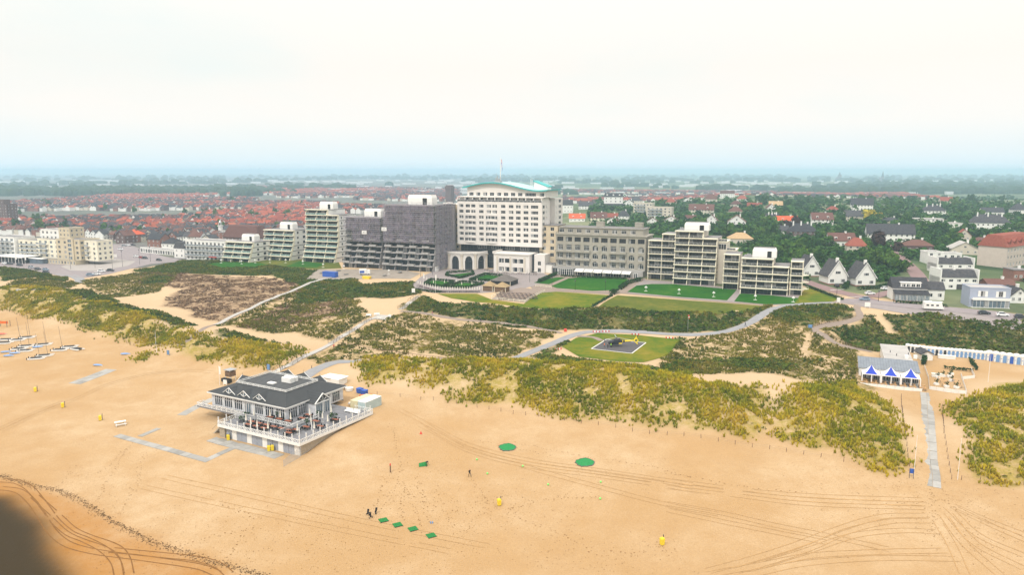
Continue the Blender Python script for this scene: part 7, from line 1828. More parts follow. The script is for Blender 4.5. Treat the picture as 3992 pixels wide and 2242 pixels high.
 part('stair_shed', MB().box(-27.1, .4, -3.6, -25.25, 3.4, -.4), 'wood_pale', t)
 # sand screen and post by the front corner
 part('wind_screen', MB().quad((.4, -5.5, -3.4), (.2, .2, -3.0), (.2, .2, -.6), (.4, -5.5, -1.8)), 'screen', t)
M('screen', (.45, .47, .50), .3, .1, alpha=.45)
build_pavilion()
# things standing on the terrace
def parasol(label, p, h=2.6, group=None, mat='canvas'):
 def mk(): return MB().ring([(.09, .95), (.24, 1.05), (.16, 1.7), (.07, h - .05), (0, h)], 8).mesh('canopy', mat)
 t = thing('closed_parasol', label, 'parasol', tuple(p), random.random() * 6, group)
 put('pole', cached(('ppole', h), lambda: MB().cyl((0, 0, 0), (0, 0, h), .035, n=6).mesh('pole', 'wood_pale')), t); put('canopy', cached(('pcan', h, mat), mk), t); put('foot', cached('pfoot', lambda: MB().box(-.3, -.3, 0, .3, .3, .1).mesh('foot', 'concrete')), t)
 return t
lab = ['front row of the pavilion terrace', 'right-hand side of the pavilion terrace', 'inner platform of the pavilion']
for i, (x, y, r_) in enumerate([(-21, 3.4, 0), (-18, 2.2, 0), (-15.2, 1.6, 0), (-12, 2.0, 0), (-22.5, 7.2, 0), (-17.3, 7.6, 2), (-14.5, 8.2, 2), (-11.2, 8.4, 2), (-9.4, 13, 2), (-6.3, 10.2, 1), (-5.8, 13.6, 1), (-6, 16.8, 1), (-3, 12.4, 1), (-7.5, 18.5, 1), (-2.4, 7.2, 1), (-4.8, 4.2, 1)]):
 parasol('closed cream parasol on the ' + lab[r_], pw(x, y, .45 if r_ == 2 else 0), 2.7, 'closed parasols on the pavilion terrace')
def table_set(label, p, rz, group, top='wood', seat='black', n=4, name='table', s=1.0):
 t = thing(name, label, 'table', tuple(p), rz, group)
 put('tabletop', cached(('ttop', top), lambda: MB().box(-.9, -.42, .70, .9, .42, .76).mesh('tabletop', top)), t, scale=(s, 1, 1))
 lg = cached('tleg', lambda: MB().box(-.05, -.05, 0, .05, .05, .70).mesh('leg', 'steel_dark'))
 for a in (-.75, .75):
  for b in (-.3, .3): put('leg', lg, t, (a * s, b, 0))
 return t
def chair_mesh(seat): return cached(('chair', seat), lambda: (MB().box(-.23, -.23, .40, .23, .23, .47).box(-.23, .18, .47, .23, .24, .95).mesh('seat', seat), MB().box(-.22, -.22, 0, -.17, -.17, .4).box(.17, -.22, 0, .22, -.17, .4).box(-.22, .17, 0, -.17, .22, .4).box(.17, .17, 0, .22, .22, .4).mesh('legs', 'steel_dark')))
def chair(label, p, rz, group, seat='black'):
 a, b = chair_mesh(seat); t = thing('chair', label, 'chair', tuple(p), rz, group); put('seat', a, t); put('leg_frame', b, t); return t
M('table_red', (.26, .09, .05), .6, .2)
TT = [(-20 + i * 2.5, 4.2, 0) for i in range(6)] + [(-19 + i * 2.6, 2.3, 0) for i in range(3)] + [(-17.5 + i * 3, 7.8, .45) for i in range(3)] + [(-10, 11, .45), (-10.5, 13.6, .45), (-6.3, 2.8, 0), (-6.3, 5.2, 0), (-5.6, 7.8, 0), (-3, 9.8, 0), (-6.5, 12, 0), (-3.2, 15.2, 0)]
for x, y, z in TT:
 ar = 'inner platform' if z else 'front row' if y < 3 else 'right-hand side' if x > -7 else 'second row'
 table_set('reddish wooden table with dark chairs on the pavilion terrace, ' + ar, pw(x, y, z), -TP, 'tables on the pavilion terrace', 'table_red')
 for dx, dy, a in ((-.45, -.72, math.pi), (.45, -.72, math.pi), (-.45, .72, 0), (.45, .72, 0)):
  q = pw(x + dx, y + dy, z); chair('dark chair at a table on the pavilion terrace, ' + ar, q, a - TP, 'chairs on the pavilion terrace')
def planter(label, p, r=.9, h=1.6, group=None, mat='hedge_leaf', box='steel_dark', palm=False):
 t = thing('planter', label, 'planter', tuple(p), 0, group); part('tub', MB().box(-.55, -.55, 0, .55, .55, .6, 0).box(-.5, -.5, .6, .5, .5, .62), box, t) if not palm else part('tub', MB().cyl((0, 0, 0), (0, 0, .5), .35, .42), box, t)
 put('foliage', crown_mesh(1 if not palm else 3, 260, mat), t, (0, 0, .55 if not palm else 1.0), scale=(r * .62, r * .62, h * .62));
 if palm: part('stem', MB().cyl((0, 0, .5), (0, 0, 1.6), .08), 'bark', t)
 return t
for x, y, r_, h, pm_, lb in ((-24.8, 6.6, 1.3, 1.0, False, 'dark bushy planter beside the pavilion entrance steps'), (-23.2, 3.9, 1.2, 1.1, False, 'wide leafy planter at the left end of the terrace'), (-6.4, 8.8, .9, 1.1, True, 'small potted palm in the middle of the terrace'), (-4.4, 15.6, 1.6, 1.5, False, 'large planter of tall plants on the right terrace'), (-9.6, 16.2, 1.0, 1.0, False, 'planter beside the glazed porch'), (-16.2, 8.6, .7, .9, True, 'potted palm against the pavilion front')): planter(lb, pw(x, y, .45 if y == 8.6 else 0), r_, h, palm=pm_)
for x, lb in ((-4.2, 'white'), (-1.8, 'grey-white')):
 t = thing('lounge_bench', lb + ' slatted lounge bench row by the terrace end rail', 'bench', tuple(pw(x - 1.2, 22.6)), -TP)
 part('seat', MB().box(-1.1, -.5, .3, 1.1, .5, .42), 'white', t); part('backrest', MB().box(-1.1, .4, .42, 1.1, .5, 1.05), 'white', t)
 for a in (-1, 1): part('leg', MB().box(a - .05, -.45, 0, a + .05, .45, .3), 'white', t)
# yard behind
def ground_p(u, v): return G(u, v)
M('box_cream', (.66, .58, .36), .6, .08); M('box_side', (.42, .52, .52), .6, .12)
for i, (x, wm_) in enumerate(((-8.0, 'box_cream'), (-5.4, 'white'))):
 q = pw(x, 26.2, 0); q.z = float(hz(q.x, q.y)) - .1; t = thing('container', ('cream' if i == 0 else 'white-topped') + ' storage container behind the right end of the terrace', 'container', tuple(q), -TP)
 part('body', MB().box(0, 0, 0, 2.5, 6.5, 2.5, 0), wm_, t); part('roof', MB().box(-.03, -.03, 2.5, 2.53, 6.53, 2.58), wm_, t)
 for k in range(2): part('door', MB().box(.1 + k * 1.18, -.05, .15, 1.22 + k * 1.18, -.01, 2.4), 'box_side' if i else wm_, t)
 if i: part('side_panel', MB().box(2.51, .1, .1, 2.56, 6.4, 2.4), 'box_side', t)
def wheelie(label, p, mat, s=1.0):
 t = thing('wheelie_bin', label, 'bin', tuple(p), -TP); part('body', MB().box(-.6 * s, -.5 * s, .15, .6 * s, .5 * s, 1.1 * s, 0, (-.06, -.06)), mat, t); part('lid', MB().box(-.7 * s, -.6 * s, 1.1 * s, .7 * s, .6 * s, 1.22 * s, 0, (.1, .1)), mat, t)
 for a in (-.5, .5): part('wheel', MB().cyl((a * s, .4, .12), (a * s + .08, .4, .12), .12), 'black', t)
wheelie('blue wheelie bin behind the containers, left one', G(1403, 1533), 'blue', 1.2); wheelie('blue wheelie bin behind the containers, right one', G(1421, 1540), 'blue', 1.2)
t = thing('kayak_stack', 'stack of orange and red kayaks beside the containers', 'kayaks', tuple(G(1425, 1552)), .3)
for k in range(3): part('kayak', MB().loft([[(x, -w, .15 + .3 * k), (x, w, .15 + .3 * k), (x, w * .6, .4 + .3 * k), (x, -w * .6, .4 + .3 * k)] for x, w in ((-1.7, .05), (-1, .32), (0, .38), (1, .32), (1.7, .05))]), ('orange', 'red', 'orange')[k], t)
t = thing('green_tarpaulin', 'crumpled green tarpaulin on the sand beside the kayaks', 'tarpaulin', tuple(G(1432, 1563)), .2); part('sheet', MB().ring([(1.5, .02), (1.2, .35), (.6, .5), (0, .45)], 9, sx=1.2), 'green_net', t)
t = thing('traffic_cone', 'small red marker ball at the end of the yard', 'marker', tuple(G(1428, 1571))); part('ball', MB().ring([(0, 0), (.25, .1), (.3, .3), (.2, .5), (0, .55)], 10), 'red', t)
t = thing('round_tank', 'white round tub behind the pavilion roof', 'tub', tuple(G(1362, 1523))); part('tub', MB().ring([(1.0, 0), (1.1, .8), (1.15, .85), (1.0, .85), (.95, .5), (0, .5)], 18), 'white', t)
t = thing('kitchen_shed', 'low white flat-roofed shed behind the pavilion', 'shed', tuple(G(1255, 1500)), -TP); part('wall', MB().box(0, 0, -.5, 6.5, 3.5, 2.3), 'white', t); part('roof', MB().box(-.3, -.3, 2.3, 3.4, 3.8, 2.5).box(3.42, .4, 2.3, 6.9, 3.9, 2.55), 'white', t)
t = thing('menu_trailer', 'long grey barrow with crates beside the containers', 'barrow', tuple(G(1395, 1578)), .45); part('bed', MB().box(-2.6, -.5, .5, 2.6, .5, .65), 'concrete', t)
for k in range(5): part('crate', MB().box(-2.4 + k * 1.0, -.4, .66, -1.7 + k * 1.0, .3, .95 + .1 * (k % 2)), ('canvas', 'steel_dark', 'orange', 'metal', 'blue')[k], t)
for a in (-1.8, 1.8): part('wheel', MB().cyl((a, -.5, .25), (a, .5, .25), .25), 'black', t)
# ------------------------------------------------------------------ beach club with blue and white tents
CO = Gz(3357, 1501, 4.85); CW = span(CO, 3590)
t = thing('beach_club', 'low beach club with grey ribbed roof, white window front and flat annexe', 'beach club', tuple(CO), -TH)
def cw(x, y, z=0): q = CO + E1 * x + E2 * y; return Vector((q.x, q.y, CO.z + z))
M_stripe('ribbed_grey', (.20, .225, .26), (.12, .135, .16), 1.3, 'X', .6, .9); M('tent_white', (.82, .80, .78), .7, .04); M('tent_blue', (.015, .05, .45), .6, .06)
part('roof', MB().loft([[(x, 5.9, 3.6), (x, 5.9, 3.8), (x, 15.5, 5.0), (x, 15.5, 4.8)] for x in (-.8, CW + .2)]), 'ribbed_grey', t)
part('wall', MB().box(-.5, 6.2, -.5, CW, 15.2, 3.55), 'white', t)
for i in range(9): put('window', glaze_mesh(CW / 9 - .3, 2.6, i % 4), t, (i * CW / 9 + .1, 6.1, .5))
part('annexe', MB().box(7, 15.3, -.5, CW - 1, 38, 4.3).box(6.7, 15.25, 4.3, CW - .7, 38.3, 4.6, 1), ['white', 'flat_roof_pale'], t)
for x, y in ((12.5, 19), (15, 20)): part('roof_vent', MB().box(x, y, 4.6, x + 1, y + 1, 5.6), 'white', t)
for x, y in ((9, 26), (10.5, 22), (14, 25)): part('vent_pipe', MB().cyl((x, y, 4.6), (x, y, 5.3), .12), 'steel_dark', t)
part('terrace_deck', MB().box(-.5, 0, -.3, CW, 6.2, .08), 'planks', t)
w3 = CW / 3
for k in range(3):
 c = thing('tent_canopy', 'blue and white peaked tent canopy, %s of the three at the beach club' % ('leftmost', 'middle', 'rightmost')[k], 'tent', tuple(cw(k * w3, 1.7, .08)), -TH, 'tent canopies')
 x0, x1, y0, y1 = .1, w3 - .1, 0, 4.2; px, py, pz, ez = (x0 + x1) / 2, 2.1, 5.3, 3.0
 def sail(a, b, mi, n=6):
  mb = MB()
  rows = []
  for i in range(n + 1):
   s = i / n; h = ez + (pz - ez) * s ** 1.7
   rows.append([(a[0] + (px - a[0]) * s, a[1] + (py - a[1]) * s, h), (b[0] + (px - b[0]) * s, b[1] + (py - b[1]) * s, h)])
  for p, q in zip(rows[:-1], rows[1:]): mb.quad(p[0], p[1], q[1], q[0])
  return mb
 part('canopy_panel', sail((x0 + w3 * .12, y0), (x1 - w3 * .12, y0), 0), 'tent_blue', c)
 for a, b in (((x1, y0), (x1, y1)), ((x1, y1), (x0, y1)), ((x0, y1), (x0, y0)), ((x0, y0), (x0 + w3 * .12, y0)), ((x1 - w3 * .12, y0), (x1, y0))): part('canopy_panel', sail(a, b, 0), 'tent_white', c)
 part('valance', MB().box(x0, y0 - .02, ez - .3, x1, y0 + .02, ez), 'tent_white', c)
 for x, y in ((x0, y0), (x1, y0), (x0, y1), (x1, y1)): part('pole', MB().cyl((x, y, 0), (x, y, ez), .06, n=6), 'frame', c)
 for x in (x0, px, x1 - .1): part('side_drape', MB().loft([[(x, y0 - .1, z), (x + .25, y0 - .1, z), (x + .25, y0 + .3, z), (x, y0 + .3, z)] for z in (.0, .4, 1.6, ez - .3)]), 'tent_white', c)
r6 = random.Random(3)
for i in range(14):
 x, y = .9 + (i % 7) * 2.5, 1.0 + (i // 7) * 2.6; table_set('pale wooden table under the tents at the beach club', cw(x, y, .08), -TH, 'beach club tables under the tents', 'wood_tan' if 'wood_tan' in MATS else M('wood_tan', (.50, .30, .14), .7, .15) and 'wood_tan')
 for a in (-.6, .6): chair('pale wooden chair at a tent table of the beach club', cw(x + a, y - .65, .08), math.pi - TH, 'beach club chairs', 'wood_tan')
def white_wall(label, pts, h=1.0):
 t = thing('low_wall', label, 'wall', tuple(pts[0]))
 for a, b in zip(pts[:-1], pts[1:]):
  a, b = a - pts[0], b - pts[0]; n = max(1, round((b - a).length / 2.2))
  for i in range(n): p, q = a.lerp(b, i / n), a.lerp(b, (i + .97) / n); part('panel', MB().loft([[(p.x, p.y, p.z - .4), (q.x, q.y, q.z - .4), (q.x, q.y, q.z + h), (p.x, p.y, p.z + h)], [(p.x + .08, p.y + .08, p.z - .4), (q.x + .08, q.y + .08, q.z - .4), (q.x + .08, q.y + .08, q.z + h), (p.x + .08, p.y + .08, p.z + h)]]), 'white', t)
 return t
white_wall('white panel screen along the front of the tent terrace', [cw(-.3, -.2), cw(CW + .3, -.2), cw(CW + .4, 4)], .7)
white_wall('white panel wall round the sunken terrace right of the tents', GP([(3603,1432),(3619,1476),(3622,1518),(3768,1538),(3745,1463)]), .9)
white_wall('short white screen at the right of the sunken terrace', GP([(3784,1442),(3800,1475),(3752,1480)]), .9)
for i, (u, v) in enumerate([(3668,1482),(3676,1494),(3684,1507),(3725,1490),(3731,1501),(3737,1513)]): table_set('pale wooden table in the sunken terrace of the beach club', G(u, v, .1), -.6, 'sunken terrace tables', 'wood_tan')
for i, (u, v) in enumerate([(3655,1475),(3700,1472),(3708,1462),(3709,1488),(3650,1502),(3690,1512),(3728,1515),(3675,1470)]): planter('potted bush among the tables of the sunken terrace', G(u, v, .05), .75, 1.2, 'potted bushes of the sunken terrace', box='white')
for u, v, w_, d_, lb in ((3655, 1470, 3.2, 1.2, 'white serving counter at the back of the sunken terrace'), (3690, 1398, 5, 1.6, 'long white boat-like counter in front of the beach huts')):
 t = thing('counter', lb, 'counter', tuple(G(u, v)), -TH); part('body', MB().box(-w_ / 2, -d_ / 2, 0, w_ / 2, d_ / 2, .95), 'white', t); part('top', MB().box(-w_ / 2 - .1, -d_ / 2 - .1, .95, w_ / 2 + .1, d_ / 2 + .1, 1.03), 'canvas', t)
t = thing('garden_shed', 'small white shed with dark pitched roof beside the annexe', 'shed', tuple(G(3613, 1406)), -TH + .3); a, b = house_parts(3.6, 5, 2.2, 1.0, 'front', 'white', 'roof_dark'); put('wall', a, t); put('roof', b, t)
def hedge(label, pts, w, h, group=None, step=.35, mat='hedge_leaf'):
 P_ = densify(pts, step); r = np.random.default_rng(len(P_)); C = []
 for p in P_:
  for _ in range(max(3, int(9 * h))): C.append((p.x + r.uniform(-w / 2, w / 2), p.y + r.uniform(-w / 2, w / 2), float(hz(p.x, p.y)) + (h * (1 - r.random() ** 2.2))))
 C = np.array(C); n = len(C); s = .28; u = r.normal(size=(n, 3)) * s * .7; q = r.normal(size=(n, 3)) * s * .7
 o = np.array(pts[0]); V = np.stack([C - u, C - q, C + u, C + q], 1) - o
 return tag(put('hedge', np_mesh('hedge', V.reshape(-1, 3), np.arange(4 * n, dtype=np.int32).reshape(-1, 4), mat), None, tuple(o)), label, 'hedge', group)
hedge('low hedge across the sand behind the sunken terrace', GP([(3680,1437),(3730,1443),(3790,1450)]), .9, .8); hedge('low hedge running back beside the sand court', GP([(3808,1444),(3795,1425),(3782,1405)]), .9, .8); hedge('tall bushy plants at the corner of the tent terrace', GP([(3600,1425),(3606,1400)]), 1.2, 1.8)
# beach huts
def hut(label, p, rz, w, d, h, door, group):
 t = thing('beach_hut', label, 'beach hut', tuple(p), rz, group)
 def body():
  mb = MB(); mb.box(-w / 2, 0, -.4, w / 2, d, h)
  n = 8; mb.loft([[(-w / 2 * math.cos(math.pi * i / n), y, h + w * .33 * math.sin(math.pi * i / n)) for i in range(n + 1)] for y in (-.1, d)], 0, True, True); return mb.mesh('wall', 'white')
 put('wall', cached(('hut', w, d, h), body), t)
 def dm():
  mb = MB(); ww = w * .25; n = 6; mb.poly([(-ww, -.14, 0), (ww, -.14, 0)] + [(ww * math.cos(math.pi * i / n), -.14, h * .82 + ww * .8 * math.sin(math.pi * i / n)) for i in range(n + 1)]); return mb.mesh('door', door)
 put('door', cached(('hutdoor', w, h, door), dm), t); put('band', cached(('band', w, d, h), lambda: MB().box(-w / 2 - .02, -.03, h * .5, -w * .33, -.005, h * .58).box(w * .33, -.03, h * .5, w / 2 + .02, -.005, h * .58).mesh('band', 'blue_pale')), t)
ORD = 'first second third fourth fifth sixth seventh eighth ninth tenth eleventh twelfth thirteenth fourteenth fifteenth sixteenth seventeenth eighteenth nineteenth twentieth'.split()
A_, B_ = G(3541, 1373), G(3846, 1404)
for i in range(20):
 p = A_.lerp(B_, i / 19); p.z = float(hz(p.x, p.y)); hut('small white arched beach hut with %s, %s from the left' % ('dark open front' if i in (0, 1, 2, 3, 7, 9) else 'pale blue door', ORD[i]), p, -TH * .8, 1.5, 2.0, 2.1, 'dark' if i in (0, 1, 2, 3, 7, 9) else 'blue_pale', 'beach huts')
A_, B_ = G(3862, 1408), G(4110, 1434)
for i in range(6): p = A_.lerp(B_, i / 9); p.z = float(hz(p.x, p.y)); hut('larger white arched beach hut with a blue door, %s of the larger ones' % ORD[i], p, -TH * .7, 2.1, 2.2, 2.5, 'blue_pale' if i % 3 else 'blue', 'beach huts')
# ------------------------------------------------------------------ people
def person_mesh(pose, top, legs):
 def mk():
  J = {'pel': (0, 0, .95), 'chest': (0, .02, 1.32), 'neck': (0, 0, 1.48), 'head': (0, -.03, 1.62), 'crown': (0, -.03, 1.76), 'shL': (.2, 0, 1.42), 'elL': (.27, .03, 1.14), 'haL': (.25, -.1, .9), 'shR': (-.2, 0, 1.42), 'elR': (-.27, .03, 1.14), 'haR': (-.25, -.1, .9),
             'hiL': (.1, 0, .9), 'knL': (.11, -.03, .5), 'anL': (.11, .02, .08), 'toL': (.13, -.16, .03), 'hiR': (-.1, 0, .9), 'knR': (-.11, -.03, .5), 'anR': (-.11, .02, .08), 'toR': (-.13, -.16, .03)}
  if pose == 'walk': J.update(knL=(.1, -.22, .52), anL=(.1, -.3, .1), toL=(.1, -.48, .05), knR=(-.1, .08, .5), anR=(-.1, .34, .13), toR=(-.1, .2, .03), haL=(.26, .18, .95), haR=(-.26, -.28, .98))
  if pose == 'bend': J.update(chest=(0, -.28, 1.18), neck=(0, -.42, 1.18), head=(0, -.54, 1.14), crown=(0, -.66, 1.1), shL=(.2, -.36, 1.14), elL=(.24, -.42, .86), haL=(.2, -.5, .6), shR=(-.2, -.36, 1.14), elR=(-.24, -.42, .86), haR=(-.2, -.5, .6))
  E = [('pel', 'chest'), ('chest', 'neck'), ('neck', 'head'), ('head', 'crown'), ('chest', 'shL'), ('shL', 'elL'), ('elL', 'haL'), ('chest', 'shR'), ('shR', 'elR'), ('elR', 'haR'), ('pel', 'hiL'), ('hiL', 'knL'), ('knL', 'anL'), ('anL', 'toL'), ('pel', 'hiR'), ('hiR', 'knR'), ('knR', 'anR'), ('anR', 'toR')]
  rad = dict(pel=.16, chest=.17, neck=.06, head=.10, crown=.08, sh=.075, el=.05, ha=.045, hi=.1, kn=.065, an=.045, to=.04); K = list(J)
  me = bpy.data.meshes.new('person'); me.from_pydata([J[k] for k in K], [(K.index(a), K.index(b)) for a, b in E], [])
  o = bpy.data.objects.new('person', me); COL.objects.link(o); sk = o.modifiers.new('skin', 'SKIN'); ss = o.modifiers.new('sub', 'SUBSURF'); ss.levels = 1
  for i, k in enumerate(K): r_ = rad.get(k) or rad[k[:2]]; me.skin_vertices[0].data[i].radius = (r_, r_); me.skin_vertices[0].data[i].use_root = (i == 0)
  out = bpy.data.meshes.new_from_object(o.evaluated_get(bpy.context.evaluated_depsgraph_get())); bpy.data.objects.remove(o); out.materials.clear()
  for m in (top, legs, 'skin', 'black'): out.materials.append(MATS[m])
  hy, hz_ = J['head'][1], J['head'][2]
  for f in out.polygons:
   c = f.center; hd = (c - Vector((0, hy, hz_))).length < .2 and c.z > J['neck'][2] - .06
   f.material_index = (3 if (c.y > hy + .03 or c.z > hz_ + .1) else 2) if hd else 3 if c.z < .1 else 1 if c.z < .93 and abs(c.x) < .22 else 2 if c.z < .97 and abs(c.x) >= .22 and pose != 'bend' else 0
  return out
 return cached(('person', pose, top, legs), mk)
def person(label, u, v, rz, pose='stand', top='navy', legs='black', dz=0.0, p=None): return tag(put('person', person_mesh(pose, top, legs), None, tuple(p or G(u, v, dz)), rz), label, 'person')
M('pink', (.55, .18, .25), .7, .1); M('hivis_orange', (.85, .18, .02), .6, .05); M('hivis_green', (.35, .75, .05), .6, .05)
person('person in black walking alone across the sand between the greens', 1831, 1859, .8, 'walk', 'black'); person('person in black bending over a green mat on the sand', 1661, 1820, 1.8, 'bend', 'black')
person('person in dark blue standing outermost by the pavilion yard', 1461, 1560, .5, 'stand', 'navy', 'navy'); person('person in dark blue beside the kayaks', 1447, 1562, -.4, 'stand', 'navy'); person('person in dark clothes behind the pavilion corner', 1337, 1522, 0, 'stand', 'black'); person('person in a pink top beside the dark-clothed one behind the pavilion', 1344, 1521, 1, 'stand', 'pink', 'navy')
person('person in an orange safety vest beside the helicopter', 2356, 1356, 1.4, 'stand', 'hivis_orange', 'black', .03); person('person in dark clothes standing before the helicopter', 2369, 1359, 1, 'stand', 'black', 'black', .03); person('person in a lime green vest at the helicopter door', 2382, 1357, 2, 'stand', 'hivis_green', 'black', .03); person('person in black behind the orange vest on the helipad', 2357, 1336, 2, 'stand', 'black', 'black', .03)
person('walker in dark blue on the curving asphalt path', 2905, 1274, 1.2, 'walk', 'navy', 'black', .1); person('walker in black on the narrow gravel path', 1873, 1256, 1.3, 'walk', 'black', 'black', .1); person('walker in a pale pink top on the narrow gravel path', 1686, 1231, -1.3, 'walk', 'pink', 'concrete', .1); person('person in red at the foot of the dune stairs', 1302, 1362, .3, 'walk', 'red', 'black', .1)
# ------------------------------------------------------------------ helicopter and its pad
pc = G(2415, 1352); hp = [G(u, v) for u, v in ((2305,1362),(2364,1325),(2518,1338),(2463,1380))]
t = thing('helipad', 'square dark asphalt helipad with white border on the grass', 'helipad', (pc.x, pc.y, 7.1)); o = Vector((pc.x, pc.y, 7.1))
q = [Vector((p.x, p.y, 7.1)) - o for p in hp]; part('surface', MB().poly([(p.x, p.y, .16) for p in q]), 'pad_asphalt', t)
for a, b in zip(q, q[1:] + q[:1]): part('border', MB().beam(a + Vector((0, 0, .165)), b + Vector((0, 0, .165)), .35, .04), 'paint', t)
structure(sheet('pad_lawn', PAD, 'lawn_dry', .09)); P('pad_path', [(2250,1312),(2310,1316),(2345,1330)], 2.2, 'gravel', .13)
t = thing('helicopter', 'black and yellow helicopter parked on the helipad', 'helicopter', (*G(2402, 1352)[:2], 7.28), R(188)); HY = 'yellow'
def sec(x, w, z0, z1, n=10): c = (z0 + z1) / 2; h = (z1 - z0) / 2; return [(x, w * math.cos(2 * math.pi * i / n), c + h * math.sin(2 * math.pi * i / n)) for i in range(n)]
M_stripe('heli_paint', (.85, .62, .02), (.02, .02, .025), .55, 'X', .35, .62)
part('cabin', MB().loft([sec(2.9, .1, 1.1, 1.3), sec(2.6, .55, .8, 1.7), sec(1.9, .9, .6, 2.25), sec(.8, 1.0, .55, 2.5), sec(-.6, .98, .6, 2.5), sec(-1.6, .75, .9, 2.3), sec(-2.2, .45, 1.3, 2.1)]), 'black', t)
part('windscreen', MB().loft([sec(2.63, .56, .98, 1.72), sec(1.92, .92, 1.2, 2.28), sec(1.2, 1.0, 1.35, 2.42)], 0, True, False), 'glass', t)
for s in (-1, 1): part('door', MB().box(-.6, s * .97 - .05, .9, .9, s * .97 + .05, 2.2), 'glass', t); part('side_stripe', MB().box(-1.8, s * .82 - .07, .95, -.3, s * .86 + .07, 1.35), HY, t)
tb = part('tail_boom', MB().loft([sec(-1.5, .62, 1.15, 2.15), sec(-3.4, .36, 1.4, 2.0), sec(-6.4, .2, 1.62, 1.98)]), HY, t); part('tail_band', MB().loft([sec(-2.3, .53, 1.22, 2.13), sec(-2.9, .46, 1.28, 2.09)]), 'black', tb)
mb = MB(); ring_o, ring_i = .78, .5
for i in range(18):
 a, b = 2 * math.pi * i / 18, 2 * math.pi * (i + 1) / 18; P4 = lambda an, r_, y: (-7.0 + r_ * math.cos(an), y, 1.75 + r_ * math.sin(an))
 for y in (-.14, .14): mb.quad(P4(a, ring_i, y), P4(b, ring_i, y), P4(b, ring_o, y), P4(a, ring_o, y))
 mb.quad(P4(a, ring_o, -.14), P4(b, ring_o, -.14), P4(b, ring_o, .14), P4(a, ring_o, .14)); mb.quad(P4(a, ring_i, .14), P4(b, ring_i, .14), P4(b, ring_i, -.14), P4(a, ring_i, -.14))
tf = part('fan_shroud', mb, HY, t); part('fan', MB().cyl((-7.0, -.06, 1.75), (-7.0, .06, 1.75), .14).box(-7.05, -.02, 1.28, -6.95, .02, 2.22).box(-7.47, -.02, 1.7, -6.53, .02, 1.8), 'steel_dark', tf)
part('fin', MB().loft([[(-7.0, -.06, 2.45), (-6.5, -.06, 2.45), (-6.5, .06, 2.45), (-7.0, .06, 2.45)], [(-7.9, -.04, 3.6), (-7.4, -.04, 3.6), (-7.4, .04, 3.6), (-7.9, .04, 3.6)]]), 'heli_paint', t); part('lower_fin', MB().loft([[(-7.4, -.06, 1.05), (-6.7, -.06, 1.05), (-6.7, .06, 1.05), (-7.4, .06, 1.05)], [(-7.8, -.04, .4), (-7.4, -.04, .4), (-7.4, .04, .4), (-7.8, .04, .4)]]), HY, t)
part('rotor_mast', MB().cyl((.0, 0, 2.4), (0, 0, 3.15), .14).box(-1.4, -.4, 2.4, .7, .4, 2.75, 0, (.2, .1)), 'steel_dark', t)
for k in range(3):
 a = R(20 + 120 * k); part('rotor_blade', MB().loft([[(.3 * math.cos(a) - w * math.sin(a), .3 * math.sin(a) + w * math.cos(a), z + .02) for w, z in ((-.1, 3.05), (.1, 3.05), (.1, 3.1), (-.1, 3.1))], [(5.2 * math.cos(a) - w * math.sin(a), 5.2 * math.sin(a) + w * math.cos(a), z - .25) for w, z in ((-.17, 3.05), (.17, 3.05), (.17, 3.08), (-.17, 3.08))]]), 'metal', t)
for s in (-1, 1): part('skid', MB().cyl((-1.8, s * 1.1, .08), (2.2, s * 1.1, .08), .07).cyl((2.2, s * 1.1, .08), (2.6, s * 1.1, .3), .06).cyl((1.2, s * 1.1, .08), (1.0, s * .5, .75), .05).cyl((-1, s * 1.1, .08), (-.8, s * .5, .75), .05), 'steel_dark', t)
g = 'red and white barriers round the helipad'
for i, (u, v, a) in enumerate(((2325,1296,-.05),(2362,1295,-.05),(2477,1306,-.12),(2610,1320,-.2),(2176,1364,.6))):
 t = thing('barrier', 'red and white striped barrier, number %d from the left of those round the helipad' % (i + 1) if i < 4 else 'red and white barrier alone at the path side of the helipad lawn', 'barrier', tuple(G(u, v)), a, g)
 if i < 4: t['label'] = 'red and white barrier, %s along the back of the helipad lawn' % ('leftmost', 'second', 'third', 'rightmost')[i]
 for k in range(5): part('segment', MB().box(-1.4 + k * .56, -.12, 0, -.86 + k * .56, .12, .5), ('red', 'white')[k % 2], t)
t = thing('windsock', 'red and white windsock on a thin pole by the green slope', 'windsock', tuple(G(2681, 1293))); part('pole', MB().cyl((0, 0, 0), (0, 0, 6.2), .06), 'metal', t)
for k in range(3): part('sleeve', MB().cyl((.1 + .1 * k, 0, 6.1 - .45 * k), (.2 + .1 * k, 0, 5.7 - .45 * k), .32 - .05 * k, .27 - .05 * k), ('red', 'white', 'red')[k], t)
t = thing('salt_bin', 'small red bin where the paths meet by the dune valley', 'bin', tuple(G(2204, 1293, .05))); part('body', MB().box(-.5, -.4, 0, .5, .4, .85), 'red', t); part('lid', MB().box(-.55, -.45, .85, .55, .45, 1.05, 0, (.1, .15)), 'red', t)
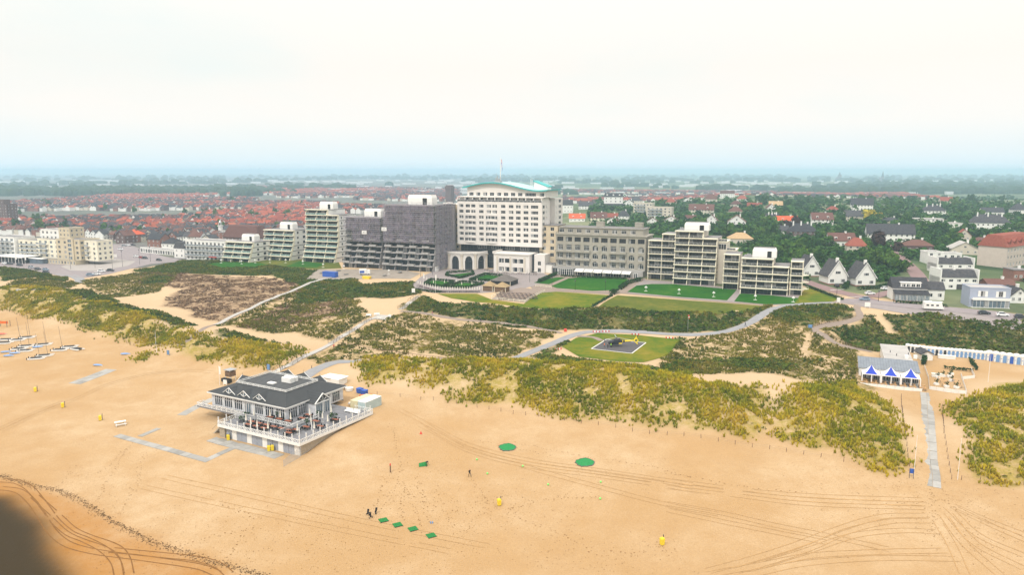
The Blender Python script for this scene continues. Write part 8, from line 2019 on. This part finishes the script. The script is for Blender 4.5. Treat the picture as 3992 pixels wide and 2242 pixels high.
# ------------------------------------------------------------------ on the beach
def bin_(label, u, v, p=None, two=False):
 t = thing('litter_bin', label, 'bin', tuple(p or G(u, v)), .4)
 for k in range(2 if two else 1): part('body', MB().box(-.31 + k * .8, -.3, .1, .31 + k * .8, .3, 1.15, 0, (-.04, -.04)), 'yellow', t); part('lid', MB().box(-.37 + k * .8, -.36, 1.15, .37 + k * .8, .36, 1.38, 0, (.1, .1)), 'yellow', t)
 part('post', MB().box(.42, .3, -.2, .54, .42, 1.7), 'steel_dark', t)
bin_('yellow litter bin on the open sand below the round green', 1946, 1972); bin_('yellow litter bin near the bottom of the picture', 2581, 2126); bin_('yellow litter bin, upper left of the beach', 138, 1528); bin_('yellow litter bin, second from the left on the beach', 245, 1590); bin_('yellow litter bin left of the white picnic table', 391, 1640); bin_('yellow litter bin by the pavilion steps', 890, 1717); bin_('pair of yellow litter bins before the storage doors', 1048, 1760, two=True)
for i, (u, v) in enumerate(((1495,2030),(1550,2048),(1610,2064),(1681,2090))):
 t = thing('golf_mat', 'green golf mat, %s of the row of four on the sand' % ('first', 'second', 'third', 'last')[i], 'mat', tuple(G(u, v)), R(28), 'golf mats'); part('turf', MB().box(-.8, -.8, .0, .8, .8, .09), 'green_mat', t); part('edge', MB().box(-.83, -.84, -.02, .83, -.8, .1), 'black', t)
for u, v, r_, lb in ((1978,1746,1.95,'round green target sheet, the farther of two on the sand'),(2280,1805,2.05,'round green target sheet, the nearer of two on the sand')):
 t = thing('target_green', lb, 'target', tuple(G(u, v))); n = 22; mb = MB(); rr = [r_ * (1 + .06 * math.sin(3 * i) + .05 * math.cos(5 * i)) for i in range(n)]
 ring_ = lambda f, z: [(rr[i] * f * math.cos(2 * math.pi * i / n), rr[i] * f * math.sin(2 * math.pi * i / n), z + float(hz(t.location.x + rr[i] * f * math.cos(2 * math.pi * i / n), t.location.y + rr[i] * f * math.sin(2 * math.pi * i / n))) - t.location.z) for i in range(n)]
 mb.loft([ring_(1, .0), ring_(1, .14), ring_(.9, .1), ring_(.4, .1), ring_(.02, .12)]); part('sheet', mb, 'green_net', t); part('rim', MB().loft([ring_(1.02, .0), ring_(1.03, .16), ring_(.97, .17)], 0, True, False), 'steel_dark', t)
t = thing('golf_mat', 'folded green mat beside the bending person', 'mat', tuple(G(1650, 1816)), .4); part('turf', MB().quad((-1.1, -.5, .05), (.8, -.6, .02), (1.0, .6, .6), (-.8, .7, .4)), 'green_mat', t)
for i, (u, v) in enumerate(((1859,1795),(1900,1850),(2038,1821),(2137,1893),(2342,1883),(2340,1948))):
 tag(put('target_ball', cached('tball', lambda: smooth(MB().ring([(0, 0), (.16, .04), (.23, .2), (.16, .37), (0, .42)], 10).mesh('target_ball', 'lime'))), None, tuple(G(u, v))), 'pale lime target ball, %s from the left on the sand' % ('first', 'second', 'third', 'fourth', 'fifth, upper', 'fifth, lower')[i], 'ball', 'target balls')
for u, v, lb in ((1434,2010,'leftmost'),(1464,2004,'farthest'),(1446,2022,'nearest')):
 t = thing('golf_bag', 'black golf trolley bag, %s of three by the mats' % lb, 'golf bag', tuple(G(u, v)), random.random() * 3, 'golf bags'); part('bag', MB().cyl((0, 0, .25), (.25, .1, 1.15), .17, .2), 'black', t); part('handle', MB().beam((.25, .1, 1.1), (-.1, .0, 1.25), .04), 'steel_dark', t)
 for s in (-1, 1): part('wheel', MB().cyl((.05, s * .32, .16), (.05, s * .36, .16), .16), 'black', t)
t = thing('beach_marker', 'dark wooden beach post with red top', 'post', tuple(G(1522, 1843))); part('post', MB().cyl((0, 0, -.3), (0, 0, 1.6), .14), 'wood', t); part('cap', MB().cyl((0, 0, 1.6), (0, 0, 2.0), .145), 'red', t)
t = thing('traffic_cone', 'red traffic cone on the open sand', 'cone', tuple(G(1641, 1692))); part('cone', MB().ring([(.25, .05), (.05, .7), (0, .7)], 10), 'red', t); part('foot', MB().box(-.3, -.3, 0, .3, .3, .05), 'red', t)
t = thing('water_bottles', 'small pair of pale bottles at the end of a footprint trail', 'bottles', tuple(G(1679, 2042)));
for k in range(2): part('bottle', MB().ring([(.12, 0), (.12, .3), (.05, .42), (0, .45)], 8, center=(.35 * k, 0, 0)), 'blue_pale', t)
t = thing('picnic_table', 'white picnic table with benches on the sand left of the slab walkway', 'table', tuple(G(470, 1658)), .6); part('tabletop', MB().box(-1.3, -.5, .9, 1.3, .5, 1.0), 'white', t)
for s in (-1, 1): part('bench', MB().box(-1.3, s * 1.1 - .2, .45, 1.3, s * 1.1 + .2, .52), 'white', t); part('leg_frame', MB().beam((s, -1.2, 0), (s, .3, .95), .12).beam((s, 1.2, 0), (s, -.3, .95), .12), 'white', t)
# catamarans
def cat(label, u, v, rz, mast=True, tilt=0.0, tramp='black'):
 t = thing('catamaran', label, 'boat', tuple(G(u, v)), rz, 'beached catamarans')
 hull = cached('hull', lambda: MB().loft([[(x, -w, .12 + s), (x, 0, .0 + s), (x, w, .12 + s), (x, w * .8, .48 + s * .5), (x, -w * .8, .48 + s * .5)] for x, w, s in ((-2.6, .12, .05), (-1.5, .2, 0), (0, .24, 0), (1.5, .2, .02), (2.4, .1, .15), (2.8, .02, .35))]).mesh('hull', 'white'))
 for s in (-1, 1): put('hull', hull, t, (0, s * 1.05, 0))
 part('trampoline', MB().box(-2.0, -1.12, .5, 1.3, 1.12, .58), tramp, t)
 for x in (-1.65, .85): part('beam', MB().cyl((x, -1.05, .52), (x, 1.05, .52), .05), 'metal', t)
 if mast: put('mast', cached('mast', lambda: MB().cyl((.85, 0, .55), (.35, 0, 9.0), .06, .035, 6).mesh('mast', 'steel_dark')), t, rot=(tilt, 0, 0)); part('stay', MB().cyl((2.5, 0, .6), (.5, 0, 7.5), .012, n=4), 'metal', t)
 for s in (-1, 1): part('rudder', MB().box(-2.9, s * 1.05 - .03, .1, -2.6, s * 1.05 + .03, .8), 'black', t)
for i, (u, v, a, m, lb) in enumerate([(235,1367,.15,1,'with tall mast, front right of the boats'),(273,1355,.3,0,'without mast behind the front right one'),(302,1364,-.5,0,'rightmost and mastless on the sand'),(144,1400,.3,1,'nearest the camera with leaning mast'),(176,1389,.35,1,'with mast just behind the nearest one'),(75,1363,.2,1,'with mast in the middle of the group'),(104,1352,.3,1,'with mast just right of the middle'),(100,1370,.2,0,'low and mastless in the middle'),(172,1346,.4,1,'with mast at the back right of the group'),(70,1328,.25,1,'with mast at the back left of the group'),(108,1318,.3,1,'with mast farthest back'),(22,1327,.1,0,'with dark cover near the left edge'),(18,1340,.1,0,'white hulled at the left edge')]): cat('beached white catamaran ' + lb, u, v, a, bool(m), random.uniform(-.08, .08))
def dinghy(label, u, v, rz, m='blue_pale'):
 t = thing('dinghy', label, 'boat', tuple(G(u, v)), rz, 'small blue boats'); part('hull', MB().loft([[(x, -w, .35), (x, -w * .6, .05), (x, w * .6, .05), (x, w, .35)] for x, w in ((-1.6, .5), (-.5, .75), (.6, .65), (1.7, .08))]), 'white', t); part('cover', MB().loft([[(x, -w, .36), (x, 0, .36 + h), (x, w, .36)] for x, w, h in ((-1.65, .55, .12), (-.5, .8, .3), (.6, .7, .28), (1.75, .1, .1))]), m, t)
for u, v, a, lb in ((24,1375,.2,'left of the catamarans'),(58,1380,.2,'second from the left below the boats'),(35,1390,.1,'lowest of the three at the left'),(147,1356,.3,'between the catamarans'),(490,1383,-.05,'alone left of the grassy mound'),(383,1427,-.25,'alone nearest the concrete ramp'),(8,1305,.1,'red and white at the left edge')): dinghy('small covered blue boat ' + lb if 'red' not in lb else 'small boat with red cover at the left edge', u, v, a, 'blue_pale' if 'red' not in lb else 'red')
t = thing('climbing_frame', 'orange and black beach play frame at the left edge', 'play frame', tuple(G(15, 1275)));
for x, y in ((-2, -1), (2, -1), (2, 1), (-2, 1)): part('post', MB().cyl((x, y, 0), (x, y, 2.6), .1), 'steel_dark', t)
part('panel', MB().box(-1.6, -.1, 1.4, 1.8, .1, 2.4), 'orange', t)
t = thing('lifeguard_post', 'small lifeguard lookout with dark gear behind the pavilion', 'lookout', tuple(G(900, 1487)), -TP)
for x, y in ((-1, -1), (1, -1), (1, 1), (-1, 1)): part('leg', MB().beam((x, y, 0), (x, y, 3.6), .14), 'frame', t)
part('cabin', MB().box(-1.1, -1.1, 1.7, 1.1, 1.1, 3.2), 'wood', t); part('roof', MB().box(-1.4, -1.4, 3.6, 1.4, 1.4, 3.75), 'metal', t); part('gear', MB().box(-1.6, -2.2, .2, 1.8, -1.1, 1.3), 'black', t)
def sign(label, u, v, w, h, leg, mat, rz=-.3, name='sign'):
 t = thing(name, label, 'sign', tuple(G(u, v)), rz); part('board', MB().box(-w / 2, -.05, leg, w / 2, .05, leg + h), mat, t)
 for s in (-1, 1): part('post', MB().box(s * w * .42 - .05, -.1, -.2, s * w * .42 + .05, -.055, leg + h), 'frame' if mat == 'white' else 'steel_dark', t)
sign('blue notice board on the sand left of the dune gap', 656, 1386, 1.0, 1.5, .3, 'blue_pale'); sign('blue notice board at the dune stairs behind the pavilion', 1047, 1446, 1.2, 1.8, .3, 'blue_pale'); sign('white notice board behind the left end of the pavilion', 878, 1502, 1.3, 1.3, .3, 'white'); sign('white sign board at the top of the dune stairs', 1612, 1148, 1.6, 1.8, .9, 'white'); sign('white sign at the path mouth by the road', 3268, 1186, 1.3, 1.8, .9, 'white'); sign('white board beside the road at the top of the beach path', 3381, 1204, 2.0, 1.6, .9, 'white'); sign('blue board at the bend of the beach path', 3158, 1281, 1.5, 1.2, .2, 'blue_pale'); sign('white A-board at the foot of the stairs behind the pavilion', 1087, 1452, .9, .9, .2, 'white'); sign('blue round-marked board at the foot of the slab path', 3552, 1866, .9, 1.0, 1.1, 'blue')
def pole(label, u, v, h, name='flagpole', flag=None, r_=.06):
 t = thing(name, label, 'flagpole' if 'flag' in name else 'lamp', tuple(G(u, v))); part('pole', MB().cyl((0, 0, 0), (0, 0, h), r_, r_ * .6, 7), 'frame', t)
 if flag: part('flag', MB().box(.05, -.02, h - 2.6, .5, .02, h - .2), flag, t)
pole('tall white pole left of the slab path', 3562, 1858, 9); pole('tall white pole right of the slab path', 3733, 1871, 9); pole('white pole beside the grassy mound on the sand', 611, 1381, 8); pole('white flagpole before the hotel garden, left', 1651, 1131, 8, flag='white'); pole('white flagpole before the hotel garden, right', 1698, 1143, 8.5, flag='white'); pole('slim white pole on the sand below the huts', 3852, 1490, 9); pole('banner pole behind the left end of the pavilion', 857, 1503, 6, flag='white')
# ------------------------------------------------------------------ fences, stairs, benches
def post_fence(label, pix, gap, h=1.0, mat='wood', wire=True, rails=0, name='dune_fence', dia=.06):
 L = GP(pix); L = densify([Vector((p.x, p.y, 0)) for p in L], gap); o = G(*pix[0]); t = thing(name, label, 'fence', tuple(o)); pm = cached(('post', h, mat, dia), lambda: MB().cyl((0, 0, -.3), (0, 0, h), dia, dia * .9, 6).mesh('post', mat)); Q = []
 for p in L:
  q = Vector((p.x, p.y, float(hz(p.x, p.y)))) - o; Q.append(q); b = put('post', pm, t, q); b.rotation_euler = (random.gauss(0, .05), random.gauss(0, .05), 0)
 if rails:
  for a, b in zip(Q[:-1], Q[1:]):
   for k in range(rails): part('rail', MB().beam(a + Vector((0, 0, h * (k + 1) / rails - .08)), b + Vector((0, 0, h * (k + 1) / rails - .08)), .07, .12), mat, t)
 elif wire:
  mb = MB()
  for a, b in zip(Q[:-1], Q[1:]):
   for k in (.55, .92): mb.beam(a + Vector((0, 0, h * k)), b + Vector((0, 0, h * k)), .012)
  part('wire', mb, 'steel_dark', t)
post_fence('long line of dune fence posts at the foot of the right-hand dune', [(1470,1540),(1560,1548),(1640,1560),(1740,1562),(1860,1590),(2000,1615),(2200,1640),(2400,1668),(2600,1697),(2800,1722),(3000,1752),(3200,1784),(3380,1822)], 3.4)
post_fence('dune fence posts along the foot of the left dune', [(0,1212),(180,1245),(330,1285),(480,1325),(640,1355)], 2.6); post_fence('fence posts along the left side of the slab path', [(3513,1548),(3520,1640),(3535,1740),(3545,1820)], 2.6); post_fence('fence posts along the right side of the slab path', [(3672,1590),(3680,1690),(3695,1790),(3710,1870)], 2.6); post_fence('fence posts below the right edge dune', [(3748,1872),(3820,1877),(3992,1892)], 3.2)
post_fence('wooden handrail on the upper side of the beach path bend', [(3170,1277),(3250,1258),(3336,1234)], 2.5, 1.1, 'wood', rails=2, name='handrail'); post_fence('wooden handrail down the lower beach path', [(3215,1302),(3285,1343),(3340,1362),(3400,1366)], 2.5, 1.1, 'wood', rails=2, name='handrail'); post_fence('boardwalk fence on the seaward side of the long path', [(842,1272),(1000,1198),(1100,1155),(1200,1113),(1288,1087)], 2.8, 1.0, 'wood_pale'); post_fence('dark wattle fence edging the dune valley', [(1318,1343),(1420,1358),(1530,1375),(1640,1392),(1760,1405),(1850,1408)], 2.2, .7, 'wood', rails=1); post_fence('short dark posts along the asphalt path', [(1215,1437),(1270,1415),(1330,1400),(1420,1396)], 9, .9, 'black', wire=False, name='path_bollards', dia=.1)
post_fence('dark railing beside the brick road by the end block', [(3135,1112),(3200,1136),(3290,1166)], 2.2, 1.0, 'steel_dark', rails=1, name='railing')
def stairs(label, pix, n, w=2.2):
 A_, B_ = G(*pix[0]), G(*pix[1]); t = thing('dune_stairs', label, 'stairs', tuple(A_)); d = B_ - A_; h = Vector((d.x, d.y, 0)).normalized(); s = Vector((-h.y, h.x, 0)); st = cached(('tread', w), lambda: MB().box(-.2, -w / 2, -.12, .2, w / 2, .05).mesh('tread', 'planks'))
 for i in range(n): p = A_ + d * i / (n - 1); p.z = max(p.z, float(hz(p.x, p.y)) + .1); put('tread', st, t, p - A_, math.atan2(h.y, h.x))
 for q in (-1, 1):
  mb = MB(); a, b = s * q * w / 2, d + s * q * w / 2; up = Vector((0, 0, 1.1)); mb.beam(a + up, b + up, .09)
  for k in range(4): mb.beam(a.lerp(b, k / 3), a.lerp(b, k / 3) + up, .1)
  part('handrail', mb, 'wood', t)
for i, (a, b, n) in enumerate((((1290,1340),(1325,1318),10),((1352,1302),(1382,1285),9),((1410,1265),(1438,1248),8),((1560,1207),(1588,1190),8),((1600,1178),(1630,1155),9),((1075,1450),(1100,1436),8),((1130,1425),(1185,1392),14))): stairs('wooden dune stairs, %s flight of the long beach stairway' % ('third', 'fourth', 'fifth', 'sixth', 'topmost', 'lowest', 'second')[i], (a, b), n)
for i, (a, b) in enumerate((((1325,1318),(1352,1302)),((1382,1285),(1410,1265)),((1438,1248),(1470,1238)),((1588,1190),(1600,1178)),((1100,1436),(1130,1425)),((1185,1392),(1290,1343)))): structure(ribbon('stair_landing', [tuple(G(*a))[:2], tuple(G(*b))[:2]], 2.2, 'planks', .22))
structure(sheet('viewing_platform', GP([(1450,1243),(1470,1228),(1530,1232),(1505,1250)]), 'planks', .18))
for i, (u, v, a) in enumerate(((1437,1236,-.25),(1469,1232,.1),(1518,1239,-1.0),(1482,1247,2.9))):
 t = thing('park_bench', 'white bench, %s on the viewing platform by the dune stairs' % ('leftmost', 'back', 'rightmost', 'front')[i], 'bench', tuple(G(u, v, .2)), a, 'white benches'); part('seat', MB().box(-1.1, -.28, .42, 1.1, .25, .5), 'white', t); part('backrest', MB().box(-1.1, .22, .55, 1.1, .3, 1.05), 'white', t)
 for s in (-1, 1): part('leg', MB().box(s - .07, -.26, 0, s + .07, .3, .65), 'white', t)
# ------------------------------------------------------------------ hotel garden
g = 'clipped garden hedges'
for i, pix in enumerate(([(1655,1110),(1682,1093),(1770,1101),(1726,1121)],[(1735,1121),(1806,1102),(1886,1109),(1822,1125)],[(1740,1076),(1745,1066),(1840,1060),(1846,1072),(1796,1087)],[(1832,1094),(1892,1071),(1982,1082),(1932,1098)])): hedge('clipped hedge round the %s garden lawn before the arched pavilion' % ('left', 'front', 'back left', 'back right')[i], GP(pix + pix[:1]), 1.1, 1.1, g)
hedge('hedge along the front of the round garden terrace', GP([(1620,1131),(1680,1140),(1720,1142)]), 1.0, .8, g); hedge('long hedge between the hotel lawn and the apartment path', GP([(2416,1130),(2450,1107),(2500,1093)]), 2.0, 1.6); hedge('bushy hedge end by the gravel path', GP([(2385,1150),(2402,1142)]), 2.4, 1.8); hedge('dark hedge beside the lawn and the terrace tables', GP([(2100,1102),(2140,1085),(2170,1072)]), 1.8, 1.5); hedge('thin hedge between the dry lawns', GP([(2310,1199),(2350,1175),(2385,1155)]), .8, .8); hedge('hedge in front of the glazed garden rooms', GP([(2190,1078),(2290,1084),(2440,1090)]), 1.0, .9); hedge('hedge beside the lane in front of the right white gabled house', GP([(3345,1130),(3420,1126),(3480,1112)]), 1.8, 1.4); hedge('hedge between the driveway and the middle white house', GP([(3292,1128),(3310,1100)]), 2.2, 1.6); hedge('hedge before the conservatory house', GP([(3490,1182),(3560,1186),(3650,1192),(3690,1198)]), 1.4, 1.0); hedge('green hedge along the brick road by the balcony blocks', GP([(3128,1112),(3200,1140),(3286,1172)]), 1.0, .9)
for i in range(26):
 u = 1630 + i * 9.6; v = 1113 + 26 * math.sin(min(1, i / 12) * 1.57); parasol('closed cream parasol in the row edging the round garden terrace', G(u, v, .1), 2.4, 'garden parasols')
for i, (u, v) in enumerate(((1664,1097),(1690,1112),(1733,1111),(1780,1108),(1800,1119),(1840,1117),(1860,1104))): parasol('closed cream parasol on the inner garden paths', G(u, v, .1), 2.4, 'garden parasols')
M('seat_brown', (.09, .05, .05), .8, .3)
for i in range(30): table_set('dark brown lounge table on the garden terrace edge', G(1632 + i * 8, 1119 + 22 * math.sin(min(1, i / 13) * 1.57), .08), random.random(), 'garden terrace tables', 'seat_brown')
for i in range(22): table_set('dining table on the terrace before the stone podium', G(1895 + (i % 11) * 19, 1056 + (i // 11) * 9 + (i % 11) * .8, .08), -TH, 'podium terrace tables', 'canvas' if i % 3 else 'wood')
for i in range(14): parasol('closed pale parasol on the terrace before the stone podium', G(1950 + i * 9.5, 1058 + (i % 3) * 4, .1), 2.8, 'podium terrace parasols')
dk = GP([(1917,1168),(1950,1142),(2030,1122),(2122,1133),(2050,1180)]); structure(sheet('terrace_floor', dk, 'gravel', .13))
for i in range(36):
 u, v = 1940 + (i % 9) * 17 + (i // 9) * 4, 1146 + (i // 9) * 8 + (i % 9) * .8 - (i // 9) * (i % 9) * .35; table_set('dark lounge table on the fenced lawn terrace', G(u, v, .15), .5, 'lawn terrace tables', 'seat_brown' if i % 2 else 'wood')
post_fence('cream picket fence round the lawn terrace of tables', [(1880,1132),(1964,1140),(1917,1160),(1917,1168),(2046,1180),(2124,1138)], 2.4, 1.1, 'cream', rails=2, name='terrace_fence', dia=.09); post_fence('cream fence at the back corner of the lawn terrace', [(2088,1118),(2150,1124)], 2.4, 1.1, 'cream', rails=2, name='terrace_fence', dia=.09)
def hut_roof(label, u, v, w, h, rh, mat, wall='wood', rz=-TH):
 t = thing('garden_hut', label, 'hut', tuple(G(u, v)), rz); part('wall', MB().box(-w / 2 + .3, -w / 2 + .3, 0, w / 2 - .3, w / 2 - .3, h), wall, t); part('roof', MB().box(-w / 2 - .2, -w / 2 - .2, h, w / 2 + .2, w / 2 + .2, h + rh, 0, (w / 2, w / 2)), mat, t)
 for x in (-1, 1): part('post', MB().box(x * (w / 2 - .1) - .1, -w / 2, 0, x * (w / 2 - .1) + .1, -w / 2 + .2, h), 'cream', t)
hut_roof('thatched square garden hut, the left one', 1909, 1133, 5.2, 2.4, 1.9, 'thatch'); hut_roof('thatched square garden hut, the right and nearer one', 1958, 1137, 5.6, 2.4, 2.0, 'thatch'); hut_roof('large dark peaked tent roof behind the thatched huts', 1967, 1109, 10.5, 2.3, 2.6, 'tent_dark', 'black')
for i, (x, lb) in enumerate(((.37, 'left'), (.55, 'right'))):
 q = GO + E1 * GW * x - E2 * 12; q.z = float(hz(q.x, q.y)); t = thing('sun_sail', 'white sun sail on four posts before the hotel awnings, %s one' % lb, 'sun sail', tuple(q), -TH); mb = MB()
 f = lambda a, b: (a * 6 - 3, b * 3.4, 3.0 - .9 * math.sin(math.pi * a) * .5 - .3 * b)
 for i_ in range(6): mb.quad(f(i_ / 6, 0), f((i_ + 1) / 6, 0), f((i_ + 1) / 6, 1), f(i_ / 6, 1))
 part('sail', mb, 'canvas', t)
 for a, b in ((0, 0), (1, 0), (0, 1), (1, 1)): z = f(a, b)[2]; part('post', MB().cyl((a * 6 - 3, b * 3.4, 0), (a * 6 - 3, b * 3.4, z + .1), .08), 'cream', t)
def globe(label, u, v):
 t = thing('garden_lamp', label, 'lamp', tuple(G(u, v)), 0, 'globe garden lamps'); put('post', cached('gpost', lambda: MB().cyl((0, 0, 0), (0, 0, 1.7), .07, n=6).box(-.7, -.45, 0, .7, .45, .12, 0).mesh('post', 'white')), t); gm = cached('globe', lambda: smooth(MB().ring([(0, -.28), (.2, -.2), (.28, 0), (.2, .2), (0, .28)], 10).mesh('globe', 'white')))
 for x, y, z in ((-.38, 0, 1.8), (.38, 0, 1.8), (0, .1, 2.15), (0, -.3, 1.75)): put('globe', gm, t, (x, y, z))
for i, (u, v) in enumerate(((2518,1136),(2647,1146),(2782,1158),(2944,1170),(3092,1178))): globe('white globe lamp on the apartment lawn, %s from the left' % ('first', 'second', 'third', 'fourth', 'fifth')[i], u, v)
for i, (u, v) in enumerate(((800,1020),(862,1026),(942,1030),(995,1026),(1052,1024),(1114,1025),(1181,1031),(1260,1043),(1341,1050),(1516,1068))): globe('white globe lamp before the terraced blocks, %s from the left' % ('first', 'second', 'third', 'fourth', 'fifth', 'sixth', 'seventh', 'eighth', 'ninth', 'tenth')[i], u, v)
def lamp(label, u, v, h=4, grp='black lamp posts'):
 t = thing('lamp_post', label, 'lamp', tuple(G(u, v)), 0, grp); put('pole', cached(('lp', h), lambda: MB().cyl((0, 0, 0), (0, 0, h), .09, .05, 6).mesh('pole', 'black')), t); put('lantern', cached('lant', lambda: MB().box(-.18, -.18, 0, .18, .18, .5, 0, (-.06, -.06)).box(-.26, -.26, .5, .26, .26, .6).mesh('lantern', 'steel_dark')), t, (0, 0, h))
for u, v, lb in ((2152,1120,'left of the hotel lawn'),(2242,1131,'in the middle of the hotel lawn edge'),(2360,1134,'at the right of the hotel lawn'),(1640,1078,'left on the garden path'),(1686,1072,'by the arched pavilion'),(2065,1100,'behind the lawn terrace'),(3424,1176,'at the road junction'),(3262,1150,'at the brick road')): lamp('black lamp post ' + lb, u, v)
for i, (u, v) in enumerate(((276,1050),(371,1045),(478,1040),(545,1032),(587,1020),(440,1060))): lamp('tall street light on the town square, %s from the left' % ('first', 'second', 'fourth', 'fifth', 'sixth', 'third')[i], u, v, 9, 'street lights of the square')
# building site things
t = thing('site_container', 'blue site container with a flat lid before the scaffolding', 'container', tuple(G(1288, 1080)), -TH); part('body', MB().box(-4, -1.3, 0, 4, 1.3, 2.7), 'blue', t); part('roof', MB().box(-4.1, -1.4, 2.7, 4.1, 1.4, 2.8), 'blue', t)
t = thing('skip', 'yellow skip on the building site', 'skip', tuple(G(1430, 1087)), -TH); part('body', MB().box(-1.9, -.9, 0, 1.9, .9, 1.2, 0, (-.4, -.05)), 'yellow', t); part('rim', MB().box(-2.35, -1, 1.2, 2.35, 1, 1.3), 'yellow', t)
t = thing('site_truck', 'white and blue site lorry beside the yellow skip', 'truck', tuple(G(1420, 1072)), .3); part('box', MB().box(-2.5, -1.1, .9, 1.2, 1.1, 3.2), 'white', t); part('cab', MB().box(1.3, -1.05, .6, 3, 1.05, 2.7, 0, (.1, .05)), 'white', t); part('stripe', MB().box(-2.4, -1.13, 1.2, 0, -1.105, 2.4), 'blue', t)
for x in (-1.6, 2.2):
 for s in (-1, 1): put('wheel', _cache['wheel'], t, (x, s * .95, .42), scale=1.3)
t = thing('garden_kiosk', 'small white kiosk left of the arched pavilion', 'kiosk', tuple(G(1693, 1058)), -TH); part('wall', MB().box(-2, -1.5, 0, 2, 1.5, 2.6), 'white', t); part('roof', MB().box(-2.2, -1.7, 2.6, 2.2, 1.7, 2.8), 'canvas', t)
for i, (u, v) in enumerate(((1255,1068),(1320,1058),(1500,1078),(1560,1066),(1350,1072))):
 t = thing('material_stack', 'stack of pallets and pipes on the building site, %s from the left' % ('first', 'second', 'fourth', 'fifth', 'third')[i], 'materials', tuple(G(u, v)), random.random());
 for k in range(3): part('pallet', MB().box(-1.2, -.6, .15 + k * .35, 1.2, .6, .3 + k * .35), ('wood_pale', 'concrete', 'metal')[(i + k) % 3], t)
# ------------------------------------------------------------------ haze
def build_haze():
 m = bpy.data.materials.new('haze'); m.use_nodes = True
 n, l = m.node_tree.nodes, m.node_tree.links; n.clear()
 o = n.new('ShaderNodeOutputMaterial'); v = n.new('ShaderNodeVolumePrincipled')
 v.inputs['Color'].default_value = (.57, .82, 1.0, 1); v.inputs['Density'].default_value = .00021; v.inputs['Anisotropy'].default_value = .0
 l.new(v.outputs[0], o.inputs['Volume']); MATS['haze'] = m
 ob = part('haze', MB().box(-26400, -380, -4, 26400, 27400, 84), 'haze', None)
 stuff(ob, 'pale blue haze thickening towards the horizon', 'haze')
build_haze()
